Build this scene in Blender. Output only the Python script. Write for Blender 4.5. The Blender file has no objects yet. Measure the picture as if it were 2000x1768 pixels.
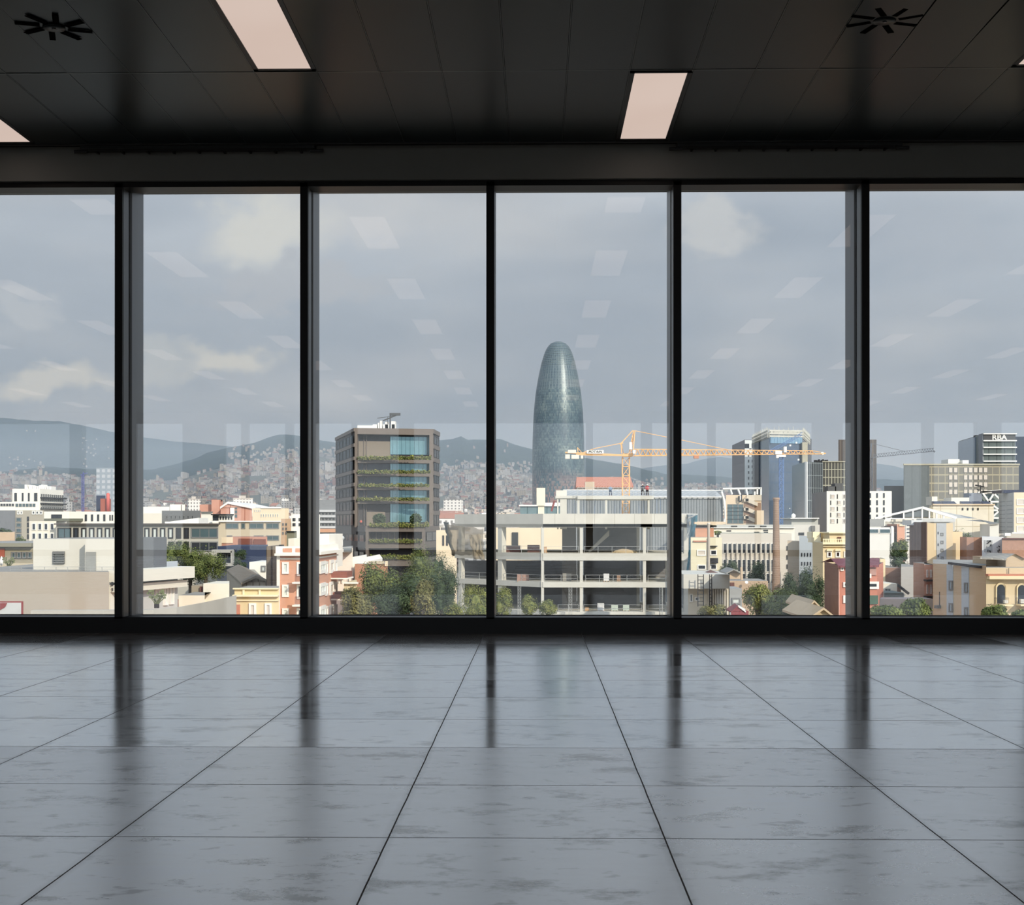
import bpy, bmesh, math, random
from mathutils import Vector, Matrix
random.seed(7)
R = math.radians
SC = bpy.context.scene
COL = SC.collection

# ---------------------------------------------------------------- camera
F = 2682.0; YAW = R(1.03); PITCH = R(0.15); SH = 131.0; EYE = 0.684
cam_d = bpy.data.cameras.new('camera'); cam = bpy.data.objects.new('camera', cam_d); COL.objects.link(cam)
cam_d.sensor_width = 36; cam_d.lens = F/2000*36; cam_d.shift_y = SH/2000
cam_d.clip_start = 0.05; cam_d.clip_end = 30000
cam.location = (0, 0, EYE); cam.rotation_euler = (R(90)+PITCH, 0, YAW)
SC.camera = cam
_f = Vector((-math.sin(YAW)*math.cos(PITCH), math.cos(YAW)*math.cos(PITCH), math.sin(PITCH)))
_r = Vector((math.cos(YAW), math.sin(YAW), 0)); _u = _r.cross(_f)
def ray(px, py=1022):
    return _f + _r*((px-1000)/F) - _u*((py-884-SH)/F)
def P(px, py, Y):
    d = ray(px, py); return Vector((0, 0, EYE)) + d*(Y/d.y)
def XY(px, Y):
    p = P(px, 1022, Y); return (p.x, p.y)
def topx(x, y, z):
    d = Vector((x, y, z-EYE)); w = d.dot(_f); return 1000+F*d.dot(_r)/w, 884+SH-F*d.dot(_u)/w

# ---------------------------------------------------------------- colour management
vs = SC.view_settings
vs.view_transform = 'Standard'; vs.look = 'None'; vs.exposure = 0.0; vs.gamma = 1.0; vs.use_curve_mapping = False

# ---------------------------------------------------------------- sky
def lin(c):
    return tuple(((v/255)/12.92 if v/255 <= .04045 else ((v/255+.055)/1.055)**2.4) for v in c)
W = bpy.data.worlds.new('sky'); SC.world = W; W.use_nodes = True
nt = W.node_tree; N = nt.nodes; L = nt.links; N.clear()
def wn(t, **k):
    n = N.new(t)
    for a, b in k.items(): setattr(n, a, b)
    return n
out = wn('ShaderNodeOutputWorld'); bg = wn('ShaderNodeBackground'); L.new(bg.outputs[0], out.inputs[0])
tc = wn('ShaderNodeTexCoord'); sep = wn('ShaderNodeSeparateXYZ'); L.new(tc.outputs['Generated'], sep.inputs[0])
ramp = wn('ShaderNodeValToRGB'); L.new(sep.outputs[2], ramp.inputs[0])
e = ramp.color_ramp.elements
SKY = [(0.0, (168,177,183)), (.05, (160,168,176)), (.10, (160,168,178)), (.16, (176,184,195)), (.24, (196,203,213)), (.5, (190,203,225)), (1.0, (165,190,225))]
e[0].position = SKY[0][0]; e[0].color = lin(SKY[0][1])+(1,)
e[1].position = 1.0; e[1].color = lin(SKY[-1][1])+(1,)
for p_, c_ in SKY[1:-1]:
    q = e.new(p_); q.color = lin(c_)+(1,)
# soft broken cloud layer
mp = wn('ShaderNodeMapping'); mp.inputs['Scale'].default_value = (5.5, 5.5, 13.0); mp.inputs['Location'].default_value = (2.3, .4, 1.7)
L.new(tc.outputs['Generated'], mp.inputs[0])
nz = wn('ShaderNodeTexNoise'); nz.inputs['Scale'].default_value = 1.0; nz.inputs['Detail'].default_value = 5; nz.inputs['Roughness'].default_value = .48
L.new(mp.outputs[0], nz.inputs['Vector'])
cr = wn('ShaderNodeValToRGB'); L.new(nz.outputs[0], cr.inputs[0])
cr.color_ramp.elements[0].position = .42; cr.color_ramp.elements[0].color = (0,0,0,1)
cr.color_ramp.elements[1].position = .66; cr.color_ramp.elements[1].color = (1,1,1,1)
mix1 = wn('ShaderNodeMix', data_type='RGBA'); L.new(ramp.outputs[0], mix1.inputs['A'])
mix1.inputs['B'].default_value = lin((197,199,203))+(1,)
mm = wn('ShaderNodeMath', operation='MULTIPLY'); mm.inputs[1].default_value = .75; L.new(cr.outputs[0], mm.inputs[0]); L.new(mm.outputs[0], mix1.inputs['Factor'])
# blue-grey darker banks
mp2 = wn('ShaderNodeMapping'); mp2.inputs['Scale'].default_value = (3.2, 3.2, 11.0); mp2.inputs['Location'].default_value = (7.3, 5.4, 4.6)
L.new(tc.outputs['Generated'], mp2.inputs[0])
nz2 = wn('ShaderNodeTexNoise'); nz2.inputs['Scale'].default_value = 1.0; nz2.inputs['Detail'].default_value = 3; L.new(mp2.outputs[0], nz2.inputs['Vector'])
cr2 = wn('ShaderNodeValToRGB'); L.new(nz2.outputs[0], cr2.inputs[0]); cr2.color_ramp.elements[0].position = .45; cr2.color_ramp.elements[0].color = (0,0,0,1); cr2.color_ramp.elements[1].position = .7
mix2 = wn('ShaderNodeMix', data_type='RGBA'); L.new(mix1.outputs['Result'], mix2.inputs['A']); mix2.inputs['B'].default_value = lin((146,157,172))+(1,)
mm2 = wn('ShaderNodeMath', operation='MULTIPLY'); mm2.inputs[1].default_value = .85; L.new(cr2.outputs[0], mm2.inputs[0]); L.new(mm2.outputs[0], mix2.inputs['Factor'])
# sunlit cumulus heads, each at its own place in the sky
def vm(op, a=None, b=None):
    n = wn('ShaderNodeVectorMath', operation=op)
    if a is not None: L.new(a, n.inputs[0])
    if b is not None:
        if isinstance(b, tuple): n.inputs[1].default_value = b
        else: L.new(b, n.inputs[1])
    return n
mp3 = wn('ShaderNodeMapping'); mp3.inputs['Scale'].default_value = (22, 22, 30); L.new(tc.outputs['Generated'], mp3.inputs[0])
nz3 = wn('ShaderNodeTexNoise'); nz3.inputs['Scale'].default_value = 1.0; nz3.inputs['Detail'].default_value = 6; nz3.inputs['Roughness'].default_value = .55; L.new(mp3.outputs[0], nz3.inputs['Vector'])
dist = vm('SUBTRACT', nz3.outputs['Color'], (.5,.5,.5)); dsc = vm('SCALE', dist.outputs[0]); dsc.inputs['Scale'].default_value = .075
warp = vm('ADD', tc.outputs['Generated'], dsc.outputs[0])
cur = mix2.outputs['Result']
for (cx, cy, rx, rz, col, amt) in [
        (530, 450, 125, 74, (216,216,212), 1.0), (700, 400, 150, 60, (206,207,210), .6), (1395, 450, 85, 52, (206,207,208), .8),
        (460, 705, 95, 42, (212,210,202), .9), (300, 720, 80, 45, (196,198,196), .6), (100, 738, 115, 36, (210,208,200), .85), (40, 590, 60, 26, (196,199,203), .5),
        (600, 560, 220, 36, (186,188,193), .6), (1830, 470, 150, 70, (180,186,196), .5)]:
    d = ray(cx, cy).normalized()
    s1 = vm('SUBTRACT', warp.outputs[0], tuple(d)); s2 = vm('MULTIPLY', s1.outputs[0], (F/rx, F/rx, F/rz))
    ln = vm('LENGTH', s2.outputs[0])
    mr = wn('ShaderNodeMapRange'); mr.interpolation_type = 'SMOOTHSTEP'; L.new(ln.outputs['Value'], mr.inputs['Value'])
    mr.inputs['From Min'].default_value = .45; mr.inputs['From Max'].default_value = 1.25; mr.inputs['To Min'].default_value = amt; mr.inputs['To Max'].default_value = 0
    mx = wn('ShaderNodeMix', data_type='RGBA'); L.new(cur, mx.inputs['A']); mx.inputs['B'].default_value = lin(col)+(1,); L.new(mr.outputs[0], mx.inputs['Factor'])
    cur = mx.outputs['Result']
L.new(cur, bg.inputs[0])
# the veiled sky is brighter round the low sun, behind the camera
sdir = Vector((.50, -.80, .46)).normalized()
dt = vm('DOT_PRODUCT', tc.outputs['Generated'], tuple(sdir)); mr = wn('ShaderNodeMapRange'); mr.interpolation_type = 'SMOOTHSTEP'; L.new(dt.outputs['Value'], mr.inputs['Value'])
mr.inputs['From Min'].default_value = -.1; mr.inputs['From Max'].default_value = 1.0; mr.inputs['To Min'].default_value = 1.07; mr.inputs['To Max'].default_value = 2.7
L.new(mr.outputs[0], bg.inputs[1])

# ---------------------------------------------------------------- sun (low, behind the building and to the right)
sd = bpy.data.lights.new('sun', 'SUN'); sun = bpy.data.objects.new('sun', sd); COL.objects.link(sun)
sd.energy = 3.4; sd.angle = R(.6); sd.color = (1.0, .90, .77)
sv = Vector((.50, -.80, .46)).normalized()
sun.rotation_euler = sv.to_track_quat('Z', 'Y').to_euler(); sun.location = (30, -40, 40)

# ---------------------------------------------------------------- helpers
MATS = {}
def mat(name, rgb, rough=.7, metal=0.0, var=.12, scale=2.0, spec=.4, stretch=(1,1,1), srgb=True, bump=0.0):
    if name in MATS: return MATS[name]
    m = bpy.data.materials.new(name); m.use_nodes = True; MATS[name] = m
    t = m.node_tree; b = t.nodes['Principled BSDF']
    c = lin(rgb) if srgb else rgb
    if srgb: g_ = c[0]*.25+c[1]*.65+c[2]*.1; c = tuple(g_+(v-g_)*.76 for v in c)
    b.inputs['Roughness'].default_value = rough; b.inputs['Metallic'].default_value = metal
    b.inputs['Specular IOR Level'].default_value = spec
    tx = t.nodes.new('ShaderNodeTexCoord'); mp = t.nodes.new('ShaderNodeMapping'); mp.inputs['Scale'].default_value = stretch
    nz = t.nodes.new('ShaderNodeTexNoise'); nz.inputs['Scale'].default_value = scale; nz.inputs['Detail'].default_value = 4
    t.links.new(tx.outputs['Object'], mp.inputs[0]); t.links.new(mp.outputs[0], nz.inputs['Vector'])
    mx = t.nodes.new('ShaderNodeMix'); mx.data_type = 'RGBA'
    mx.inputs['A'].default_value = tuple(v*(1-var) for v in c)+(1,); mx.inputs['B'].default_value = tuple(min(1, v*(1+var)) for v in c)+(1,)
    t.links.new(nz.outputs[0], mx.inputs['Factor']); t.links.new(mx.outputs['Result'], b.inputs['Base Color'])
    if bump:
        bp = t.nodes.new('ShaderNodeBump'); bp.inputs['Strength'].default_value = bump; t.links.new(nz.outputs[0], bp.inputs['Height']); t.links.new(bp.outputs[0], b.inputs['Normal'])
    return m
def grid_mat(name, rgb, line, cell, lw, rough=.6, metal=0., z_only=False, x_only=False, spec=.4, var=.15):
    """wall with thin joint lines or rows: 'cell' metres (horizontal, vertical)"""
    if name in MATS: return MATS[name]
    m = mat(name, rgb, rough, metal, var, .6, spec); t = m.node_tree; b = t.nodes['Principled BSDF']
    src = b.inputs['Base Color'].links[0].from_socket
    tx = t.nodes.new('ShaderNodeTexCoord'); sp = t.nodes.new('ShaderNodeSeparateXYZ'); t.links.new(tx.outputs['Object'], sp.inputs[0])
    def M(op, a, bb=None):
        n = t.nodes.new('ShaderNodeMath'); n.operation = op
        for i, v in enumerate((a, bb)):
            if v is None: continue
            if isinstance(v, (int, float)): n.inputs[i].default_value = v
            else: t.links.new(v, n.inputs[i])
        return n.outputs[0]
    h = M('ADD', sp.outputs[0], sp.outputs[1]); fs = []
    if not z_only: fs.append(M('LESS_THAN', M('FRACT', M('DIVIDE', h, cell[0])), lw[0]/cell[0]))
    if not x_only: fs.append(M('LESS_THAN', M('FRACT', M('DIVIDE', sp.outputs[2], cell[1])), lw[1]/cell[1]))
    f = fs[0] if len(fs) == 1 else M('MAXIMUM', fs[0], fs[1])
    mx = t.nodes.new('ShaderNodeMix'); mx.data_type = 'RGBA'; t.links.new(f, mx.inputs['Factor']); t.links.new(src, mx.inputs['A']); mx.inputs['B'].default_value = lin(line)+(1,)
    t.links.new(mx.outputs['Result'], b.inputs['Base Color'])
    return m
def city_mat(name, rgb):
    """small far facade: rows of dark windows on a plain wall, roof left plain"""
    if name in MATS: return MATS[name]
    m = mat(name, rgb, .8, 0, .15, .05); t = m.node_tree; b = t.nodes['Principled BSDF']
    src = b.inputs['Base Color'].links[0].from_socket
    tx = t.nodes.new('ShaderNodeTexCoord'); sp = t.nodes.new('ShaderNodeSeparateXYZ'); t.links.new(tx.outputs['Object'], sp.inputs[0])
    ge = t.nodes.new('ShaderNodeNewGeometry'); sn = t.nodes.new('ShaderNodeSeparateXYZ'); t.links.new(ge.outputs['Normal'], sn.inputs[0])
    def M(op, a, bb=None):
        n = t.nodes.new('ShaderNodeMath'); n.operation = op
        for i, v in enumerate((a, bb)):
            if v is None: continue
            if isinstance(v, (int, float)): n.inputs[i].default_value = v
            else: t.links.new(v, n.inputs[i])
        return n.outputs[0]
    h = M('ADD', sp.outputs[0], sp.outputs[1])
    f = M('MULTIPLY', M('LESS_THAN', M('FRACT', M('DIVIDE', h, 3.4)), .42), M('LESS_THAN', M('FRACT', M('DIVIDE', sp.outputs[2], 3.1)), .5))
    f = M('MULTIPLY', f, M('LESS_THAN', sn.outputs[2], .5)); f = M('MULTIPLY', f, .75)
    mx = t.nodes.new('ShaderNodeMix'); mx.data_type = 'RGBA'; t.links.new(f, mx.inputs['Factor']); t.links.new(src, mx.inputs['A']); mx.inputs['B'].default_value = lin((70,68,66))+(1,)
    t.links.new(mx.outputs['Result'], b.inputs['Base Color'])
    return m

class MB:
    """collects shapes, then links them as ONE mesh object"""
    def __init__(s): s.v = []; s.f = []; s.m = []; s.sm = []
    def quad(s, pts, mi=0, smooth=False):
        k = len(s.v); s.v += [tuple(p) for p in pts]; s.f.append(tuple(range(k, k+len(pts)))); s.m.append(mi); s.sm.append(smooth)
    def box(s, x0, x1, y0, y1, z0, z1, mi=0):
        s.prism([(x0,y0),(x1,y0),(x1,y1),(x0,y1)], z0, z1, mi)
    def prism(s, fp, z0, z1, mi=0, top=None):
        n = len(fp); k = len(s.v)
        zt = z1 if isinstance(z1, (list, tuple)) else [z1]*n
        zb = z0 if isinstance(z0, (list, tuple)) else [z0]*n
        for i, (x, y) in enumerate(fp): s.v.append((x, y, zb[i]))
        for i, (x, y) in enumerate(fp): s.v.append((x, y, zt[i]))
        for i in range(n):
            j = (i+1) % n; s.f.append((k+i, k+j, k+n+j, k+n+i)); s.m.append(mi); s.sm.append(False)
        s.f.append(tuple(k+n+i for i in range(n))); s.m.append(mi if top is None else top); s.sm.append(False)
        s.f.append(tuple(k+i for i in reversed(range(n)))); s.m.append(mi); s.sm.append(False)
    def bar(s, a, b, r, n=4, mi=0, r2=None, smooth=False):
        a = Vector(a); b = Vector(b); d = (b-a)
        if d.length < 1e-6: return
        d.normalize(); up = Vector((0,0,1)) if abs(d.z) < .9 else Vector((1,0,0)); x = d.cross(up).normalized(); y = x.cross(d)
        r2 = r if r2 is None else r2; k = len(s.v)
        for (c, rr) in ((a, r), (b, r2)):
            for i in range(n):
                t = 2*math.pi*(i+.5)/n; s.v.append(tuple(c + x*(rr*math.cos(t)) + y*(rr*math.sin(t))))
        for i in range(n):
            j = (i+1) % n; s.f.append((k+i, k+j, k+n+j, k+n+i)); s.m.append(mi); s.sm.append(smooth)
        s.f.append(tuple(k+i for i in reversed(range(n)))); s.m.append(mi); s.sm.append(False)
        s.f.append(tuple(k+n+i for i in range(n))); s.m.append(mi); s.sm.append(False)
    def lathe(s, prof, n=24, cx=0, cy=0, mi=0, smooth=True):
        k = len(s.v)
        for (r, z) in prof:
            for i in range(n):
                t = 2*math.pi*i/n; s.v.append((cx+r*math.cos(t), cy+r*math.sin(t), z))
        for q in range(len(prof)-1):
            for i in range(n):
                j = (i+1) % n; s.f.append((k+q*n+i, k+q*n+j, k+(q+1)*n+j, k+(q+1)*n+i)); s.m.append(mi); s.sm.append(smooth)
        s.f.append(tuple(k+i for i in reversed(range(n)))); s.m.append(mi); s.sm.append(False)
        s.f.append(tuple(k+(len(prof)-1)*n+i for i in range(n))); s.m.append(mi); s.sm.append(False)
    def mesh(s, name, mats):
        me = bpy.data.meshes.new(name); me.from_pydata(s.v, [], s.f)
        for m in (mats if isinstance(mats, (list, tuple)) else [mats]): me.materials.append(m)
        me.polygons.foreach_set('material_index', s.m); me.polygons.foreach_set('use_smooth', s.sm); me.update()
        return me
    def build(s, name, mats, parent=None):
        o = bpy.data.objects.new(name, s.mesh(name, mats)); COL.objects.link(o)
        if parent is not None: o.parent = parent
        return o
def tag(o, label=None, cat=None, group=None, kind=None):
    if label: o['label'] = label
    if cat: o['category'] = cat
    if group: o['group'] = group
    if kind: o['kind'] = kind
    return o
def struct(o, label=None):
    o['kind'] = 'structure'
    if label: o['label'] = label
    return o
def empty(name, loc=(0,0,0), label=None, cat=None, group=None, rz=0):
    o = bpy.data.objects.new(name, None); COL.objects.link(o); o.location = loc; o.rotation_euler.z = rz; o.empty_display_size = .3
    return tag(o, label, cat, group)
def copy_tree(o, parent=None):
    c = o.copy(); COL.objects.link(c); c.parent = parent
    for ch in list(o.children): copy_tree(ch, c)
    return c
def inst(name, mesh, parent, loc=(0,0,0), rz=0):
    o = bpy.data.objects.new(name, mesh); COL.objects.link(o); o.parent = parent; o.location = loc; o.rotation_euler.z = rz
    return o
# ================================================================ THE ROOM
D = 8.5                        # inner face of the window wall
BACK = -11.5; XL, XR = -12.0, 12.0; HC = 3.0
# floor: large square slabs, each with its own polish
fm = bpy.data.materials.new('polished_floor'); fm.use_nodes = True; t = fm.node_tree; B = t.nodes['Principled BSDF']
def nd(ty, **k):
    n = t.nodes.new(ty)
    for a, b in k.items(): setattr(n, a, b)
    return n
def MA(op, a, b=None, c=None):
    n = nd('ShaderNodeMath', operation=op)
    for i, v in enumerate((a, b, c)):
        if v is None: continue
        if isinstance(v, (int, float)): n.inputs[i].default_value = v
        else: t.links.new(v, n.inputs[i])
    return n.outputs[0]
tx = nd('ShaderNodeTexCoord'); sp = nd('ShaderNodeSeparateXYZ'); t.links.new(tx.outputs['Object'], sp.inputs[0])
wob = nd('ShaderNodeTexNoise'); wob.inputs['Scale'].default_value = 3.0; t.links.new(tx.outputs['Object'], wob.inputs['Vector'])
wo = MA('MULTIPLY', MA('SUBTRACT', wob.outputs[0], .5), .004)
ux = MA('DIVIDE', MA('ADD', MA('ADD', sp.outputs[0], -.2776+60), wo), .6); uy = MA('DIVIDE', MA('ADD', MA('ADD', sp.outputs[1], -2.983+60), wo), .6)
def edge(u): return MA('ABSOLUTE', MA('SUBTRACT', MA('FRACT', MA('ADD', u, .5)), .5))      # 0 on the joint
jx = MA('LESS_THAN', edge(ux), .0030); jy = MA('LESS_THAN', edge(uy), .0040); joint = MA('MAXIMUM', jx, jy)
sx = nd('ShaderNodeMapRange'); t.links.new(edge(ux), sx.inputs['Value']); sx.inputs['From Min'].default_value = .003; sx.inputs['From Max'].default_value = .03; sx.inputs['To Min'].default_value = .80; sx.inputs['To Max'].default_value = 1
cmb = nd('ShaderNodeCombineXYZ'); t.links.new(MA('FLOOR', ux), cmb.inputs[0]); t.links.new(MA('FLOOR', uy), cmb.inputs[1])
wn_ = nd('ShaderNodeTexWhiteNoise'); t.links.new(cmb.outputs[0], wn_.inputs['Vector'])
mpx = nd('ShaderNodeMapping'); mpx.inputs['Scale'].default_value = (2.6, 4.0, 1); t.links.new(tx.outputs['Object'], mpx.inputs[0])
addv = nd('ShaderNodeVectorMath', operation='ADD'); t.links.new(mpx.outputs[0], addv.inputs[0])
scv = nd('ShaderNodeVectorMath', operation='SCALE'); scv.inputs['Scale'].default_value = 20; t.links.new(wn_.outputs['Color'], scv.inputs[0]); t.links.new(scv.outputs[0], addv.inputs[1])
n1 = nd('ShaderNodeTexNoise'); n1.inputs['Scale'].default_value = 1.5; n1.inputs['Detail'].default_value = 10; n1.inputs['Roughness'].default_value = .70; t.links.new(addv.outputs[0], n1.inputs['Vector'])
r1 = nd('ShaderNodeValToRGB'); t.links.new(n1.outputs[0], r1.inputs[0])
r1.color_ramp.elements[0].position = .36; r1.color_ramp.elements[0].color = (.52,.51,.48,1)
r1.color_ramp.elements[1].position = .62; r1.color_ramp.elements[1].color = (.99,.985,.97,1)
q = r1.color_ramp.elements.new(.45); q.color = (.93,.925,.91,1)
n2 = nd('ShaderNodeTexNoise'); n2.inputs['Scale'].default_value = 5; n2.inputs['Detail'].default_value = 6; t.links.new(addv.outputs[0], n2.inputs['Vector'])
r2 = nd('ShaderNodeValToRGB'); t.links.new(n2.outputs[0], r2.inputs[0]); r2.color_ramp.elements[0].position = .29; r2.color_ramp.elements[0].color = (.62,.61,.60,1); r2.color_ramp.elements[1].position = .38; r2.color_ramp.elements[1].color = (1,1,1,1)
def mixc(fac, a, b, bt='MIX'):
    n = nd('ShaderNodeMix', data_type='RGBA', blend_type=bt)
    for nm, v in (('Factor', fac), ('A', a), ('B', b)):
        if isinstance(v, (int, float)): n.inputs[nm].default_value = v
        elif isinstance(v, tuple): n.inputs[nm].default_value = v
        else: t.links.new(v, n.inputs[nm])
    return n.outputs['Result']
c = mixc(1.0, r1.outputs[0], r2.outputs[0], 'MULTIPLY')
tv = MA('ADD', MA('MULTIPLY', wn_.outputs['Value'], .16), .92); tvc = nd('ShaderNodeCombineColor'); [t.links.new(tv, tvc.inputs[i]) for i in range(3)]
c = mixc(1.0, c, tvc.outputs[0], 'MULTIPLY')
sxc = nd('ShaderNodeCombineColor'); [t.links.new(sx.outputs[0], sxc.inputs[i]) for i in range(3)]
c = mixc(1.0, c, sxc.outputs[0], 'MULTIPLY')
c = mixc(joint, c, (.15,.14,.13,1)); t.links.new(c, B.inputs['Base Color'])
ro = MA('ADD', MA('ADD', MA('MULTIPLY', wn_.outputs['Value'], .05), .08), MA('MULTIPLY', n1.outputs[0], .06))
far_ = MA('GREATER_THAN', sp.outputs[1], 4.183)            # worn, matter slabs in the middle of the room
ro = MA('ADD', ro, MA('MULTIPLY', MA('SUBTRACT', 1.0, far_), .13))
ro = MA('MAXIMUM', ro, MA('MULTIPLY', joint, .7)); t.links.new(ro, B.inputs['Roughness'])
B.inputs['Specular IOR Level'].default_value = .6; B.inputs['Metallic'].default_value = .60; B.inputs['Specular Tint'].default_value = (.94,.97,1.0,1)
bp = nd('ShaderNodeBump'); bp.inputs['Strength'].default_value = .5; bp.inputs['Distance'].default_value = .003; t.links.new(MA('SUBTRACT', 1.0, joint), bp.inputs['Height']); t.links.new(bp.outputs[0], B.inputs['Normal'])
b = MB(); b.box(XL, XR, BACK, D+.05, -.25, 0)
struct(b.build('floor', fm))

# ceiling of folded metal panels
ceil_m = mat('ceiling_panel', (.011,.020,.023), .32, 0, .12, 1.5, .15, srgb=False)
black_m = mat('black_frame', (.010,.010,.011), .42, .0, .1, 3, .25, srgb=False)
dark_m = mat('dark_recess', (.02,.02,.02), .8, srgb=False)
PW, PL, PX0, PY1 = .321, 1.31, .156, 8.33
LIGHTS = []
for k in range(-6, 7):
    for j in range(0, 14):
        if (k + j) % 2 == 0: LIGHTS.append((.505+1.925*k, PY1-PL*(j+1), j, k))
lightcells = {(round((lx-.028-PX0)/PW), j) for (lx, ly, j, k) in LIGHTS}
b = MB(); rnd = random.Random(3)
for j in range(0, 15):
    y1 = PY1-PL*j; y0 = y1-PL
    for i in range(-38, 37):
        if (i, j) in lightcells: continue
        x0 = PX0+PW*i; x1 = x0+PW; e_ = .0008; c_ = .0035
        dz = rnd.uniform(-.0012, .0012)
        A_ = [(x0+e_,y0+e_,HC+.004),(x1-e_,y0+e_,HC+.004),(x1-e_,y1-e_,HC+.004),(x0+e_,y1-e_,HC+.004)]
        t1, t2 = rnd.uniform(-.0008,.0008), rnd.uniform(-.0008,.0008)
        drop = -.012 if (i, j) == (0, 1) else (-.010 if (i, j) in ((4, 1), (5, 1), (6, 1)) else 0)
        I_ = [(x0+e_+c_,y0+e_+c_,HC+dz+t1+drop),(x1-e_-c_,y0+e_+c_,HC+dz-t1+drop),(x1-e_-c_,y1-e_-c_,HC+dz+t2),(x0+e_+c_,y1-e_-c_,HC+dz-t2)]
        b.quad(list(reversed(I_)))
        for q in range(4):
            w = (q+1) % 4; b.quad([A_[w], A_[q], I_[q], I_[w]])
b.box(XL, XR, BACK, D+.4, HC+.02, HC+.3, 1)
struct(b.build('ceiling', [ceil_m, dark_m]))
b = MB(); b2 = MB()
for j in range(1, 15): b.box(XL, XR, PY1-PL*j-.005, PY1-PL*j+.005, HC-.0015, HC+.006)
for i in range(-37, 38):
    x = PX0+PW*i
    for j in range(0, 15):
        if (i, j) in lightcells and (i-1, j) in lightcells: continue
        b.box(x-.0018, x+.0018, PY1-PL*(j+1)+.006, PY1-PL*j-.006, HC-.0006, HC+.006)
struct(b.build('trim_20', mat('ceiling_carrier', (.075,.085,.085), .35, .3, .1, 1, .4, srgb=False)), 'thin grey carrier bars between the ceiling panels')

# flat luminaires set in the ceiling grid
lm = bpy.data.materials.new('lit_diffuser'); lm.use_nodes = True; t = lm.node_tree; t.nodes.clear()
o_ = t.nodes.new('ShaderNodeOutputMaterial'); em = t.nodes.new('ShaderNodeEmission'); tx = t.nodes.new('ShaderNodeTexCoord'); nz = t.nodes.new('ShaderNodeTexNoise'); nz.inputs['Scale'].default_value = 1.2
mx = t.nodes.new('ShaderNodeMix'); mx.data_type = 'RGBA'; mx.inputs['A'].default_value = (.60,.455,.385,1); mx.inputs['B'].default_value = (.70,.57,.50,1)
t.links.new(tx.outputs['Object'], nz.inputs['Vector']); t.links.new(nz.outputs[0], mx.inputs['Factor']); t.links.new(mx.outputs['Result'], em.inputs[0]); em.inputs[1].default_value = 1.0; t.links.new(em.outputs[0], o_.inputs[0])
frame_m = mat('lamp_trim', (.05,.05,.05), .5, srgb=False)
def ceiling_light(lx, ly0, L_, label, group):
    r = empty('ceiling_light', (lx+.135, ly0+L_/2, HC), label, 'ceiling light', group)
    b = MB(); b.box(-.135,.135,-L_/2,L_/2,.001,.015); b.build('diffuser', lm, r)
    b = MB(); w = .02
    for (x0,x1,y0,y1) in ((-.16,-.136,-L_/2-w,L_/2+w),(.136,.16,-L_/2-w,L_/2+w),(-.16,.16,-L_/2-w,-L_/2-.001),(-.16,.16,L_/2+.001,L_/2+w)): b.box(x0,x1,y0,y1,-.002,.019)
    b.build('frame', frame_m, r); return r
LBL = {(0,0): 'short lit ceiling panel right of centre, just inside the windows', (0,-2): 'lit ceiling panel cut off by the left edge, beside the windows',
       (1,-1): 'long lit ceiling panel left of centre, running out at the top', (1,1): 'sliver of lit ceiling panel at the top right corner'}
proto = None
for (lx, ly, j, k) in LIGHTS:
    L_ = 1.21; y0 = ly+.05
    if (j, k) in LBL: ceiling_light(lx, y0 if j else 7.07, L_, LBL[(j, k)], None)
    elif proto is None: proto = ceiling_light(lx, y0, L_, 'flat ceiling light deeper in the room, seen only as a pale reflection', 'ceiling lights reflected in the glass')
    else:
        c_ = copy_tree(proto); c_.location = (lx+.135, y0+L_/2, HC)

# swirl air diffusers
for (dx, dy, lab) in ((-2.2515, 6.36, 'round black eight-slot air diffuser in the ceiling, left'), (1.600, 6.34, 'round black eight-slot air diffuser in the ceiling, right')):
    r = empty('air_diffuser', (dx, dy, HC-.004), lab, 'air vent')
    slots = MB()
    for q in range(8):
        a = 2*math.pi*q/8+.30; ca, sa = math.cos(a), math.sin(a); w = .014; r0, r1_ = .062, .172
        off = .012
        pts = []
        for (rr, ww) in ((r0,-w),(r1_,-w),(r1_,w),(r0,w)):
            x = rr; y = ww+off; pts.append((x*ca-y*sa, x*sa+y*ca))
        slots.prism(pts, -.002, .001)
    for_ = slots.build('slot_blades', mat('void_black', (.002,.002,.002), .9, spec=.02, srgb=False), r)
    b = MB(); b.lathe([(.052,.0),(.050,-.004),(.018,-.005)], 28); b.build('hub', ceil_m, r)
    b = MB(); b.lathe([(.010,-.004),(.010,-.008),(.004,-.009)], 14); b.build('screw_cap', mat('screw_zinc', (.16,.16,.17), .4, .6, srgb=False), r)

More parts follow.
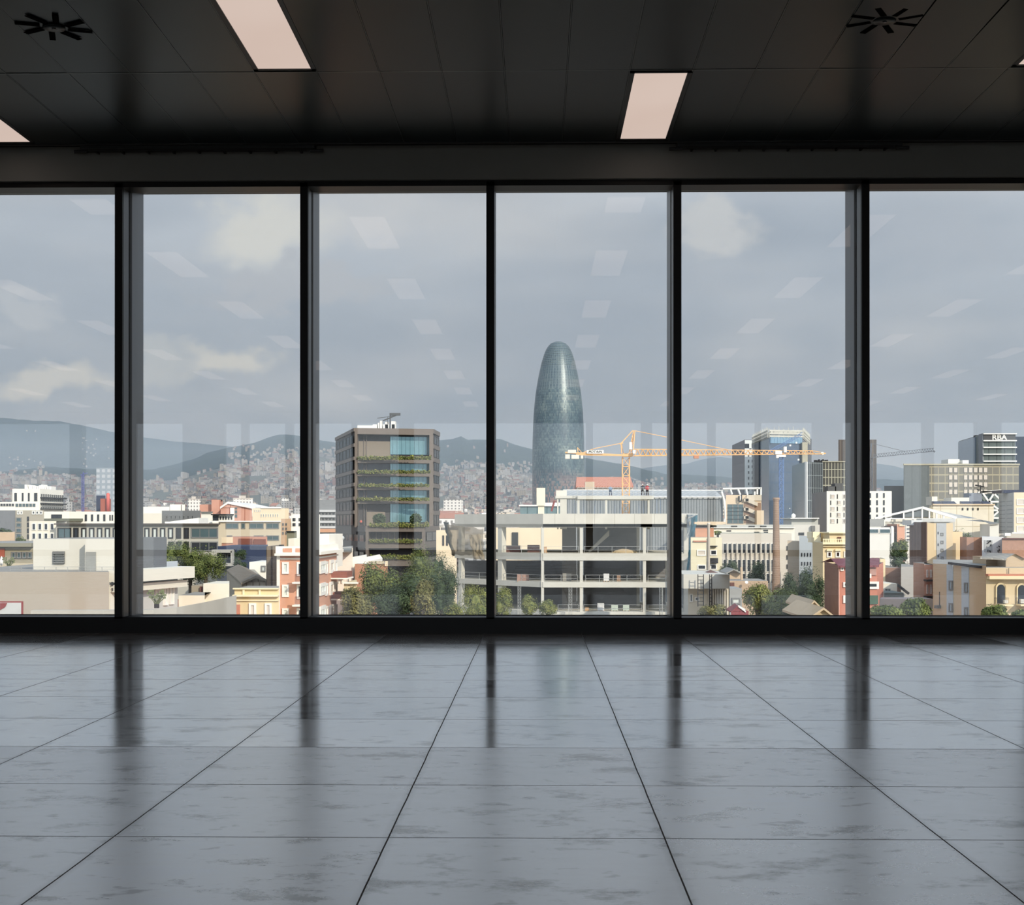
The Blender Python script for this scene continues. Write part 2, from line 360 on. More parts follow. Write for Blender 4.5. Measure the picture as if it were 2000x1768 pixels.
# slot above the bulkhead with its linear grilles, the bulkhead and the black window frame
b = MB(); b.box(XL, XR, D-.16, D-.15, HC-.0, HC+.1); b.box(XL, XR, D-.17, D-.155, HC-.006, HC+.012, 1)
struct(b.build('trim_1', [dark_m, mat('ceiling_edge_trim', (.06,.062,.062), .35, .2, srgb=False)]), 'thin metal edge where the ceiling stops short of the window wall')
b = MB(); b.box(XL, XR, D-.03, D+.3, 2.81, HC+.1)
struct(b.build('wall_front', mat('bulkhead_grey', (.30,.31,.29), .6, 0, .1, 1, .2, srgb=False)))
for (gx0, gx1, lab) in ((-2.80, -1.36, 'dark ribbed linear grille above the two left windows'), (.86, 2.22, 'dark ribbed linear grille above the right windows')):
    r = empty('linear_grille', ((gx0+gx1)/2, D-.09, HC-.02), lab, 'air vent'); h = (gx1-gx0)/2
    b = MB(); b.box(-h, h, -.045, .045, .0, .05); b.build('housing', mat('grille_grey', (.05,.054,.056), .4, .3, srgb=False), r)
    b = MB(); n = 9
    for i in range(n): x = -h+.09+(2*h-.18)*i/(n-1); b.box(x-.006, x+.006, -.04, .04, -.014, -.001)
    b.box(-h+.05, h-.05, -.047, -.040, -.016, -.001); b.build('ribs', mat('grille_rib', (.02,.02,.02), .5, srgb=False), r)
    for s_ in (-1, 1):
        b = MB(); b.bar((s_*(h-.03), 0, -.006), (s_*(h+.05), 0, -.006), .011, 10); b.build('end_fitting', MATS['grille_grey'], r)

MX = [((220+1) - 1048)/2682*D, 0]
MX = [-2.627+1.1578*i for i in range(-8, 13)]      # left edges of the uprights
MWD = .048
fin_m = mat('fin_grey_metal', (.085,.09,.095), .38, .35, .12, 1.2, .5, stretch=(1,1,.15), srgb=False)
n = 1
def frame(nm, mb, mats, label=None):
    global n
    n += 1; return struct(mb.build('trim_%d' % n, mats), label)
b = MB(); b.box(XL, XR, D, D+.15, 2.776, 2.86); b.box(XL, XR, D+.15, D+.47, 2.843, 2.90); frame('head', b, black_m, 'black head rail along the top of the windows')
b = MB(); b.box(XL, XR, D, D+.15, 0, .100); frame('sill', b, black_m, 'black base rail along the foot of the windows')
b = MB(); b.box(XL, XR, D+.17, D+.47, .02, .079); b.box(XL, XR, D+.452, D+.47, .079, .086, 1); frame('ledge', b, [mat('pale_ledge', (.42,.43,.45), .45, .3, srgb=False), black_m], 'pale metal ledge outside the glass')
for i, x in enumerate(MX):
    b = MB(); b.box(x, x+MWD, D, D+.14, .09, 2.80); b.box(x-.0015, x+MWD+.0015, D+.14, D+.20, .09, 2.85, 2)
    b.box(x+.002, x+MWD-.002, D+.19, D+.465, .05, 2.86, 1)
    b.box(x+MWD-.004, x+MWD+.0015, D+.02, D+.125, .10, 2.776, 1); b.box(x-.0015, x+.004, D+.02, D+.125, .10, 2.776, 1)
    frame('post', b, [black_m, fin_m, mat('gasket_black', (.004,.004,.004), .7, srgb=False)])
# glass: one pane per bay
gm = bpy.data.materials.new('window_glass'); gm.use_nodes = True; t = gm.node_tree; t.nodes.clear()
def glass_nodes(t, tint, ior=1.5):
    o_ = t.nodes.new('ShaderNodeOutputMaterial'); tr = t.nodes.new('ShaderNodeBsdfTransparent'); gl = t.nodes.new('ShaderNodeBsdfGlossy'); fr = t.nodes.new('ShaderNodeFresnel'); mx = t.nodes.new('ShaderNodeMixShader')
    fr.inputs[0].default_value = ior; gl.inputs['Roughness'].default_value = 0.0; tr.inputs[0].default_value = tint
    t.links.new(fr.outputs[0], mx.inputs[0]); t.links.new(tr.outputs[0], mx.inputs[1]); t.links.new(gl.outputs[0], mx.inputs[2]); t.links.new(mx.outputs[0], o_.inputs[0])
glass_nodes(t, (.975,.985,.98,1), 1.62)
for i in range(len(MX)-1):
    b = MB(); b.box(MX[i]+MWD-.003, MX[i+1]+.003, D+.150, D+.166, .085, 2.845)
    struct(b.build('window_%d' % (i+1), gm))

# side walls, back wall with its own row of tall windows, and the storeys of the building around the room
wall_m = mat('dim_wall', (.10,.10,.10), .7, srgb=False); ext_m = mat('own_facade', (.25,.25,.25), .7, srgb=False)
b = MB(); b.box(XL-.3, XL, BACK-.3, D+.45, -.25, HC+.3); struct(b.build('wall_left', wall_m))
b = MB(); b.box(XR, XR+.3, BACK-.3, D+.45, -.25, HC+.3); struct(b.build('wall_right', wall_m))
b = MB(); b.box(XL-.3, XR+.3, BACK-.3, D+.45, HC+.301, HC+9); b.box(XL-.3, XR+.3, BACK-.3, D+.45, -22, -.251); struct(b.build('wall_storeys', ext_m), 'storeys of this building above and below the room')
b = MB(); b.box(XL, XR, BACK-.3, BACK, 2.80, HC+.3); b.box(XL, XR, BACK-.3, BACK, -.25, .12)
pier = [(-12,-11.6),(-9.87,-9.6),(-7.47,-6.6),(-6.23,-6.1),(-5.3,-5.15),(-3.9,-3.8),(-2.9,-2.6),(-.92,-.86),(1.04,1.18),(2.2,2.42),(3.6,3.75),(4.6,4.7),(5.8,6.4),(8.1,8.3),(9.2,9.7),(11.6,12)]
for (a_, c_) in pier: b.box(a_, c_, BACK-.28, BACK-.02, .12, 2.80)
struct(b.build('wall_back', wall_m))
for i in range(len(pier)-1):
    b = MB(); b.box(pier[i][1], pier[i+1][0], BACK-.16, BACK-.144, .12, 2.80); struct(b.build('window_%d' % (i+21), gm))
# ================================================================ GROUND, HILLS, HAZE
from mathutils import noise as mn
def interp(tab, x):
    if x <= tab[0][0]: return tab[0][1]
    for (a, b) in zip(tab, tab[1:]):
        if x <= b[0]: t = (x-a[0])/(b[0]-a[0]); return a[1]+(b[1]-a[1])*t
    return tab[-1][1]
CITYTOP = [(-300,925),(0,922),(110,925),(200,930),(281,938),(350,928),(430,905),(480,900),(560,884),(600,880),(656,885),(760,905),(860,915),(910,905),(960,903),(1040,925),(1140,938),(1300,942),(1430,945),(1700,952),(2300,955)]
NEAR = [(-300,925),(0,915),(80,905),(200,915),(300,918),(370,900),(400,888),(440,878),(480,872),(520,860),(540,852),(583,853),(621,862),(656,866),(760,868),(858,862),(880,861),(900,855),(912,862),(948,861),(975,858),(1000,868),(1040,878),(1080,885),(1140,893),(1215,905),(1300,925),(1430,935),(2300,950)]
FARR = [(-300,812),(0,817),(30,819),(60,821),(110,822),(160,832),(221,846),(280,856),(340,862),(380,864),(420,868),(480,874),(583,880),(900,890),(1100,900),(1250,914),(1300,907),(1345,905),(1370,897),(1400,893),(1440,896),(1500,905),(1700,905),(1740,910),(1800,925),(2000,935),(2300,940)]
def hz(y, Y): return EYE+(1022-y)*Y/F
NODES = (700., 1500., 3800., 5200., 6200., 8500., 10500.)
def terrain(px, Y):
    a = [-20, -9, hz(interp(CITYTOP, px), 3800)-8, hz(interp(NEAR, px), 5200), hz(interp(NEAR, px), 5200)*.8, hz(interp(FARR, px), 8500), hz(interp(FARR, px), 8500)*.4]
    if Y <= NODES[0]: return a[0]
    for i in range(len(a)-1):
        if Y <= NODES[i+1]:
            t = (Y-NODES[i])/(NODES[i+1]-NODES[i])
            if i == 1: t = t**1.25
            elif i > 1: t = t*t*(3-2*t)*.5+t*.5
            z = a[i]+(a[i+1]-a[i])*t
            break
    else: z = a[-1]
    if Y > 3600:
        X = (px-1048)*Y/F; amp = min(1, (Y-3600)/900)
        ridge = abs(mn.noise(Vector((X/430, Y/700, 2.2)))); z += amp*(mn.noise(Vector((X/700, Y/900, .5)))*22 - ridge*30*(0 if any(abs(Y-q) < 420 for q in (5200, 8500)) else 1) + mn.noise(Vector((X/55, Y/70, 9)))*5)
    return z
def grid(name, px0, px1, nx, ys, m, fn=None):
    b = MB(); v = []
    for Y in ys:
        for i in range(nx+1):
            px = px0+(px1-px0)*i/nx; v.append(((px-1048)*Y/F, Y, terrain(px, Y)))
    f = [(j*(nx+1)+i, j*(nx+1)+i+1, (j+1)*(nx+1)+i+1, (j+1)*(nx+1)+i) for j in range(len(ys)-1) for i in range(nx)]
    me = bpy.data.meshes.new(name); me.from_pydata(v, [], f); me.materials.append(m); me.polygons.foreach_set('use_smooth', [True]*len(f)); me.update()
    o = bpy.data.objects.new(name, me); COL.objects.link(o); return o
ys = [700+ (3800-700)*i/40 for i in range(41)]
struct(grid('hillside_ground', -500, 2500, 80, ys, mat('far_ground', (92,94,74), .9, var=.3, scale=.01)), 'gently rising ground under the far city')
forest = mat('forest', (.028,.040,.020), .95, 0, .75, .012, .1, srgb=False)
ys = [3800+(10500-3800)*i/110 for i in range(111)]
struct(grid('hills', -500, 2500, 420, ys, forest), 'wooded hills behind the city')
gnd = mat('street_ground', (140,132,118), .9, var=.25, scale=.05)
b = MB(); b.box(-900, 900, -900, 705, -21, -20); b.build('ground', gnd); struct(bpy.data.objects['ground'], 'streets and yards below')
# haze: a layer of thin air over the city and the hills
hm = bpy.data.materials.new('haze_air'); hm.use_nodes = True; t = hm.node_tree; t.nodes.clear()
o_ = t.nodes.new('ShaderNodeOutputMaterial'); vs_ = t.nodes.new('ShaderNodeVolumeScatter'); vs_.inputs['Color'].default_value = (.62,.79,1.0,1); vs_.inputs['Density'].default_value = 1.75e-4; vs_.inputs['Anisotropy'].default_value = .1
t.links.new(vs_.outputs[0], o_.inputs['Volume'])
b = MB(); b.box(-9000, 9000, 620, 10400, -40, 420); hz_o = b.build('haze', hm); tag(hz_o, 'bluish haze lying over the far city and hills', 'haze', kind='stuff')
# ---------------------------------------------------------------- the far city
cc = [('white', (236,232,224)), ('cream', (228,214,188)), ('sand', (206,186,158)), ('terracotta', (188,132,106)), ('grey', (176,176,174)), ('rosy', (206,174,156))]
fm_ = [city_mat('facade_'+n_, c_) for n_, c_ in cc]; fm2 = [city_mat('cloud_shade_'+n_, tuple(int(v*f_) for v, f_ in zip(c_, (.70,.71,.72)))) for n_, c_ in cc]; roofs = [mat('roof_clay', (176,116,90), .85), mat('roof_pale', (200,192,180), .85), mat('roof_grey', (120,116,110), .85)]  # second, darker facade set puts a cloud's shadow into the colour
def far_mesh(w, d, h, style, ci):
    b = MB(); b.box(-w/2, w/2, 0, d, -25, h, 0)
    if style == 0: b.box(-w*.2, w*.15, d*.3, d*.6, h, h+2.6, 1); b.box(-w/2-.2, w/2+.2, -.3, d+.3, h-.5, h+.5, 1)
    elif style == 1:
        b.quad([(-w/2-.3,-.4,h),(w/2+.3,-.4,h),(w/2+.3,d/2,h+3),(-w/2-.3,d/2,h+3)], 1); b.quad([(-w/2-.3,d/2,h+3),(w/2+.3,d/2,h+3),(w/2+.3,d+.4,h),(-w/2-.3,d+.4,h)], 1)
        b.quad([(-w/2,-.1,h),(-w/2,d/2,h+2.9),(-w/2,d,h)], 0); b.quad([(w/2,-.1,h),(w/2,d,h),(w/2,d/2,h+2.9)], 0)
    else: b.box(-w*.5, -w*.05, d*.1, d, h, h+3.2, 0); b.box(w*.1, w*.4, d*.2, d*.7, h, h+2.0, 1)
    return b
meshes = {}
rnd = random.Random(11)
placed = []; tries = 0; spots = []
def cell_free(px, Y, w):
    X = (px-1048)*Y/F
    for (a, b_, r) in spots[-260:]:
        if abs(a-X) < (w+r)*.5 and abs(b_-Y) < (w+r)*.55: return False
    return True
cands = []
while len(cands) < 11000 and tries < 120000:
    tries += 1
    px = rnd.uniform(-60, 2080)
    u = rnd.random(); Y = 560*(3800/560)**(u**.85)
    if 656 < px < 858 and rnd.random() < .85: continue
    if px > 1430 and rnd.random() < .55: continue
    if Y < 700 and px > 1000: continue
    if (abs(px-1090) < 75 and 980 < Y < 1090) or (170 < px < 275 and 1450 < Y < 1560): continue
    if mn.noise(Vector((px/90, Y/420, 4))) < -.28 and Y > 1700: continue
    w = rnd.choice((7, 9, 12, 15, 20))*rnd.uniform(.85, 1.15); d = rnd.uniform(9, 14)
    if Y > 2500: w *= 1.1
    X = (px-1048)*Y/F
    cands.append((Y, X, px, w, d))
cands.sort()
occ = {}
def free(X, Y, w, d):
    if Y > 1750: ks = [(int(X//8), int(Y//22), 1)]
    else: ks = [(int((X+dx)//11), int((Y+dy)//17)) for dx in (-w/2, 0, w/2) for dy in (0, d)]
    if any(k_ in occ for k_ in ks): return False
    for k_ in ks: occ[k_] = 1
    return True
far = []
for (Y, X, px, w, d) in cands:
    if free(X, Y, w, d): far.append((Y, X, px, w, d))
NAMES = {'white': 'white', 'cream': 'cream', 'sand': 'sand-coloured', 'terracotta': 'terracotta', 'grey': 'grey', 'rosy': 'rosy-brown'}
stuff = MB(); nreal = 0; keymesh = {}
inview = [f_ for f_ in far if -20 < f_[2] < 2020][:290]; ids = set(inview)
for f_ in far:
    Y, X, px, w, d = f_
    h = rnd.uniform(12, 22) if Y < 1500 else rnd.uniform(8, 18)
    if rnd.random() < .04 and Y > 1200: h += 14
    ci = rnd.choices(range(6), (38, 22, 12, 5, 17, 6))[0]; st = rnd.choices((0, 1, 2), (58, 16, 26))[0]; ri = 0 if st == 1 else rnd.choice((1, 1, 2)); z = terrain(px, Y)
    if Y > 1750: h *= .62; w *= .72
    if f_ in ids:
        wq = max(5, round(w/5)*5); key = (wq, st, ci, ri)
        if key not in keymesh: keymesh[key] = far_mesh(wq, 13, 18, st, ci).mesh('apartment_block', [fm_[ci], roofs[ri]])
        o = bpy.data.objects.new('apartment_block', keymesh[key]); COL.objects.link(o); o.location = (X, Y, z); o.rotation_euler.z = rnd.uniform(-.35, .35); o.scale = (1, 1, h/18)
        nm = NAMES[cc[ci][0]]; rf = ('flat roof', 'clay gable roof', 'stepped roof')[st]
        tag(o, 'distant %s block with a %s in the low city below the hills' % (nm, rf), 'building', 'distant blocks of the low city')
        nreal += 1
    else:
        a = rnd.uniform(-.4, .4); q = far_mesh(w, d, h, st, ci); ca, sa = math.cos(a), math.sin(a); k = len(stuff.v)
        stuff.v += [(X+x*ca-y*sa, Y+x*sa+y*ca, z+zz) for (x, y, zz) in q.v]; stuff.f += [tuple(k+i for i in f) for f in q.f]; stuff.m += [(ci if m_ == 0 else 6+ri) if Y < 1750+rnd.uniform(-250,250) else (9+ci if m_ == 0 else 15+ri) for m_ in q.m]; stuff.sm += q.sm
o = stuff.build('distant_houses', fm_+roofs+fm2+[mat('roof_clay_shade', (134,90,74), .9), mat('roof_pale_shade', (142,138,132), .9), mat('roof_grey_shade', (92,92,90), .9)]); tag(o, 'dense carpet of tiny houses climbing the lower hill slopes', 'houses', kind='stuff')  # last three roofs carry the same cloud shade in their colour
# scattered villas on the wooded slopes
vil = MB()
for (x0, x1, y0, y1, n_) in ((10,80,898,925,24),(130,215,870,920,10),(860,1040,905,925,90),(870,1035,862,900,7),(440,583,872,905,60),(621,656,875,910,24),(1180,1300,938,950,30),(45,62,838,846,6),(150,200,855,890,10)):
    for _ in range(n_):
        px = rnd.uniform(x0, x1); yy = rnd.uniform(y0, y1)
        for k_ in range(80):
            Y = 3850+k_*50; z = terrain(px, Y)
            if 1022-(z-EYE)*F/Y <= yy: break
        else: continue
        X = (px-1048)*Y/F; w = rnd.uniform(5, 9); h = rnd.uniform(4, 8); q = far_mesh(w, 12, h, rnd.choice((0,1,2)), 0); k = len(vil.v); ci = rnd.choice((0,1,2,5))
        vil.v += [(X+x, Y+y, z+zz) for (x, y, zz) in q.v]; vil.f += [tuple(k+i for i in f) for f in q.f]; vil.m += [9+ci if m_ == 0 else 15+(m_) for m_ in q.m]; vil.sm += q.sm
o = vil.build('hillside_villas', fm_+roofs+fm2+[MATS['roof_clay_shade'], MATS['roof_pale_shade'], MATS['roof_grey_shade']]); tag(o, 'sprinkle of pale villas among trees high on the hills', 'houses', kind='stuff')
# ================================================================ BUILDING KIT
BASE = -20.0
def R4(x0, x1, Y, dep):
    a = XY(x0, Y); b_ = XY(x1, Y); c_ = XY(x1, Y+dep) if x1 < 1048 else (b_[0], Y+dep); d = XY(x0, Y+dep) if x0 > 1048 else (a[0], Y+dep); return [a, b_, c_, d]
def FP(*pts): return [XY(px, Y) for (px, Y) in pts]
def Z(px, py, Y): return P(px, py, Y).z
glassd = mat('dark_window_glass', (.030,.036,.045), .12, 0, .3, .3, .6, srgb=False)
glassb = mat('pale_blind', (205,212,202), .5, 0, .1, .5)
glasst = mat('teal_glass', (76,104,108), .12, .25, .25, .25, .8)
whitef = mat('white_trim', (238,234,222), .6)
greyf = mat('grey_trim', (120,120,116), .6)
darkf = mat('dark_trim', (40,40,42), .6)
shut = mat('brown_shutter', (110,62,48), .7)
green_s = mat('green_shutter', (52,92,66), .6)
cream_c = mat('cream_curtain', (214,200,180), .8)
PANE = {'d': glassd, 'b': glassb, 't': glasst, 's': shut, 'g': green_s, 'c': cream_c}
FRM = {'w': whitef, 'g': greyf, 'k': darkf}
WM = {}
def win_meshes(w, h, fr, pn, fw):
    key = (round(w, 2), round(h, 2), fr, pn, fw)
    if key in WM: return WM[key]
    b = MB(); t_ = fw; o1 = -.10
    b.box(-w/2, w/2, o1, .02, 0, t_); b.box(-w/2, w/2, o1, .02, h-t_, h); b.box(-w/2, -w/2+t_, o1, .02, t_, h-t_); b.box(w/2-t_, w/2, o1, .02, t_, h-t_)
    if w > 1.5 and fw < .25:
        k_ = max(1, int(w/1.4)); [b.box(-w/2+w*i/(k_+1)-.03, -w/2+w*i/(k_+1)+.03, o1+.02, .02, t_, h-t_) for i in range(1, k_+1)]
    p = MB(); p.box(-w/2+t_, w/2-t_, -.04, .01, t_, h-t_)
    WM[key] = (b.mesh('window', FRM[fr]), p.mesh('pane', PANE[pn])); return WM[key]
class Bld:
    def __init__(s, name, label, at, cat='building', group=None, z=BASE):
        s.o = Vector((at[0], at[1], z)); s.root = empty(name, s.o, label, cat, group); s.fp = None
    def adopt(s, o, parent=None):
        o.parent = parent or s.root; o.matrix_parent_inverse = Matrix.Translation(-s.o) ; return o
    def part(s, name, mb, m, label=None):
        o = mb.build(name, m); s.adopt(o)
        if label: o['label'] = label
        return o
    def walls(s, fp, px, ytop, m, name='walls', ybot=None, Y=None, roofm=None, label=None):
        """prism on footprint fp, its top where the pixel (px,ytop) meets the first corner's depth"""
        Yr = fp[0][1] if Y is None else Y
        z1 = Z(px, ytop, Yr); z0 = BASE if ybot is None else Z(px, ybot, Yr)
        b = MB(); b.prism(fp, z0, z1, 0, 1 if roofm else None); s.fp = fp; s.z1 = z1
        return s.part(name, b, [m, roofm] if roofm else m, label)
    def face(s, i):
        A = Vector(s.fp[i]); B_ = Vector(s.fp[(i+1) % len(s.fp)]); return A, B_
    def hit(s, i, px, py):
        A, B_ = s.face(i); d = ray(px, py); u = (B_-A)
        # A + t u = k d
        det = u.x*(-d.y)+d.x*u.y; t_ = (-A.x*(-d.y) - d.x*A.y)/det if abs(det) > 1e-9 else 0
        k = (A.y+t_*u.y)/d.y
        return t_*u.length, EYE+d.z*k
    def wins(s, i, px0, px1, py0, py1, nx, ny, fw=.6, fh=.6, fr='w', pn='d', t_=.10, name='window', mask=None):
        A, B_ = s.face(i); u = (B_-A).normalized(); rz = math.atan2(u.y, u.x)
        u0, zt = s.hit(i, px0, py0); _, zb = s.hit(i, px0, py1); u1, _ = s.hit(i, px1, py1)
        cw = (u1-u0)/nx; ch = (zt-zb)/ny; w = cw*fw; h = ch*fh; mw, mp_ = win_meshes(w, h, fr, pn, min(t_, w*.3, h*.3))
        for a in range(nx):
            for c_ in range(ny):
                if mask and not mask(a, c_): continue
                q = A+u*(u0+cw*(a+.5)); o = bpy.data.objects.new(name, mw); COL.objects.link(o); o.location = (q.x, q.y, zb+ch*(c_+.5)-h/2); o.rotation_euler.z = rz; s.adopt(o)
                p = bpy.data.objects.new('pane', mp_); COL.objects.link(p); p.parent = o
    def uwins(s, i, u0, u1, z0, z1, nx, ny, fw, fh, fr='k', pn='d', t_=.1):
        A, B_ = s.face(i); ln = (B_-A).length; u = (B_-A).normalized(); rz = math.atan2(u.y, u.x)
        cw = (u1-u0)*ln/nx; ch = (z1-z0)/ny; w = cw*fw; h = ch*fh; mw, mp_ = win_meshes(w, h, fr, pn, t_)
        for a in range(nx):
            for c_ in range(ny):
                q = A+u*(u0*ln+cw*(a+.5)); o = bpy.data.objects.new('window', mw); COL.objects.link(o); o.location = (q.x, q.y, z0+ch*(c_+.5)-h/2); o.rotation_euler.z = rz; s.adopt(o)
                p = bpy.data.objects.new('pane', mp_); COL.objects.link(p); p.parent = o
    def band(s, i, px0, px1, py0, py1, out, m, name='band', mb=None):
        """a box standing proud of face i"""
        A, B_ = s.face(i); u = (B_-A).normalized(); nrm = Vector((u.y, -u.x))
        u0, zt = s.hit(i, px0, py0); _, zb = s.hit(i, px0, py1); u1, _ = s.hit(i, px1, py1)
        a = A+u*u0; c_ = A+u*u1; b = mb or MB(); o1 = nrm*out; o2 = nrm*(-.05)
        b.prism([tuple(a+o1), tuple(c_+o1), tuple(c_+o2), tuple(a+o2)], zb, zt)
        if mb is None: return s.part(name, b, m)
    def box(s, px0, px1, py0, py1, Y, dep, m, name):
        a = P(px0, py1, Y); c_ = P(px1, py0, Y); b = MB(); b.box(a.x, c_.x, Y, Y+dep, a.z, c_.z); return s.part(name, b, m)
def simple(name, label, x0, x1, Y, dep, ytop, m, **k):
    s = Bld(name, label, XY((x0+x1)/2, Y), k.get('cat', 'building')); s.walls(R4(x0, x1, Y, dep), x0, ytop, m, roofm=k.get('roofm')); return s
C_ = lambda n, c, **k: mat('plaster_'+n, c, .85, 0, .08, .25, .2, **k)
roofg = mat('gravel_roof', (150,146,136), .95); 
# ================================================================ LEFT WINDOWS
s = simple('warehouse', 'blank beige-grey wall of a low building at the bottom left', -120, 213, 62, 12, 1117, C_('beige_grey', (176,163,143)), roofm=roofg)
s.band(0, -80, 45.5, 1174.5, 1215, .06, mat('sign_red', (150,52,48), .6), 'sign_frame'); s.band(0, -80, 42.5, 1177, 1215, .09, mat('sign_white', (196,196,190), .6), 'sign_board')
b = MB(); A_ = P(0, 1178, 61.88); B2 = P(14, 1178, 61.88); C2 = P(10, 1186, 61.88); D2 = P(0, 1192, 61.88); b.quad([D2, C2, B2, A_]); b.quad([p+Vector((0,.02,0)) for p in (A_, B2, C2, D2)]); s.part('sign_mark', b, MATS['sign_red'])
# white walled terrace building running back to the right
s = Bld('terrace_house', 'white terrace house with deep fascia and potted plants at the bottom left', XY(280, 64))
s.walls(FP((213,62.6),(347,68.5),(347,84),(213,78)), 213, 1121, C_('shade_white', (190,190,184)))
s.band(0, 213, 349, 1114, 1138, .9, C_('fascia', (226,220,200)), 'roof_fascia'); s.band(0, 213, 347, 1143, 1157, .55, C_('fascia', (226,220,200)), 'lower_fascia')
s.band(0, 213, 223, 1157, 1193, .06, C_('fascia', (226,220,200)), 'end_pier')
s.wins(0, 302, 314, 1149, 1165, 2, 1, .85, 1, 'w', 'd'); s.wins(0, 318, 326, 1147, 1183, 1, 1, .9, 1, 'w', 'b', name='door'); s.wins(0, 329, 338, 1145, 1181, 1, 1, .9, 1, 'w', 'b', name='door')
b = MB()
for (x, y, w, h) in ((217.2,1137,3.6,1.4),(217.6,1140,3.4,1.2),(217,1142.5,3.8,1.3),(218,1149,2.6,1),(219.2,1151,1.2,3)): 
    a = P(x, y+h, 62.5); c_ = P(x+w, y, 62.5); b.box(a.x, c_.x, 62.46, 62.6, a.z, c_.z)
s.part('graffiti', b, mat('graffiti_black', (40,40,48), .8))
s = Bld('curved_terrace', 'curving concrete terrace parapet below the white terrace house', XY(350, 57))
conc = mat('concrete_weathered', (186,178,162), .9, 0, .22, .5, .2)
z1 = Z(281, 1191, 56); fpo = [(60,55.4),(200,55.6),(300,56),(345,57.5),(390,60.5),(425,63.5),(458,67)]
b = MB(); o1 = [Vector(XY(*p)) for p in fpo]; 
for a, c_ in zip(o1, o1[1:]): b.prism([tuple(a), tuple(c_), (c_.x, c_.y+.45), (a.x, a.y+.45)], z1-3.2, z1)
s.part('parapet', b, conc)
b = MB()
for a, c_ in zip(o1, o1[1:]): b.prism([(a.x, a.y-.35), (c_.x+.1, c_.y-.35), (c_.x, c_.y+.2), (a.x, a.y+.2)], BASE, z1-1.05)
s.part('slab', b, C_('cool_grey', (150,156,156)))
b = MB(); b.prism([XY(60,55.9), XY(345,58), XY(458,67.5), XY(458,80), XY(213,80)], BASE, z1-.9); s.part('terrace_floor', b, mat('terrace_tiles', (176,122,92), .8))
s = simple('rooftop_wall', 'cream rooftop wall behind the curved terrace', 397, 448, 72, 3, 1140, C_('cream', (232,222,196)))  # a plain cream wall on the roof
s = simple('rooftop_shed', 'small grey-brown rooftop shed left of the cream rooftop wall', 374, 396, 72.5, 3, 1144, C_('shed', (160,146,120))); s.box(390, 396.5, 1146, 1163, 72.3, .2, shut, 'door')
s = simple('low_extension', 'pale low roof extension between terrace house and rooftop shed', 349, 400, 69, 10, 1163, C_('cream', (232,222,196)), roofm=roofg)
# rooftop volume with louvre
s = Bld('rooftop_block', 'off-white rooftop block with louvre and grey door above the beige wall', XY(150, 64.6)); pw = C_('offwhite', (214,208,190))
s.walls(R4(65, 240, 64.6, 7), 65, 1052.5, pw, roofm=roofg, ybot=1113.6)
b = MB(); a = P(166, 1052.5, 63.7); c_ = P(236, 1052.5, 63.7); b.box(a.x, c_.x, 63.7, 64.7, Z(65,1113.6,64.6), a.z-.003); s.part('projecting_bay', b, [pw])
s.wins(0, 104, 127, 1077, 1101, 1, 1, 1, 1, 'g', 'b', .08, name='louvre')
b = MB(); a = P(105, 1100, 64.5); c_ = P(126, 1078, 64.5)
for i in range(5): zz = a.z+(c_.z-a.z)*i/5; b.prism([(a.x,64.42),(c_.x,64.42),(c_.x,64.56),(a.x,64.56)], zz, zz+.045)
s.part('louvre_slats', b, greyf)
a = P(168, 1117, 63.64); c_ = P(187, 1078, 63.64); b = MB(); b.box(a.x, c_.x, 63.62, 63.75, a.z, c_.z); s.part('door', b, mat('door_grey', (150,150,142), .6))
b = MB(); a = P(250, 1110, 70); c_ = P(300, 1050, 70); b.box(a.x, c_.x, 70, 72.5, Z(213,1121,62.6), c_.z); s.part('plant_room', b, mat('cladding_grey', (104,108,112), .6))
s = Bld('roof_railing', 'thin metal guard rail along the roof in front of the off-white block', P(100, 1117, 62.6), 'railing', z=P(100,1117,62.6).z)
b = MB()
for py in (1107.5, 1112): b.bar(P(20, py, 62.6), P(222, py, 62.6), .014)
for i in range(10): x = 20+22.4*i; b.bar(P(x, 1107.5, 62.6), P(x, 1118, 62.6), .014)
s.part('rails', b, mat('rail_steel', (170,170,165), .5, .3))
s = simple('olive_villa', 'low olive-beige villa with a window band at the left edge', -120, 65, 100, 14, 1061, C_('olive', (160,150,122)), roofm=roofg)
s.band(0, -100, 66, 1061, 1068, .5, C_('olive_dark', (140,134,106)), 'roof_edge'); s.wins(0, 22, 64, 1078, 1091, 4, 1, .85, 1, 'g', 't'); s.band(0, -60, 9.5, 1071, 1088, .1, mat('brick_red', (176,84,52), .85), 'red_panel'); s.band(0, 0, 65, 1100, 1117, .1, C_('tan', (200,184,150)), 'base_band')
s = simple('tan_block', 'plain tan block with a hedge on its roof at the left edge', -120, 29, 115, 10, 1040, mat('tan_render', (206,172,130), .85))
for (px, w, h, col, lab, Yy, pyb) in ((15, 11, 7, (44,36,36), 'dark square planter on the terrace below the olive villa', 92, 1114), (305, 8, 8, (70,66,66), 'dark planter with a spindly shrub in front of the terrace house', 61.2, 1188)):
    p = P(px, pyb, Yy); sx_ = Yy/F; r = empty('planter', p, lab, 'planter')
    b = MB(); b.box(-w*sx_/2, w*sx_/2, 0, w*sx_, 0, h*sx_); b.build('pot', mat('pot_dark', col, .8), r)
    b = MB(); q = random.Random(5)
    for _ in range(26): a = Vector((q.uniform(-.1,.1), w*sx_/2, h*sx_)); e_ = a+Vector((q.uniform(-.35,.35), q.uniform(-.2,.2), q.uniform(.25,.6))); b.bar(a, e_, .012); b.quad([e_+Vector((-.06,0,-.03)), e_+Vector((.06,0,-.02)), e_+Vector((.05,.03,.07)), e_+Vector((-.05,.02,.06))])
    b.build('shrub', mat('dry_leaf', (110,118,70), .9), r)
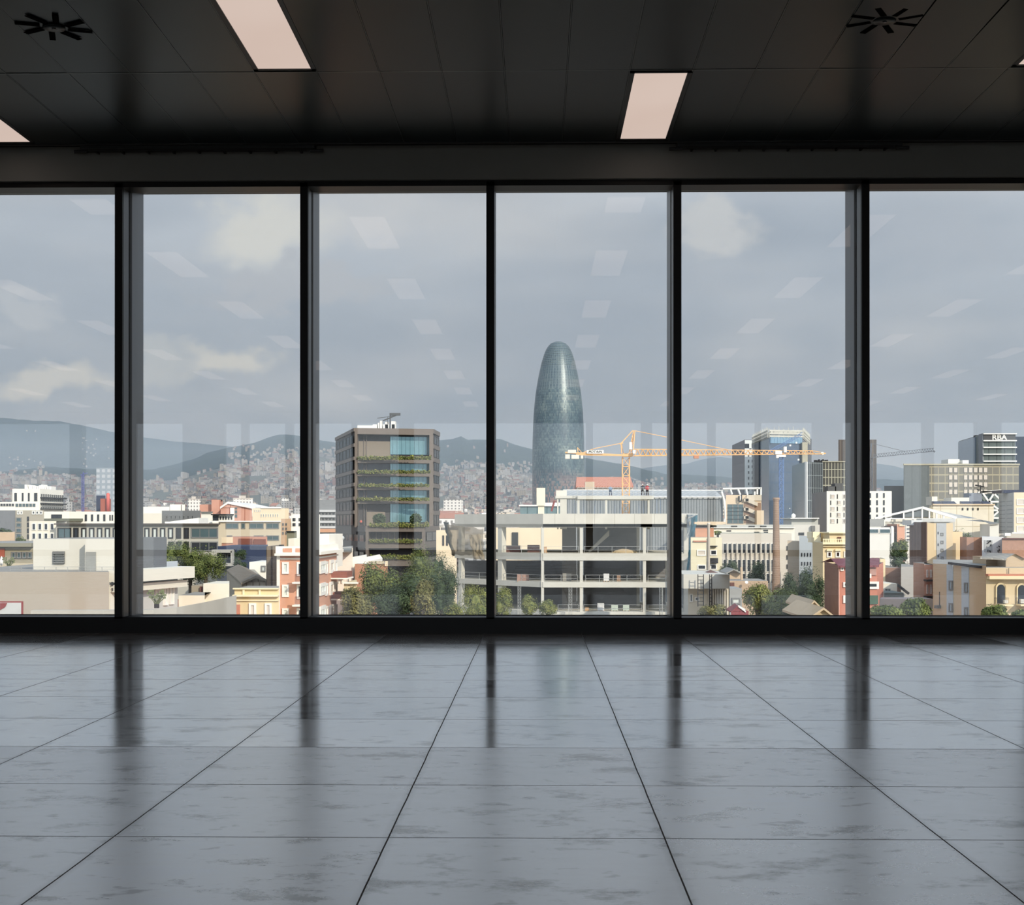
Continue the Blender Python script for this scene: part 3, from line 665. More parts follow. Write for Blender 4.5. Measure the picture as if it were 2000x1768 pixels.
r = empty('parasol', P(3, 1106, 93), 'closed cream parasol on the terrace at the left edge', 'parasol'); b = MB(); b.lathe([(.03,0),(.03,.05),(.10,.1),(.14,.3),(.05,.62),(.01,.68)], 10); b.build('canopy', whitef, r)
# office range
s = simple('annex_block', 'cream annex with two rows of four dark square windows, left', 57, 110, 150, 12, 1018, C_('cream2', (226,216,192)), roofm=roofg)
s.wins(0, 60.5, 108, 1021, 1037, 4, 1, .62, .82, 'w', 'd', .06); s.wins(0, 60.5, 108, 1040, 1056, 4, 1, .62, .82, 'w', 'd', .06)
off = C_('office_grey', (186,180,162))
s = simple('office_building', 'long flat-roofed office with rows of blinds-down windows', 110, 427, 149, 14, 1023, off, roofm=roofg)
s.band(0, 108, 430, 1022.4, 1025, .5, mat('roof_edge_dark', (88,78,70), .7), 'roof_edge')
s.wins(0, 112.5, 139.5, 1031, 1052, 1, 1, 1, 1, 'k', 't', .12)
s.wins(0, 141, 372, 1031, 1052, 15, 1, .66, 1, 'k', 'b', .14, mask=lambda a, c_: a not in (0, 13, 14)); s.wins(0, 141, 372, 1031, 1052, 15, 1, .66, 1, 'k', 'd', .14, mask=lambda a, c_: a in (0, 13, 14))
s.wins(0, 373, 426, 1031, 1051, 1, 1, 1, 1, 'g', 't', .12); s.wins(0, 296, 372, 1058, 1079, 5, 1, .66, 1, 'k', 'd', .12); s.wins(0, 373, 426, 1058, 1077, 1, 1, 1, 1, 'g', 'd', .12)
s = simple('long_white_building', 'long white building with slit windows above the office roof, left', 85, 262, 200, 18, 999.5, C_('white', (238,232,214)), roofm=roofg)
s.wins(0, 100.5, 121, 1005, 1012.5, 1, 1, 1, 1, 'k', 'd'); s.wins(0, 162, 210, 1005, 1018, 4, 1, .32, 1, 'k', 'd', .05); s.wins(0, 213, 222, 1006, 1017, 2, 1, .5, 1, 'k', 'd', .05)
s.band(0, 86, 162, 1013, 1018, .6, mat('terrace_green', (110,112,92), .9), 'roof_terrace_hedge')
s = simple('glazed_office', 'grey office with glazed bays at the left edge behind the tan block', -120, 86, 180, 16, 997, C_('warm_grey', (172,162,140)), roofm=roofg)
s.band(0, -100, 30, 997, 1060, .15, mat('grey_panel', (118,120,122), .6), 'grey_panels'); s.wins(0, 2, 26, 1018, 1036, 3, 1, .8, 1, 'g', 'b', .1); s.wins(0, 32, 42, 1010, 1052, 1, 4, 1, .8, 'g', 't'); s.wins(0, 33, 45, 998, 1005, 2, 1, .8, 1, 'w', 'd'); s.wins(0, 62, 84, 998, 1005, 3, 1, .8, 1, 'w', 'd'); s.wins(0, 53, 57, 1008, 1054, 1, 4, .8, .8, 'k', 'd', .05)
s = Bld('hotel', 'white hotel with dark slatted balconies and rooftop plant, upper left', XY(70, 300)); s.walls(FP((24,300),(78,299),(124,314),(124,335),(24,330)), 24, 955, C_('white', (238,232,214)), roofm=roofg)
s.wins(0, 28.5, 33, 963, 979, 1, 1, 1, 1, 'k', 'd', .05); s.wins(0, 43, 46, 963, 979, 1, 1, 1, 1, 'k', 'd', .05); s.wins(0, 55, 58, 963, 979, 1, 1, 1, 1, 'k', 'd', .05); s.wins(0, 67, 73, 963, 979, 1, 1, 1, 1, 'k', 'd', .05)
s.wins(1, 79, 124, 963, 997, 11, 4, .55, .5, 'k', 'b', .12); s.band(1, 78.5, 124, 970.5, 973.5, .8, darkf, 'balcony'); s.band(1, 78.5, 124, 982, 984.5, .8, darkf, 'balcony'); s.band(1, 78.5, 124, 993, 995, .8, darkf, 'balcony')
b = MB(); q = random.Random(2)
for i in range(13): x = 48+4*i; a = P(x, 956, 306); h = q.uniform(.4, 1.1); b.box(a.x, a.x+q.uniform(.3,.5), 306, 309, a.z-.2, a.z+h)
s.part('roof_plant', b, whitef)
s = simple('white_podium', 'low white podium building with grey louvres in front of the hotel', -120, 77, 285, 14, 981, C_('white', (238,232,214)), roofm=roofg); s.wins(0, -5, 28, 984, 989, 6, 1, .8, 1, 'g', 'd', .05); s.wins(0, 30, 70, 984, 990, 6, 1, .8, 1, 'g', 't', .05)
s = simple('hazy_tower', 'pale bluish tower block far off, left of the second window post', 188, 250, 1500, 40, 914, grid_mat('tower_hazy', (186,192,198), (150,160,168), (6,6), (2.4,2.6)))
s = Bld('water_tank', 'red cylindrical roof tank on orange base, left of the first post', XY(211, 420)); b = MB(); a = P(211, 980, 420); rr = 3.4*420/F; b.lathe([(rr, a.z-3), (rr, P(211,965,420).z), (rr*.6, P(211,963,420).z)], 18, a.x, 420); s.part('tank', b, mat('tank_red', (226,92,74), .6))
b = MB(); a = P(196, 985, 421); c_ = P(207, 974, 421); b.box(a.x, c_.x, 421, 426, BASE, c_.z); s.part('base_block', b, mat('brick_red', None) if 0 else MATS['brick_red'])
s = simple('navy_block', 'small dark blue block beside the red roof tank', 188, 206, 430, 6, 968, mat('navy_cladding', (48,58,84), .6))
# ================================================================ SECOND WINDOW
s = simple('white_warehouse', 'white flat block above the grey warehouse, second window', 262, 331, 330, 14, 990, C_('white', (238,232,214)))
s = simple('white_cube', 'bright white rooftop cube left of the terracotta buildings', 332, 361, 340, 10, 985.5, C_('white', (238,232,214))); s.band(0, 354, 355, 986, 1000, .1, darkf, 'downpipe')
s = simple('grey_warehouse', 'dark grey flat-roofed warehouse in the second window', 316, 392, 262, 20, 997.5, mat('slate_cladding', (108,110,110), .7)); s.wins(0, 322, 380, 1007, 1014, 7, 1, .4, 1, 'g', 'd', .08)
s = simple('cream_gable_wall', 'plain cream wall left of the dark grey warehouse', 250, 315, 255, 8, 1003, C_('cream2', (226,216,192)))
s = simple('small_white_house', 'small white house right of the dark grey warehouse', 393, 415, 255, 8, 1000, C_('white', (238,232,214))); s.band(0, 392.5, 416, 999.5, 1001, .6, greyf, 'roof_edge')
s = simple('flat_roof_pavilion', 'white pavilion with a flat dark roof below the terracotta gable', 415, 456, 250, 8, 1004, C_('white', (238,232,214))); s.band(0, 414, 457, 1004, 1006.5, .9, darkf, 'roof_edge'); s.wins(0, 416, 427, 1007, 1017, 1, 1, 1, 1, 'k', 'd'); s.wins(0, 428, 455, 1009, 1015, 5, 1, .5, 1, 'k', 'd', .04)
s = simple('sloping_skylight', 'white sloping skylight roof on the office, second window', 322, 388, 152.5, 5, 1019, C_('white', (238,232,214)))
b = MB(); a = P(322, 1022, 151.5); c_ = P(388, 1011.5, 151.5); b.prism([(a.x,151.5),(c_.x,151.5),(c_.x,156),(a.x,156)], a.z-.3, [a.z+.1, c_.z, c_.z, a.z+.1]); s.part('skylight', b, whitef)
terr = grid_mat('terracotta_panels', (212,148,120), (150,84,62), (3.6,50), (.14,.1), x_only=True, rough=.8)
s = simple('terracotta_hall', 'terracotta hall with a white pitched roof, second window', 431, 492, 325, 26, 990, terr)
b = MB(); fp = R4(431, 492, 325, 26); pk = P(446, 980, 325); e1 = P(431, 990, 325); e2 = P(500, 991, 325)
b.quad([(e1.x,324.8,e1.z-.2),(e2.x,324.8,e2.z),(pk.x,324.8,pk.z)]); s.part('gable', b, terr)
b = MB(); b.prism([(pk.x,324.4),(e2.x,324.4),(e2.x,352),(pk.x,352)], [pk.z-.5,e2.z-.5,e2.z-.5,pk.z-.5], [pk.z,e2.z,e2.z,pk.z]); b.prism([(e1.x,324.4),(pk.x,324.4),(pk.x,352),(e1.x,352)], [e1.z-.5,pk.z-.5,pk.z-.5,e1.z-.5], [e1.z,pk.z,pk.z,e1.z]); s.part('roof', b, whitef)
s.band(0, 450, 458, 992, 1017, .2, whitef, 'stair_strip'); s.wins(0, 458, 464, 988, 1012, 1, 3, .8, .8, 'g', 't')
s = simple('terracotta_box', 'low terracotta box at the left of the terracotta cluster', 390, 414, 330, 12, 985.5, terr)
s = simple('terracotta_stack', 'taller terracotta block in the middle of the terracotta cluster', 413, 431, 328, 12, 976.5, terr)
s = simple('cream_terrace_block', 'cream block with small windows right of the terracotta hall', 493, 564, 300, 12, 993, C_('cream3', (232,208,166)), roofm=roofg); s.wins(0, 496, 510, 996, 1000, 4, 1, .5, 1, 'w', 'd', .05); s.wins(0, 508, 545, 1004, 1010, 8, 1, .4, 1, 'w', 'd', .05); s.band(0, 510, 550, 990, 993, .3, whitef, 'parapet')
fac = C_('factory', (202,184,150))
s = simple('factory_building', 'beige factory with wide workshop glazing, second window', 427, 549, 210, 20, 1019, fac, roofm=roofg); s.band(0, 390, 549, 1017.5, 1019.5, .4, whitef, 'white_coping')
for (a, c_) in ((441,466),(471,479),(487,515),(520,545)): s.wins(0, a, c_, 1022, 1033, 1, 1, 1, 1, 'g', 't', .12)
for (a, c_) in ((443,454),(496,515),(520,545)): s.wins(0, a, c_, 1046, 1056, 1, 1, 1, 1, 'g', 't', .12)
s = simple('tan_stair_block', 'tan block with small balconies right of the factory', 549, 568, 215, 8, 1013.5, mat('tan_render2', (196,158,118), .85)); s.wins(0, 550, 562, 1020, 1046, 2, 3, .5, .6, 'g', 'd', .08)
s = simple('white_flats', 'white flats with dark windows against the third window post', 569, 625, 230, 10, 1005, C_('white', (238,232,214))); s.wins(0, 571, 578, 1010, 1030, 1, 2, .8, .6, 'k', 'd', .1); s.wins(0, 581, 620, 1010, 1030, 4, 2, .5, .6, 'k', 'd', .1)
s = simple('rooftop_hut', 'olive-grey rooftop hut beside the third window post', 560, 578, 120, 5, 1038, mat('hut_olive', (128,124,96), .8)); s.band(0, 559, 578.5, 1037, 1039, .2, darkf, 'roof_edge')
s = simple('cream_parapet_house', 'cream parapet wall below the rooftop hut', 563, 600, 112, 5, 1052, C_('cream', (232,222,196)))
s = simple('brick_annex', 'row of orange-brown brick sheds below the factory', 433, 522, 165, 8, 1049, mat('brick_orange', (196,132,102), .85, 0, .25, 1.5), roofm=mat('roof_clay', None) if 0 else MATS['roof_clay']); s.band(0, 467, 493, 1052, 1066, .2, mat('brick_dark', (128,66,48), .85), 'door_panel'); s.band(0, 496, 519, 1053, 1066, .2, MATS['brick_dark'], 'door_panel'); s.band(0, 433, 455, 1049, 1061, .1, C_('cream3', (232,208,166)), 'cream_panel')
s = simple('navy_wall_hall', 'big navy blue shed wall in the second window', 425, 523, 140, 10, 1067, mat('navy_wall', (46,60,90), .8, 0, .08))
s = simple('balcony_house', 'grey house with wide balcony slabs behind the trees, second window', 424, 457, 132, 8, 1076, mat('slate_dark', (74,82,96), .8)); 
for y in (1073.5, 1099.5): s.band(0, 418, 457, y, y+6, 1.0, C_('grey_band', (176,172,160)), 'balcony_slab')
s.band(0, 455, 457.5, 1076, 1100, 1.0, C_('grey_band', (176,172,160)), 'end_fin'); s.wins(0, 432, 454, 1082, 1093, 2, 1, .85, 1, 'g', 'd')
s = simple('white_hut', 'small white flat-roofed hut in front of the navy wall', 487, 521, 112, 5, 1098, C_('white', (238,232,214))); s.wins(0, 510, 519, 1105, 1117, 1, 1, 1, 1, 'g', 'b')
s = Bld('gable_house', 'grey corrugated house with a brown pitched roof, second window', XY(495, 88)); corr = grid_mat('corrugated_grey', (178,166,142), (128,118,100), (.42,9), (.08,.1), x_only=True, rough=.8)
fp = FP((472,88),(521,88),(497,112),(443,112)); s.walls(fp, 472, 1137, corr)
a = P(471, 1138, 87.6); c_ = P(522, 1133, 87.6); pk = P(500, 1124.5, 87.6); off2 = Vector(fp[3])-Vector(fp[0]); zz = [a.z, c_.z, pk.z]
b = MB(); O = Vector((off2.x, off2.y, 0)); bb = [Vector((a.x,87.6,a.z)), Vector((pk.x,87.6,pk.z)), Vector((c_.x,87.6,c_.z))]; dn = Vector((0,0,-.15))
for m_, n_ in ((0,1),(1,2)):
    p0, p1 = bb[m_], bb[n_]; b.quad([p0, p1, p1+O, p0+O]); b.quad([p0+dn, p0+O+dn, p1+O+dn, p1+dn]); b.quad([p0+dn, p1+dn, p1, p0])
s.part('roof', b, mat('roof_brown', (128,114,92), .85, 0, .2)); b = MB(); b.quad([bb[0]+Vector((0,.5,-.1)), bb[2]+Vector((0,.5,-.1)), bb[1]+Vector((0,.5,-.1))]); s.part('gable_wall', b, corr)
s = simple('ribbed_tower_wall', 'tall brown ribbed wall left of the orange apartment building', 520, 545, 84, 6, 1067, grid_mat('ribbed_brown', (122,104,80), (66,54,42), (.36,9), (.12,.1), x_only=True, rough=.8))
# yellow house
ye = C_('yellow', (228,204,146)); yl = C_('pale_yellow', (240,222,172))
s = simple('yellow_house', 'yellow house with sun curtains in front of the orange apartment', 458, 545, 76, 3.5, 1150, ye, roofm=roofg)
s.band(0, 456, 545, 1148.5, 1151, .2, yl, 'coping'); s.band(0, 456, 545, 1161.5, 1165, .3, yl, 'cornice')
for x in (476.5, 508): s.band(0, x-2, x+2, 1151, 1162, .12, yl, 'parapet_pier')
for (a, c_) in ((486.5,501),(517.5,531)): s.wins(0, a, c_, 1178, 1215, 1, 1, 1, 1, 'w', 'c', .14)
s.band(0, 459, 469, 1181, 1215, .1, mat('blind_orange', (206,120,80), .8), 'roller_blind'); s.band(0, 458, 545, 1172, 1174, .12, yl, 'string_course')
# orange apartment
orr = C_('orange', (218,152,114)); wh = C_('warm_white', (244,234,214))
s = Bld('orange_apartments', 'orange corner apartment house with white window surrounds', XY(590, 80)); s.walls(FP((541,80),(612,80),(657.5,88.5),(640,104),(541,98)), 541, 1079, orr, roofm=roofg)
s.band(0, 539, 612.5, 1067, 1081, .12, wh, 'parapet'); s.band(0, 539, 612.5, 1081, 1085.5, .5, wh, 'cornice'); s.band(0, 541, 547, 1085, 1220, .1, wh, 'corner_pilaster'); s.band(0, 541, 612, 1090, 1093, .12, wh, 'string_course')
for (a, c_) in ((553.5,571),(578,596)): s.band(0, a, c_, 1071, 1078.5, .16, orr, 'parapet_panel')
for (y0, y1) in ((1098,1121),(1142,1166),(1188,1212)): s.wins(0, 551.5, 564.5, y0, y1, 1, 1, 1, 1, 'w', 'b', .26); s.wins(0, 580, 592, y0, y1+4, 1, 1, 1, 1, 'w', 'd', .26)
for y in (1122, 1166): 
    s.band(0, 576.5, 594, y+14, y+17, 1.0, wh, 'balcony_slab')
    b = MB(); A3, B3 = P(576.5, y, 79), P(594, y, 79)
    for i in range(12): p = A3.lerp(B3, i/11); b.bar(p, p-Vector((0,0,.42)), .015)
    b.bar(A3, B3, .02); s.part('balcony_railing', b, shut)
s.band(1, 612, 657.5, 1078, 1084, .45, wh, 'cornice'); s.band(1, 612, 657.5, 1066, 1078.5, .12, wh, 'parapet'); s.band(1, 612, 657.5, 1089, 1092, .12, wh, 'string_course')
for (y0, y1) in ((1097,1121),(1140,1164),(1185,1211)):
    s.wins(1, 623.5, 634, y0, y1, 1, 1, 1, 1, 'w', 'b', .22); s.wins(1, 634.5, 638.5, y0, y1, 1, 1, 1, 1, 'w', 'c', .12, name='shutter'); s.wins(1, 643, 650, y0-3, y1-1, 1, 1, 1, 1, 'w', 'c', .2); s.wins(1, 652, 656.5, y0-3, y1-1, 1, 1, 1, 1, 'w', 'b', .15)
for y in (1117, 1158):
    s.band(1, 646, 657.5, y+12, y+14.5, 1.1, wh, 'balcony_slab'); s.band(1, 647, 657.5, y, y+12, 1.0, mat('balcony_iron', (150,78,54), .7), 'balcony_railing')
b = MB(); a = P(605, 1080, 86); c_ = P(643, 1044, 86); b.box(a.x, c_.x, 86, 92, a.z-1, c_.z); s.part('penthouse', b, wh); b = MB(); a = P(645, 1080, 88); 
# ================================================================ THIRD WINDOW
s = simple('white_stepped_house', 'bright white house with a tiled lean-to beside the orange apartment', 657, 689, 95, 8, 1070, wh, roofm=roofg)
b = MB(); a = P(658.5, 1076, 94.6); c_ = P(686, 1070.5, 94.6); b.prism([(a.x,94.0),(c_.x,94.0),(c_.x,95),(a.x,95)], a.z-.1, [a.z,a.z,c_.z,c_.z]); s.part('tiled_eave', b, mat('slate_tile', (118,118,112), .8))
s.wins(0, 658, 671, 1132, 1139, 2, 1, .35, 1, 'w', 'd', .05); s.wins(0, 679, 683, 1130, 1140, 1, 1, .8, 1, 'w', 'd', .05); s.band(0, 657, 677, 1120, 1126, .6, shut, 'porch_roof'); s.band(0, 672, 674.5, 1116, 1123, .2, MATS['sign_red'], 'red_towel')
s = simple('vaulted_white_house', 'white house with a rounded roof end next to the stepped house', 689, 716, 96, 8, 1088, wh); b = MB(); a = P(716, 1088, 96); c_ = P(722, 1096, 96); b.prism([(a.x,96),(c_.x,96),(c_.x,104),(a.x,104)], BASE, [a.z,c_.z,c_.z,a.z]); s.part('sloped_end', b, wh)
s = simple('brick_house', 'brown brick wall house behind the trees, third window', 693, 757, 94.5, 5, 1102, mat('brick_tan', (192,128,84), .85, 0, .2, 3), roofm=roofg); s.band(0, 720, 750, 1096, 1102, .1, C_('tan', (200,184,150)), 'coping'); s.band(0, 752, 757.5, 1096, 1106, .15, C_('cream3', (232,208,166)), 'end_block'); s.band(0, 719.4, 720.2, 1101, 1130, .1, darkf, 'downpipe')
s = simple('yellow_shed', 'small yellow rendered shed below the brown brick wall', 672, 697, 86, 5, 1139, ye); s.band(0, 657, 672, 1155, 1160, .8, mat('awning_dark', (64,40,40), .8), 'awning'); s.band(0, 671, 700, 1137, 1140, .3, wh, 'coping')
s = simple('striped_office', 'grey office with white horizontal bands beside the dark tower', 600, 655.5, 330, 16, 976, mat('grey_cladding2', (126,128,128), .7)); 
for y in (996, 1006.5, 1017.5, 1028): s.band(0, 600, 655.5, y, y+4.2, .6, mat('band_grey', (190,190,188), .7), 'floor_band'); 
s.band(0, 600, 655.5, 1033, 1040, .8, mat('orange_band', (206,138,84), .8), 'orange_band')
for y in (1000.5, 1011, 1022): s.wins(0, 600, 655, y, y+6, 8, 1, .85, .9, 'g', 'd', .1)
# ---- the dark tower with planted terraces
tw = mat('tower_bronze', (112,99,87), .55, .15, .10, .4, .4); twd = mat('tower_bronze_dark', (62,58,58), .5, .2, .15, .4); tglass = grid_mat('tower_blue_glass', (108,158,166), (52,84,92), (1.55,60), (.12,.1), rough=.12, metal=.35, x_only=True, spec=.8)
Yt = 400
s = Bld('dark_tower', 'bronze-grey office tower with planted terraces and blue glass', XY(760, Yt))
fu = FP((692.5,Yt),(846,Yt+5),(858,Yt+20),(845,Yt+48),(655.5,Yt+45)); ztop = Z(692.5, 836, Yt)
core = [Vector(fu[0])+Vector((0,3.4)), Vector(fu[1])+Vector((-.2,3.4)), Vector(fu[2]), Vector(fu[3]), Vector(fu[4])]
s.fp = fu
def tslab(y0, y1, fpx, zr, name='terrace_band', dep=None, m=tw):
    b = MB(); b.prism(fpx, Z(zr[0], y1, zr[1]), Z(zr[0], y0, zr[1])); return s.part(name, b, m)
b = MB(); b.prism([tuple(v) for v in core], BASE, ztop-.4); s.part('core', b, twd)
zr = (692.5, Yt)
for (y0, y1) in ((836,848),(896,904),(923,930),(949,957),(976,984)): tslab(y0, y1, [fu[0], fu[1], (fu[1][0], fu[1][1]+3.5), (fu[0][0], fu[0][1]+3.5)], zr)
fl = FP((714,384),(829,384),(858,402),(845,430),(655.5,446),(657,440)); fl = FP((714,386),(830,386),(858,408),(856,446),(655.5,446))
for (px0, px1) in ((692.5,698),(838.5,846)):
    A3 = XY(px0, Yt+(px0-692.5)/153.5*5); B3 = XY(px1, Yt+(px1-692.5)/153.5*5); b = MB(); b.prism([A3, B3, (B3[0], B3[1]+3.6), (A3[0], A3[1]+3.6)], Z(692.5, 1030, Yt), ztop-.02); s.part('frame_pier', b, tw)
# recessed back walls: brown wall and blue glass
inner = [(core[0].x, core[0].y), (core[1].x, core[1].y)]
s.fp = [tuple(v) for v in core]
s.band(0, 700, 763, 862, 896, .25, mat('tower_brown_wall', (132,118,98), .7), 'inner_wall'); s.band(0, 716, 752, 1000, 1027, .25, MATS['tower_brown_wall'], 'inner_wall')
for (y0, y1) in ((853,888),(904,923),(930,949),(957,976),(984,1020)): s.band(0, 762, 838, y0, y1, .4, tglass, 'glass_wall')
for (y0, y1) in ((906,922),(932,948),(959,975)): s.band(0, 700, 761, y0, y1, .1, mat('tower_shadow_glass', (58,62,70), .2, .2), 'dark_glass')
for px in (710.5, 715.5): s.band(0, px-.6, px+.6, 848, 1027, .5, tw, 'riser_pipe')
s.fp = fu
zf = [(848,866),(872,892),(897,918),(925,943),(952,970),(979,997),(1004,1027)]
for (y0, y1) in zf:
    za, zb = Z(692.5, y0, Yt), Z(692.5, y1, Yt)
    s.uwins(4, .06, .94, zb, za, 5, 1, .86, .96, 'k', 'd', .1); s.uwins(1, .12, .9, zb, za, 2, 1, .86, .9, 'k', 'd', .1)
A3, B3 = Vector(fu[4]), Vector(fu[0]); u_ = (B3-A3).normalized(); nn = Vector((u_.y, -u_.x))
for yb in (836, 866, 892, 918, 943, 970, 997):
    b = MB(); zt_ = Z(692.5, yb, Yt); b.prism([tuple(A3+nn*.25), tuple(B3+nn*.25), tuple(B3), tuple(A3)], zt_-1.0, zt_-.02); s.part('side_band', b, tw)
    C3, D3 = Vector(fu[1]), Vector(fu[2]); u2 = (D3-C3).normalized(); n2_ = Vector((u2.y, -u2.x)); b = MB(); b.prism([tuple(C3+n2_*.25), tuple(D3+n2_*.25), tuple(D3), tuple(C3)], zt_-1.3, zt_-.02); s.part('side_band', b, tw)
# lower storeys step forward
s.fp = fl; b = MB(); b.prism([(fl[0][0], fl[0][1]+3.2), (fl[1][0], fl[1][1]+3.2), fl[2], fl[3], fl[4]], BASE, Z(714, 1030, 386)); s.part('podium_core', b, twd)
for (y0, y1) in ((1027.5,1039),(1058,1071),(1090,1106)):
    b = MB(); b.prism([fl[0], fl[1], fl[2], (fl[2][0]-.5, fl[2][1]+3), (fl[1][0], fl[1][1]+3.4), (fl[0][0], fl[0][1]+3.4)], Z(714, y1, 386), Z(714, y0, 386)); s.part('podium_band', b, tw)
    b = MB(); A3, B3 = Vector(fl[4]), Vector(fl[0]); u_ = (B3-A3).normalized(); nn = Vector((u_.y, -u_.x)); b.prism([tuple(A3+nn*.2), tuple(B3+nn*.2), tuple(B3), tuple(A3)], Z(714, y1, 386), Z(714, y0, 386)-.05); s.part('side_band', b, twd)
for (px0, px1) in ((714,720),(824,830)):
    A3 = XY(px0, 386); B3 = XY(px1, 386); b = MB(); b.prism([(A3[0],386.02), (B3[0],386.02), (B3[0],389.6), (A3[0],389.6)], Z(714, 1130, 386), Z(714, 1028, 386)); s.part('frame_pier', b, tw)
s.wins(4, 662, 712, 1042, 1058, 5, 1, .8, 1, 'k', 'd', .1); s.wins(4, 662, 712, 1072, 1090, 5, 1, .8, 1, 'k', 'd', .1); s.wins(1, 833, 855, 1040, 1056, 2, 1, .85, 1, 'g', 'd', .1)
b = MB(); 
for i in range(9): a = P(722+12*i, 1058, 389); b.box(a.x, a.x+.2, 388.9, 389.2, a.z, a.z+2.6)
s.part('window_posts', b, tw)
# rooftop equipment
b = MB(); q = random.Random(4)
for (x0, x1, y0, y1) in ((698,728,831,836),(728,736,829,836),(738,741,826,836),(742,746,822,828),(748,760,829,836),(752,758,824,830),(764,772,823,829),(765,771,829,836)):
    a = P(x0, y1, 412); c_ = P(x1, y0, 412); b.box(a.x, c_.x, 412, 415, ztop-.4, c_.z)
s.part('roof_cabinets', b, whitef)
b = MB(); b.bar(P(762,838,412), P(762,807,412), .22); b.bar(P(737,817,412), P(774,812,412), .12); b.box(P(762,812,412).x, P(782,807,412).x, 411.7, 412.3, P(762,812,412).z, P(782,807,412).z); b.bar(P(748,822,412), P(772,812,412), .25); b.bar(P(757,828,412), P(757,815,412), .12)
s.part('antenna_mast', b, mat('antenna_grey', (96,100,102), .5))
DT = s
# ================================================================ AROUND THE CONSTRUCTION SITE
s = simple('glass_pavilion', 'low teal glass block with a white roof left of the round tower foot', 1016, 1104, 420, 20, 988, grid_mat('pavilion_glass', (110,142,146), (70,96,100), (3,30), (.3,.2), rough=.2, metal=.2, x_only=True)); s.band(0, 1014, 1104, 986, 989, .8, whitef, 'roof_edge'); s.band(0, 1064, 1096, 982, 987, .5, whitef, 'roof_step')
s = Bld('tiled_roof_hall', 'long hall with a terracotta tiled roof behind the crane mast', XY(1180, 450)); s.walls(R4(1126, 1236, 450, 16), 1126, 950, C_('cream3', (232,208,166))); s.band(0, 1126, 1236, 950, 953, .3, shut, 'eave')
a = P(1125, 950, 449); c_ = P(1237, 950, 449); r1_ = P(1127, 933, 457); b = MB(); b.prism([(a.x,448.5),(c_.x,448.5),(c_.x-.4,457),(a.x+.4,457)], a.z-.4, [a.z,a.z,r1_.z+.2,r1_.z+.2]); b.prism([(a.x+.4,457),(c_.x-.4,457),(c_.x,466),(a.x,466)], a.z-.4, [r1_.z+.2,r1_.z+.2,a.z,a.z]); s.part('tiled_roof', b, grid_mat('roof_tiles', (208,138,108), (168,84,56), (.9,50), (.2,.1), x_only=True, rough=.85)); s.box(1143, 1161, 941, 957, 440, 3, C_('beige_box', (214,190,158)), 'lift_box')
s = Bld('ribbed_hall', 'big ribbed metal hall with a curved end behind the construction site', XY(1340, 330)); rib = grid_mat('ribbed_metal', (142,148,150), (92,100,104), (.66,60), (.16,.1), x_only=True, rough=.4, metal=.3)
fp = R4(1105, 1412, 330, 26); s.walls(fp, 1105, 972, rib); a = P(1105, 972, 330); c_ = P(1412, 972, 330); t_ = P(1105, 956, 338)
b = MB(); b.prism([(a.x,329.6),(c_.x,329.6),(c_.x-.8,340),(a.x,340)], a.z-.3, [a.z,a.z,t_.z,t_.z]); s.part('curved_roof', b, grid_mat('roof_ribs', (196,198,194), (120,124,124), (1.3,60), (.42,.1), x_only=True, rough=.5))
b = MB(); pts = [(1409,960),(1411,966),(1413,972),(1415,985),(1416.5,1000),(1416.5,1012),(1414,1022)]
for p0, p1 in zip(pts, pts[1:]): b.bar(P(*p0, 329.2), P(*p1, 329.2), .28, 6)
s.part('end_rib', b, whitef); b = MB(); b.bar(P(1100,957,332), P(1412,958,332), .12); b.bar(P(1100,971,329.4), P(1412,971,329.4), .15); s.part('roof_rails', b, whitef); s.band(0, 1106, 1412, 1019, 1026, .8, C_('cream3', (232,208,166)), 'base_ledge')
s = simple('cream_row', 'row of cream walls seen through the empty storeys of the site', 955, 1110, 300, 12, 1031, C_('cream3', (232,208,166)), roofm=MATS['roof_clay']); s.band(0, 1000, 1012, 1040, 1080, .3, darkf, 'dark_gap')
s = simple('cream_corner_house', 'cream house with dark windows between the dark tower and the site', 852, 892, 300, 10, 1036, C_('cream3', (232,208,166))); s.wins(0, 862, 884, 1046, 1066, 3, 1, .5, 1, 'k', 'd', .2)
# ================================================================ THE BUILDING SITE
conc2 = mat('fresh_concrete', (206,202,186), .9, 0, .14, .35, .2); concd = mat('core_concrete', (112,108,102), .9, 0, .2, .5)
Yc = 190
s = Bld('unfinished_building', 'open concrete frame of a building under construction', XY(1150, Yc), 'building')
G0, G1, G2 = XY(888, 203), XY(1060.5, Yc), XY(1346, Yc)         # left wing turns away from the right one
DEP = 24
def slabpoly(out=0.0, x2=1346): return [XY(888,203), XY(1060.5,Yc), XY(x2,Yc), (XY(x2,Yc)[0], Yc+DEP), (G0[0]+2, G0[1]+DEP-6)]
def hz_(py): return Z(1061, py, Yc)
for (y0, y1, nm) in ((1081,1095,'floor_slab'),(1137,1147.5,'floor_slab'),(1195,1206,'floor_slab')):
    b = MB(); b.prism(slabpoly(), hz_(y1), hz_(y0)); s.part(nm, b, conc2)
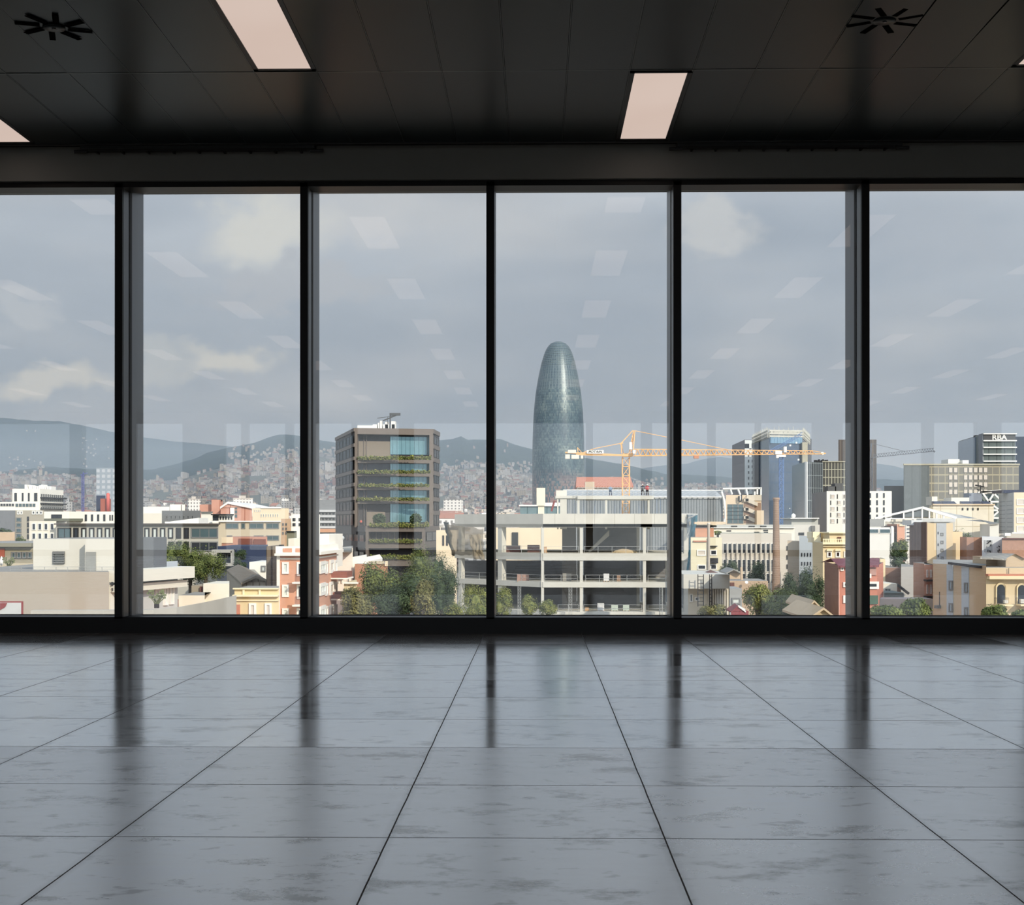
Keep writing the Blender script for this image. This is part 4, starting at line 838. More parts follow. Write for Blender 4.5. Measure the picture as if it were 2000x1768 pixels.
# top storey: deep parapet ring
b = MB(); zt_, zb_ = hz_(1003.5), hz_(1030)
pl = slabpoly()
for i in (0, 1, 2, 4):
    A3, B3 = Vector(pl[i]), Vector(pl[(i+1) % 5]); u_ = (B3-A3).normalized(); nn = Vector((u_.y, -u_.x)); b.prism([tuple(A3), tuple(B3), tuple(B3-nn*.35), tuple(A3-nn*.35)], zb_, zt_)
b.prism(pl, zb_+.02, zb_+.45); s.part('roof_parapet', b, grid_mat('precast', (208,202,184), (160,154,138), (2.75,60), (.05,.1), x_only=True, rough=.9))
s.fp = pl
cols = [(1,1057,1062.5),(1,1132.5,1138.5),(1,1256,1262),(1,1336,1345),(0,894,900),(0,971,979)]
for (fi, x0, x1) in cols:
    A3, B3 = s.face(fi); u_ = (B3-A3).normalized(); nn = Vector((u_.y, -u_.x)); t0, _ = s.hit(fi, x0, 1050); t1, _ = s.hit(fi, x1, 1050); p0 = A3+u_*t0-nn*.12; p1 = A3+u_*t1-nn*.12; w_ = t1-t0
    b = MB(); b.prism([tuple(p0), tuple(p1), tuple(p1-nn*w_), tuple(p0-nn*w_)], BASE, zb_+.05); s.part('column', b, conc2)
    if x0 in (1057, 1132.5, 1256):
        b = MB(); p2 = Vector((0, 12.0)); b.prism([tuple(p0+p2), tuple(p1+p2), tuple(p1+p2+Vector((0,w_))), tuple(p0+p2+Vector((0,w_)))], BASE, zb_+.05); s.part('column', b, conc2)
for (x0, x1, Y0, y0, y1) in ((1098,1126,196,1095,1215),(1140,1247,204,1030,1215),(1098,1125,198,1030,1081),(1064,1100,206,1095,1215),(905,1100,209,1095,1215),(1262,1300,207,1095,1215)):
    a = P(x0, y1, Y0); c_ = P(x1, y0, Y0); b = MB(); b.box(a.x, c_.x, Y0, Y0+.4, max(BASE,a.z), c_.z); s.part('core_wall', b, concd)
b = MB(); a = P(1300, 1137, 197); c_ = P(1335, 1095, 197); b.box(a.x, c_.x, 197, 197.3, a.z, c_.z); s.part('white_partition', b, whitef, 'white panel wall')
b = MB(); a = P(1150, 1081, 200); e_ = P(1190, 1036, 200)
for w_ in (0, 1.4): b.prism([(a.x,200+w_),(e_.x,200+w_),(e_.x,200.3+w_),(a.x,200.3+w_)], [a.z,e_.z-.8,e_.z-.8,a.z], [a.z+.4,e_.z,e_.z,a.z+.4])
s.part('stair_flight', b, conc2)
# balustrade rails on every open floor
railm = mat('rail_galv', (190,190,184), .5, .3)
for (yf, segs) in ((1081, ((980,1052,0),(1065,1130,1),(1141,1250,1),(1265,1335,1))), (1137, ((981,1052,0),(1064,1128,1),(1144,1252,1),(1266,1335,1),(902,965,0))), (1195, ((1090,1130,1),(1140,1254,1),(1266,1335,1)))):
    for (x0, x1, fi) in segs:
        b = MB(); zf_ = hz_(yf); n_ = max(2, int((x1-x0)/27)); A3, B3 = s.face(fi); u_ = (B3-A3).normalized(); nn = Vector((u_.y, -u_.x)); t0, _ = s.hit(fi, x0, 1100); t1, _ = s.hit(fi, x1, 1100)
        def q3(t, z): v = A3+u_*t-nn*.3; return Vector((v.x, v.y, z))
        for hh in (.45, .95): b.bar(q3(t0, zf_+hh), q3(t1, zf_+hh), .03)
        for i in range(n_+1): t_ = t0+(t1-t0)*i/n_; b.bar(q3(t_, zf_), q3(t_, zf_+1.0), .03)
        s.part('guard_rail', b, railm)
# upper slab on thin columns, with its railing
ys_ = 193
b = MB(); a = P(1128, 975, ys_); c_ = P(1277, 968.5, ys_); b.box(a.x, c_.x, ys_, ys_+12, a.z, c_.z); a = P(1085, 973.5, ys_+1); c_ = P(1128, 968.5, ys_+1); b.box(a.x, c_.x-.01, ys_+1, ys_+10, a.z, c_.z); s.part('upper_slab', b, conc2)
for (x0, x1) in ((1127.5,1132),(1182,1186),(1265,1269)): a = P(x0, 1006, ys_+.3); c_ = P(x1, 974, ys_+.3); b = MB(); b.box(a.x, c_.x, ys_+.3, ys_+.7, a.z-2, c_.z); s.part('column', b, conc2)
a = P(1094, 1006, ys_+1.2); c_ = P(1107, 974, ys_+1.2); b = MB(); b.box(a.x, c_.x, ys_+1.2, ys_+2.2, a.z-2, c_.z); s.part('column', b, conc2)
a = P(1088, 1006, ys_+1.2); c_ = P(1091, 974, ys_+1.2); b = MB(); b.box(a.x, c_.x, ys_+1.2, ys_+1.6, a.z-2, c_.z); s.part('column', b, conc2)
for i, x in enumerate([1113,1122,1140,1150,1161,1172,1192,1201,1210,1240,1248,1257,1276,1283,1290]):
    b = MB(); a = P(x, 1003, ys_+.6+(i % 3)); e_ = P(x+(1.5 if i % 4 == 0 else 0), 975, ys_+.6+(i % 3)); b.bar(a-Vector((0,0,1)), e_, .035); s.part('steel_prop', b, mat('prop_blue', (92,124,164), .6) if i % 3 else railm)
b = MB()
for hh in (.45, .95, 1.15): b.bar(P(1128, 968.5, ys_)+Vector((0,0,hh)), P(1277, 968.5, ys_)+Vector((0,0,hh)), .025)
for i in range(16): p = P(1128+149*i/15, 968.5, ys_); b.bar(p, p+Vector((0,0,1.2)), .03)
s.part('guard_rail', b, railm)
s.box(1048, 1065, 953, 988, 191, 1.3, C_('cream_box', (238,226,192)), 'stair_tower_head'); s.box(1051, 1063, 987, 1006, 191.3, .9, C_('cream_box', (238,226,192)), 'stair_tower_neck')
s.box(1086, 1107, 958, 969, 196, 1.2, C_('offwhite', (214,208,190)), 'roof_tank')
b = MB(); b.bar(P(1077, 999, 191), P(1083, 978, 191), .14, 6); s.part('chute', b, MATS['sign_red'], 'red rubbish chute')
CS = s
# materials lying on the floors: each its own thing
bagm = mat('bag_white', (214,212,206), .8)
def crate(x0, x1, y0, y1, Y, m, name, label, cat, parts=True):
    a = P(x0, y1, Y); c_ = P(x1, y0, Y); w_ = (c_.x-a.x)/2; h = c_.z-a.z; r = empty(name, ((a.x+c_.x)/2, Y+w_, a.z), label, cat)
    b = MB(); b.box(-w_, w_, -w_, w_, .12, h); b.build('load', m, r)
    b = MB(); [b.box(-w_+i*w_*.9, -w_+i*w_*.9+.14, -w_, w_, 0, .11) for i in range(3)]; b.build('pallet', mat('pallet_wood', (188,150,104), .8), r)
crate(1010, 1033, 1122, 1136.5, 193.5, mat('brick_load', (168,128,108), .85, 0, .3, 4), 'brick_pallet', 'pallet of pinkish bricks on the middle floor of the left wing', 'pallet')
crate(1062, 1068, 1068, 1080.5, 190.6, mat('crate_ochre', (214,160,96), .8), 'crate', 'narrow ochre crate beside the corner column, top floor', 'crate')
crate(1179, 1190, 1121, 1136.5, 191.2, bagm, 'bulk_bag', 'white bulk bag on the middle floor, right of centre', 'bag')
crate(1205, 1212, 1124, 1136.5, 192, mat('crate_brown', (150,112,80), .8), 'crate', 'brown crate right of the white bulk bag, middle floor', 'crate')
crate(1167, 1180, 1179, 1194.5, 191.4, bagm, 'bulk_bag', 'lumpy white bag on the lowest visible floor', 'bag')
crate(1194, 1207, 1182, 1194.5, 191.4, mat('pallet_green', (176,190,170), .8), 'block_pallet', 'left one of two pale green pallets on the lowest floor', 'pallet')
crate(1217, 1229, 1182, 1194.5, 191.4, MATS['pallet_green'], 'block_pallet', 'right one of two pale green pallets on the lowest floor', 'pallet')
crate(1143, 1150, 1187, 1194.5, 191.2, MATS['crate_ochre'], 'crate', 'small yellowish crate on the lowest floor by the column', 'crate')
crate(988, 1016, 1066, 1080.5, 197, mat('brick_load_dark', (112,78,70), .85, 0, .3, 4), 'brick_pallet', 'dark brick stack on the top floor of the left wing', 'pallet')
crate(1030, 1054, 1065, 1080.5, 196, MATS['brick_load_dark'], 'brick_pallet', 'dark brown brick stack left of the corner column, top floor', 'pallet')
crate(1099, 1116, 1120, 1136.5, 193, mat('sack_grey', (140,136,126), .9), 'sack_pile', 'grey pile of sacks on the middle floor beside the second column', 'sacks')
b = MB(); q = random.Random(8)
p = P(1218, 1081, 192.5); ring = [(0,1.0),(.25,.85),(.5,.5),(.62,.12)]
for (h0, r0), (h1, r1_) in zip(ring, ring[1:]):
    for i in range(14):
        t0, t1 = 2*math.pi*i/14, 2*math.pi*(i+1)/14; f_ = lambda h, r_, t_: (r_*1.9*math.cos(t_)*(1+.12*math.sin(3*t_+h*5)), r_*.9*math.sin(t_), h)
        b.quad([f_(h0,r0,t0), f_(h0,r0,t1), f_(h1,r1_,t1), f_(h1,r1_,t0)], 0, True)
o = b.build('sand_heap', mat('sand', (196,168,118), .95, 0, .2, 3)); o.location = p; tag(o, 'low heap of sand on the top floor under the crane mast', 'sand heap')
# lattice props standing before the frame
def lattice(name, label, cat, p0, p1, w, m, n, parent=None, r_=.04, tri=False, sub='lattice'):
    root = parent or empty(name, p0, label, cat)
    b = MB(); p0 = Vector(p0); p1 = Vector(p1); d = (p1-p0); dn = d.normalized(); sx_ = Vector((0,1,0)) if abs(dn.y) < .9 else Vector((1,0,0)); ux_ = dn.cross(sx_).normalized(); uy_ = ux_.cross(dn).normalized()
    if tri: cs = [ux_*0+uy_*0, None]
    c4 = [ux_*(-w/2)+uy_*(-w/2), ux_*(w/2)+uy_*(-w/2), ux_*(w/2)+uy_*(w/2), ux_*(-w/2)+uy_*(w/2)]
    base = root.matrix_world.translation if parent else Vector(p0)
    off_ = p0-Vector(root.location) if not parent else p0-Vector(parent.location)
    for c_ in c4: b.bar(off_+c_, off_+d+c_, r_)
    for k_ in range(4):
        a4, b4 = c4[k_], c4[(k_+1) % 4]
        for i in range(n):
            t0, t1 = i/n, (i+1)/n; f0, f1 = (a4, b4) if i % 2 else (b4, a4); b.bar(off_+d*t0+f0, off_+d*t1+f1, r_*.7); b.bar(off_+d*t0+a4, off_+d*t0+b4, r_*.55)
    b.build(sub, m, root); return root
for (x, y0, Y, lab) in ((904, 1140, 200, 'white lattice prop in front of the left wing, by the trees'), (1014.5, 1146, 192.5, 'white lattice prop behind the small trees at the left wing'), (1114, 1148, 188.3, 'white lattice prop left of the second column, lowest storey'), (1291, 1148, 188.3, 'white lattice prop nearest the right end of the site')):
    a = P(x, 1215, Y); e_ = P(x, y0, Y); a.z = BASE; lattice('lattice_prop', lab, 'scaffold prop', a, e_, .42, mat('galvanised', (176,178,172), .5, .3), 26, r_=.03)
# debris nets
def net(name, label, pts, m, nx=14, nz=10, seed=1, sag=.5):
    """pts: four corners, bottom-left, bottom-right, top-right, top-left"""
    q = random.Random(seed); v = []; f = []
    for j in range(nz+1):
        for i in range(nx+1):
            u_, w_ = i/nx, j/nz; p = pts[0].lerp(pts[1], u_).lerp(pts[3].lerp(pts[2], u_), w_); ph = mn.noise(Vector((u_*6+seed, w_*4, 0))); v.append(p+Vector((ph*.25, ph*sag, mn.noise(Vector((u_*5, seed, w_*2)))*.25)))
    for j in range(nz):
        for i in range(nx): f.append((j*(nx+1)+i, j*(nx+1)+i+1, (j+1)*(nx+1)+i+1, (j+1)*(nx+1)+i))
    me = bpy.data.meshes.new(name); me.from_pydata(v, [], f); me.materials.append(m); me.polygons.foreach_set('use_smooth', [True]*len(f)); o = bpy.data.objects.new(name, me); COL.objects.link(o); sd_ = o.modifiers.new('solid', 'SOLIDIFY'); sd_.thickness = .03; return tag(o, label, 'safety net')
def sheer(name, rgb, amt):
    m = mat(name, rgb, .9, 0, .25, 1.5); t = m.node_tree; o_ = [n_ for n_ in t.nodes if n_.type == 'OUTPUT_MATERIAL'][0]; mx = t.nodes.new('ShaderNodeMixShader'); tr = t.nodes.new('ShaderNodeBsdfTransparent'); mx.inputs[0].default_value = amt
    t.links.new(tr.outputs[0], mx.inputs[1]); t.links.new(t.nodes['Principled BSDF'].outputs[0], mx.inputs[2]); t.links.new(mx.outputs[0], o_.inputs['Surface']); return m
nb = sheer('net_brown', (146,132,106), .48); nd_ = sheer('net_dark', (70,84,86), .85); nteal = sheer('net_teal', (58,140,160), .75); npale = sheer('net_pale', (176,190,196), .45)
net('debris_net', 'brownish debris net hanging around the left wing, top storey', [P(884,1084,199.5), P(944,1084,195.5), P(944,1034,195), P(872,1024,199)], nb, 20, 10, 3)
net('debris_net', 'dark tilted strip of net at the left corner of the site', [P(882,1084,200.6), P(888,1086,200.2), P(876,1020,198.8), P(866,1020,200)], nd_, 4, 8, 5, .2)
net('debris_net', 'clump of ochre netting sagging over the slab edge, left wing', [P(925,1092,194.6), P(946,1094,194.2), P(936,1042,194.6), P(916,1048,195)], sheer('net_ochre', (160,142,108), .6), 8, 8, 8, .7)
net('debris_net', 'long teal safety net hanging at the right corner of the site', [P(1341,1120,188.6), P(1343,1118,188), P(1362,1006,187.5), P(1350,1012,188.2)], nteal, 6, 14, 9, .4)
net('debris_net', 'pale sheer net behind the teal one, right corner of the site', [P(1342,1052,189.3), P(1352,1046,189), P(1358,1004,188.8), P(1341,1004,189.6)], npale, 6, 8, 12, .3)
b = MB(); b.bar(P(1328,1004,188.8), P(1362,1004.5,187.6), .09); b.bar(P(1344,1012,188.5), P(1362,1005,187.6), .05); o = b.build('net_outrigger', whitef); tag(o, 'white outrigger bar carrying the nets at the right corner', 'bracket')
# ---------------------------------------------------------------- cranes
yel = mat('crane_yellow', (244,178,84), .55, 0, .06, 1); 
cr_ = empty('tower_crane', P(1223, 1003, 197), 'yellow tower crane over the construction site, long jib to the right', 'crane')
cb = Vector(cr_.location); cb_base = Vector((cb.x, cb.y+.1, BASE)); cr_.location = cb_base
Yk = 206.5; mastw = 17.5*Yk/F*.78
def pk_(x, y, Y=Yk): return P(x, y, Y)
top = pk_(1223, 893); lattice('', '', '', Vector((top.x, Yk+.7, BASE)), Vector((top.x, Yk+.7, top.z)), mastw, yel, 22, parent=cr_, r_=.085, sub='mast')
L0 = Vector(cr_.location)
def cpart(nm, b, m): o = b.build(nm, m, cr_); return o
def rel(p): return Vector(p)-L0
b = MB(); a = rel(pk_(1216,892)); c_ = rel(pk_(1235,886)); b.box(a.x, c_.x, a.y-.5, a.y+1.3, a.z, c_.z); cpart('slewing_ring', b, yel)
# jib: triangular truss
b = MB(); n_ = 34; jy = rel(pk_(0,0)).y
def jp(x, y, dy=0): p = rel(pk_(x, y)); p.y += dy; return p
def jt(x): return 877.5+(x-1240)/(1600-1240)*3.0
def jb(x): return 890.3+(x-1240)/(1605-1240)*(-3.6)
b.bar(jp(1238,jb(1238),-.5), jp(1606,jb(1606),-.35), .09); b.bar(jp(1238,jb(1238),.7), jp(1606,jb(1606),.35), .09); b.bar(jp(1238,jt(1238),.1), jp(1588,jt(1588),.1), .085)
for i in range(n_):
    x0 = 1240+350*i/n_; x1 = 1240+350*(i+.5)/n_; x2 = 1240+350*(i+1)/n_
    for dy in (-.5, .6): b.bar(jp(x0,jb(x0),dy), jp(x1,jt(x1),.1), .05); b.bar(jp(x1,jt(x1),.1), jp(x2,jb(x2),dy), .05)
    b.bar(jp(x0,jb(x0),-.5), jp(x0,jb(x0),.6), .04)
b.bar(jp(1588,jt(1588),.1), jp(1612,885.5,0), .06); b.bar(jp(1606,jb(1606),0), jp(1613,885.5,0), .1); cpart('jib', b, yel)
b = MB(); b.bar(jp(1104,884,-.4), jp(1236,890,-.4), .14); b.bar(jp(1104,884,.8), jp(1236,890,.8), .14)
for i in range(10): b.bar(jp(1108+12*i,884.3+.5*i,-.4), jp(1108+12*i,884.3+.5*i,.8), .06)
b.bar(jp(1125,888.5,-.4), jp(1236,890.5,-.4), .12); b.bar(jp(1129,884,.2), jp(1128,874,.2), .08); b.bar(jp(1128,874,.2), jp(1138,886,.2), .06); cpart('counter_jib', b, yel)
b = MB(); b.bar(jp(1228,888,-.3), jp(1237.5,841,0), .10); b.bar(jp(1233,888,.7), jp(1238,841,.2), .10); b.bar(jp(1236,888,-.3), jp(1240,842,0), .10); 
for i in range(7): t_ = i/7; b.bar(jp(1229+8*t_,888-46*t_,-.3), jp(1236+3.5*t_,885-44*t_,.2), .05)
b.bar(jp(1212,867,0), jp(1236,841,0), .10); b.bar(jp(1214,886,0), jp(1213,866,0), .09); b.bar(jp(1218,886,.4), jp(1214,866,.2), .07); b.bar(jp(1210,867,0), jp(1217,865,0), .16); cpart('apex_frame', b, yel)
b = MB(); b.bar(jp(1213,866,0), jp(1162,876,0), .07); b.bar(jp(1162,876,0), jp(1136,885,0), .07); b.bar(jp(1240,841.5,0), jp(1338,861,0), .06); b.bar(jp(1338,861,0), jp(1428,880,0), .06); b.bar(jp(1239,841,.3), jp(1300,853,.3), .04); cpart('tie_bars', b, yel)
b = MB(); 
for (x0, x1, y0, y1) in ((1104,1113,888,896.5),(1116,1131,889,896.5),(1134,1139,890,896),(1109,1125,879,885.5)): a = jp(x0,y1,-.5); c_ = jp(x1,y0,.9); b.box(a.x, c_.x, a.y, c_.y, a.z, c_.z)
cpart('counterweights', b, mat('counterweight', (226,216,196), .85))
b = MB(); a = jp(1228,879,-1.6); c_ = jp(1233,865,-.6); b.box(a.x, c_.x, a.y, c_.y, a.z, c_.z); a = jp(1235,887,-1.5); c_ = jp(1240,880,-.7); b.box(a.x, c_.x, a.y, c_.y, a.z, c_.z); cpart('cab', b, whitef)
b = MB(); a = jp(1145.5,886.6,-.75); c_ = jp(1178.5,879.6,-.68); b.box(a.x, c_.x, a.y, c_.y, a.z, c_.z); bd = cpart('name_board', b, whitef)
def text(body, size, loc, m, parent, name='lettering', sx_=1.0, shear=0, depth=.01, bold=0):
    cu = bpy.data.curves.new('t', 'FONT'); cu.body = body; cu.size = size; cu.align_x = 'CENTER'; cu.align_y = 'CENTER'; cu.extrude = depth; cu.shear = shear; cu.offset = bold
    to = bpy.data.objects.new('t', cu); me = bpy.data.meshes.new_from_object(to); bpy.data.objects.remove(to); me.materials.clear(); me.materials.append(m)
    o = bpy.data.objects.new(name, me); COL.objects.link(o); o.rotation_euler = (R(90), 0, 0); o.scale = (sx_, 1, 1); o.location = loc; o.parent = parent; return o
tp = jp(1162,883.2,-.78); text('POTAIN', .50, tp, mat('letter_black', (24,24,26), .6), bd, sx_=1.12, shear=.25, bold=.006)
b = MB(); a = jp(1530,884,-.7); c_ = jp(1535,873,.1); b.box(a.x, c_.x, a.y, c_.y, a.z, c_.z); a = jp(1513,888,-.7); c_ = jp(1526,881,.1); b.box(a.x, c_.x, a.y, c_.y, a.z, c_.z); b.bar(jp(1519,888,-.3), jp(1519,892,-.3), .03); a = jp(1515,895,-.6); c_ = jp(1520,889,-.1); b.box(a.x, c_.x, a.y, c_.y, a.z, c_.z); cpart('trolley', b, whitef)
b = MB(); a = jp(1355,896,-.6); c_ = jp(1364,890,.3); b.box(a.x, c_.x, a.y, c_.y, a.z, c_.z); cpart('rear_trolley', b, mat('trolley_orange', (206,124,70), .6)); b = MB(); a = jp(1603,889,-.2); c_ = jp(1608,883,.2); b.box(a.x, c_.x, a.y, c_.y, a.z, c_.z); cpart('tip_box', b, whitef)
# blue crane before the glass tower
blu = mat('crane_blue', (84,126,184), .6); Yb = 380
r = empty('blue_tower_crane', Vector((P(1526,0,Yb).x, Yb, BASE)), 'slim blue luffing crane in front of the glass tower, fifth window', 'crane'); L1 = Vector(r.location)
tz = P(1526,893,Yb); lattice('', '', '', Vector((tz.x,Yb,BASE)), Vector((tz.x,Yb,tz.z)), 1.05, blu, 44, parent=r, r_=.10, sub='mast')
lattice('', '', '', P(1500,884,Yb), P(1566,848,Yb), .7, blu, 18, parent=r, r_=.06, sub='jib')
b = MB(); 
for (x, y) in ((1542,870),(1554,865),(1532,876),(1558,898)): a = P(x, y+1.6, Yb-.6); b.box(a.x-L1.x, a.x-L1.x+.45, -.7, -.3, a.z-L1.z, a.z-L1.z+.45)
a = P(1518,893,Yb); c_ = P(1534,888,Yb); b.box(a.x-L1.x, c_.x-L1.x, -.8, .8, a.z-L1.z, c_.z-L1.z); b.build('platform', whitef, r)
# grey crane far right
gry = mat('crane_grey', (92,98,108), .6); Yg = 460
r = empty('grey_tower_crane', Vector((P(1700,0,Yg).x, Yg, BASE)), 'grey crane jib reaching past the slim dark tower, right windows', 'crane'); L2 = Vector(r.location)
tz = P(1700,894,Yg); lattice('', '', '', Vector((tz.x,Yg,BASE)), Vector((tz.x,Yg,tz.z)), 1.3, gry, 30, parent=r, r_=.1, sub='mast')
b = MB(); 
for i in range(24):
    x0 = 1704+120*i/24; x1 = x0+5; y0 = 894-(x0-1704)*.105; y1 = 894-(x1-1704)*.105
    b.bar(P(x0,y0,Yg)-L2, P(x1,y1,Yg)-L2, .16); b.bar(P(x0,y0-6,Yg)-L2, P(x1,y1-6,Yg)-L2, .10); b.bar(P(x0,y0,Yg)-L2, P((x0+x1)/2,y0-6,Yg)-L2, .07); b.bar(P((x0+x1)/2,y0-6,Yg)-L2, P(x1,y1,Yg)-L2, .07)
b.bar(P(1824,881,Yg)-L2, P(1826,883,Yg)-L2, .3); b.build('jib', gry, r)
b = MB(); b.bar(P(1700,894,Yg)-L2, P(1702,866,Yg)-L2, .3); b.bar(P(1702,866,Yg)-L2, P(1768,882,Yg)-L2, .09); b.build('apex_frame', gry, r)
# thin blue crane far left
Yl = 800; r = empty('distant_crane', Vector((P(162,0,Yl).x, Yl, BASE)), 'thin blue crane mast far off in the leftmost window', 'crane')
tz = P(162,927,Yl); lattice('', '', '', Vector((tz.x,Yl,BASE)), Vector((tz.x,Yl,tz.z)), 1.1, mat('crane_violet', (104,112,176), .6), 30, parent=r, r_=.14, sub='mast'); L3 = Vector(r.location)
b = MB(); b.bar(P(157,928,Yl)-L3, P(171,924,Yl)-L3, .3); b.bar(P(162,927,Yl)-L3, P(163,922,Yl)-L3, .3); b.build('jib', MATS['crane_violet'], r)
# ---------------------------------------------------------------- the round bullet-shaped tower
Ya = 1035
s = Bld('round_tower', 'tall bullet-shaped tower clad in blue-grey glass louvres', XY(1090.5, Ya))
ax = P(1090.5, 1000, Ya).x
prof = [(1160,49),(1060,50.5),(980,51),(940,51),(900,51),(860,50.2),(830,49.3),(800,47.6),(770,44.6),(755,42.2),(740,39.6),(727,37),(715,34.2),(703,31),(690,26.8),(682,23.2),(676,19.2),(672,15.2),(669.5,11),(668,6),(667.6,.5)]
m = bpy.data.materials.new('louvre_skin'); m.use_nodes = True; t = m.node_tree; B = t.nodes['Principled BSDF']
tx = nd('ShaderNodeTexCoord'); sp = nd('ShaderNodeSeparateXYZ'); t.links.new(tx.outputs['Object'], sp.inputs[0])
ang = MA('ARCTAN2', sp.outputs[1], sp.outputs[0]); ca_ = MA('MULTIPLY', ang, 20.0); cz = MA('DIVIDE', sp.outputs[2], 2.0)
cmb = nd('ShaderNodeCombineXYZ'); t.links.new(MA('FLOOR', ca_), cmb.inputs[0]); t.links.new(MA('FLOOR', cz), cmb.inputs[1]); wnz = nd('ShaderNodeTexWhiteNoise'); t.links.new(cmb.outputs[0], wnz.inputs['Vector'])
pat = nd('ShaderNodeTexNoise'); pat.inputs['Scale'].default_value = .045; pat.inputs['Detail'].default_value = 2; t.links.new(tx.outputs['Object'], pat.inputs['Vector'])
rz_ = nd('ShaderNodeValToRGB'); t.links.new(MA('ADD', MA('MULTIPLY', wnz.outputs['Value'], .26), MA('MULTIPLY', pat.outputs[0], .85)), rz_.inputs[0]); el = rz_.color_ramp.elements
el[0].position = .25; el[0].color = lin((60,74,84))+(1,); el[1].position = .85; el[1].color = lin((126,140,138))+(1,)
for p_, c_ in ((.42,(70,88,98)),(.58,(86,106,112)),(.7,(108,124,124))): q = el.new(p_); q.color = lin(c_)+(1,)
base = rz_.outputs[0]
# rosy panels low down on the facing side
redn = nd('ShaderNodeTexNoise'); redn.inputs['Scale'].default_value = .06; t.links.new(tx.outputs['Object'], redn.inputs['Vector'])
fz = nd('ShaderNodeMapRange'); t.links.new(sp.outputs[2], fz.inputs['Value']); fz.inputs['From Min'].default_value = 62; fz.inputs['From Max'].default_value = 34; fz.inputs['To Max'].default_value = .75
fr = MA('MULTIPLY', fz.outputs[0], MA('GREATER_THAN', MA('ADD', MA('MULTIPLY', redn.outputs[0], .8), MA('MULTIPLY', wnz.outputs['Value'], .3)), .56))
base = mixc(fr, base, lin((176,126,112))+(1,))
# darker open window squares, denser in the middle zone
sq = MA('MULTIPLY', MA('LESS_THAN', MA('FRACT', ca_), .55), MA('LESS_THAN', MA('FRACT', cz), .5)); wn2 = nd('ShaderNodeSeparateColor'); t.links.new(wnz.outputs['Color'], wn2.inputs[0])
sq = MA('MULTIPLY', sq, MA('GREATER_THAN', wn2.outputs[1], .62)); base = mixc(MA('MULTIPLY', sq, .55), base, lin((52,62,72))+(1,))
ring_ = MA('LESS_THAN', MA('FRACT', cz), .14); cap = MA('GREATER_THAN', sp.outputs[2], 121.0); rib_ = MA('LESS_THAN', MA('FRACT', MA('MULTIPLY', ang, 7.0)), .16)
base = mixc(MA('MULTIPLY', MA('MULTIPLY', cap, MA('MAXIMUM', ring_, rib_)), .65), base, lin((168,184,182))+(1,)); base = mixc(MA('MULTIPLY', cap, .45), base, lin((78,92,100))+(1,)); base = mixc(MA('MULTIPLY', ring_, .35), base, lin((60,76,86))+(1,))
t.links.new(base, B.inputs['Base Color']); B.inputs['Roughness'].default_value = .36; B.inputs['Metallic'].default_value = .15
b = MB(); k = Ya/F; lp = [(max(.02, hw*k), P(1090.5, y, Ya).z-BASE) for (y, hw) in prof]; lp[0] = (lp[0][0], 0.0)
fine = []
for (r0, z0), (r1_, z1_) in zip(lp, lp[1:]):
    for i in range(3): fine.append((r0+(r1_-r0)*i/3, z0+(z1_-z0)*i/3))
fine.append(lp[-1]); b.lathe(fine, 72, 0, 0, 0, True); o = b.build('skin', m, s.root); o.location = (ax-s.o.x, 0, 0)
b = MB()
for i in range(14):
    zz = lp[-9][1]+(lp[-2][1]-lp[-9][1])*i/13
    for (r0, z0), (r1_, z1_) in zip(lp, lp[1:]):
        if z0 <= zz <= z1_: rr = r0+(r1_-r0)*(zz-z0)/(z1_-z0)
    b.lathe([(rr+.02, zz-.12), (rr+.32, zz), (rr+.02, zz+.12)], 60)
o = b.build('dome_louvres', mat('louvre_glass', (150,172,172), .2, .2), s.root); o.location = (ax-s.o.x, 0, 0)
# ================================================================ FIFTH WINDOW
s = Bld('university_block', 'cream block with teal glazing and outside stairs, fifth window', XY(1450, 300)); cr3 = C_('cream_deep', (224,196,156)); s.walls(R4(1418, 1487, 300, 18), 1418, 967, cr3, roofm=roofg)
s.wins(0, 1420.5, 1452, 985, 1023, 3, 1, .99, 1, 'g', 't', .12); b = MB()
for y in (992, 999, 1006, 1014): a = P(1420.5, y, 299.8); c_ = P(1452, y, 299.8); b.bar(a, c_, .05)
s.part('glazing_bars', b, darkf)
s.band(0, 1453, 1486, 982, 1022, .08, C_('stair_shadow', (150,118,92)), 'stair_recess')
for (y0) in (972, 990, 1006):
    b = MB(); a = P(1456, y0+4, 299.3); c_ = P(1480, y0+14, 299.3); b.prism([(a.x,299.3),(c_.x,299.3),(c_.x,300),(a.x,300)], [a.z-.35,c_.z-.35,c_.z-.35,a.z-.35], [a.z+.5,c_.z+.5,c_.z+.5,a.z+.5]); a = P(1453, y0+6, 299.3); c_ = P(1462, y0+2, 299.3); b.box(a.x, c_.x, 299.3, 300, a.z-.2, c_.z); s.part('stair_flight', b, C_('stair_grey', (208,192,164)))
s.band(0, 1458, 1487, 967, 978, .3, C_('stair_grey', (208,192,164)), 'upper_wall'); s.box(1478, 1492, 997, 1026, 297, 5, cr3, 'side_wing')
b = MB(); 
for (p0, p1) in (((1412,955),(1486,954)),((1426,955),(1430,966)),((1441,955),(1446,967)),((1457,955),(1460,967)),((1479,954),(1479,966)),((1486,952),(1486,967)),((1474,960),(1474,967))): b.bar(P(*p0,301), P(*p1,301), .22, 6)
s.part('roof_pipes', b, whitef); b = MB(); pts = [(1443,969),(1443,977.5),(1444.5,980),(1447,980),(1448,977.5),(1448,966)]
for i, (p0, p1) in enumerate(zip(pts, pts[1:])): b.bar(P(*p0,299.3), P(*p1,299.3), .16, 6)
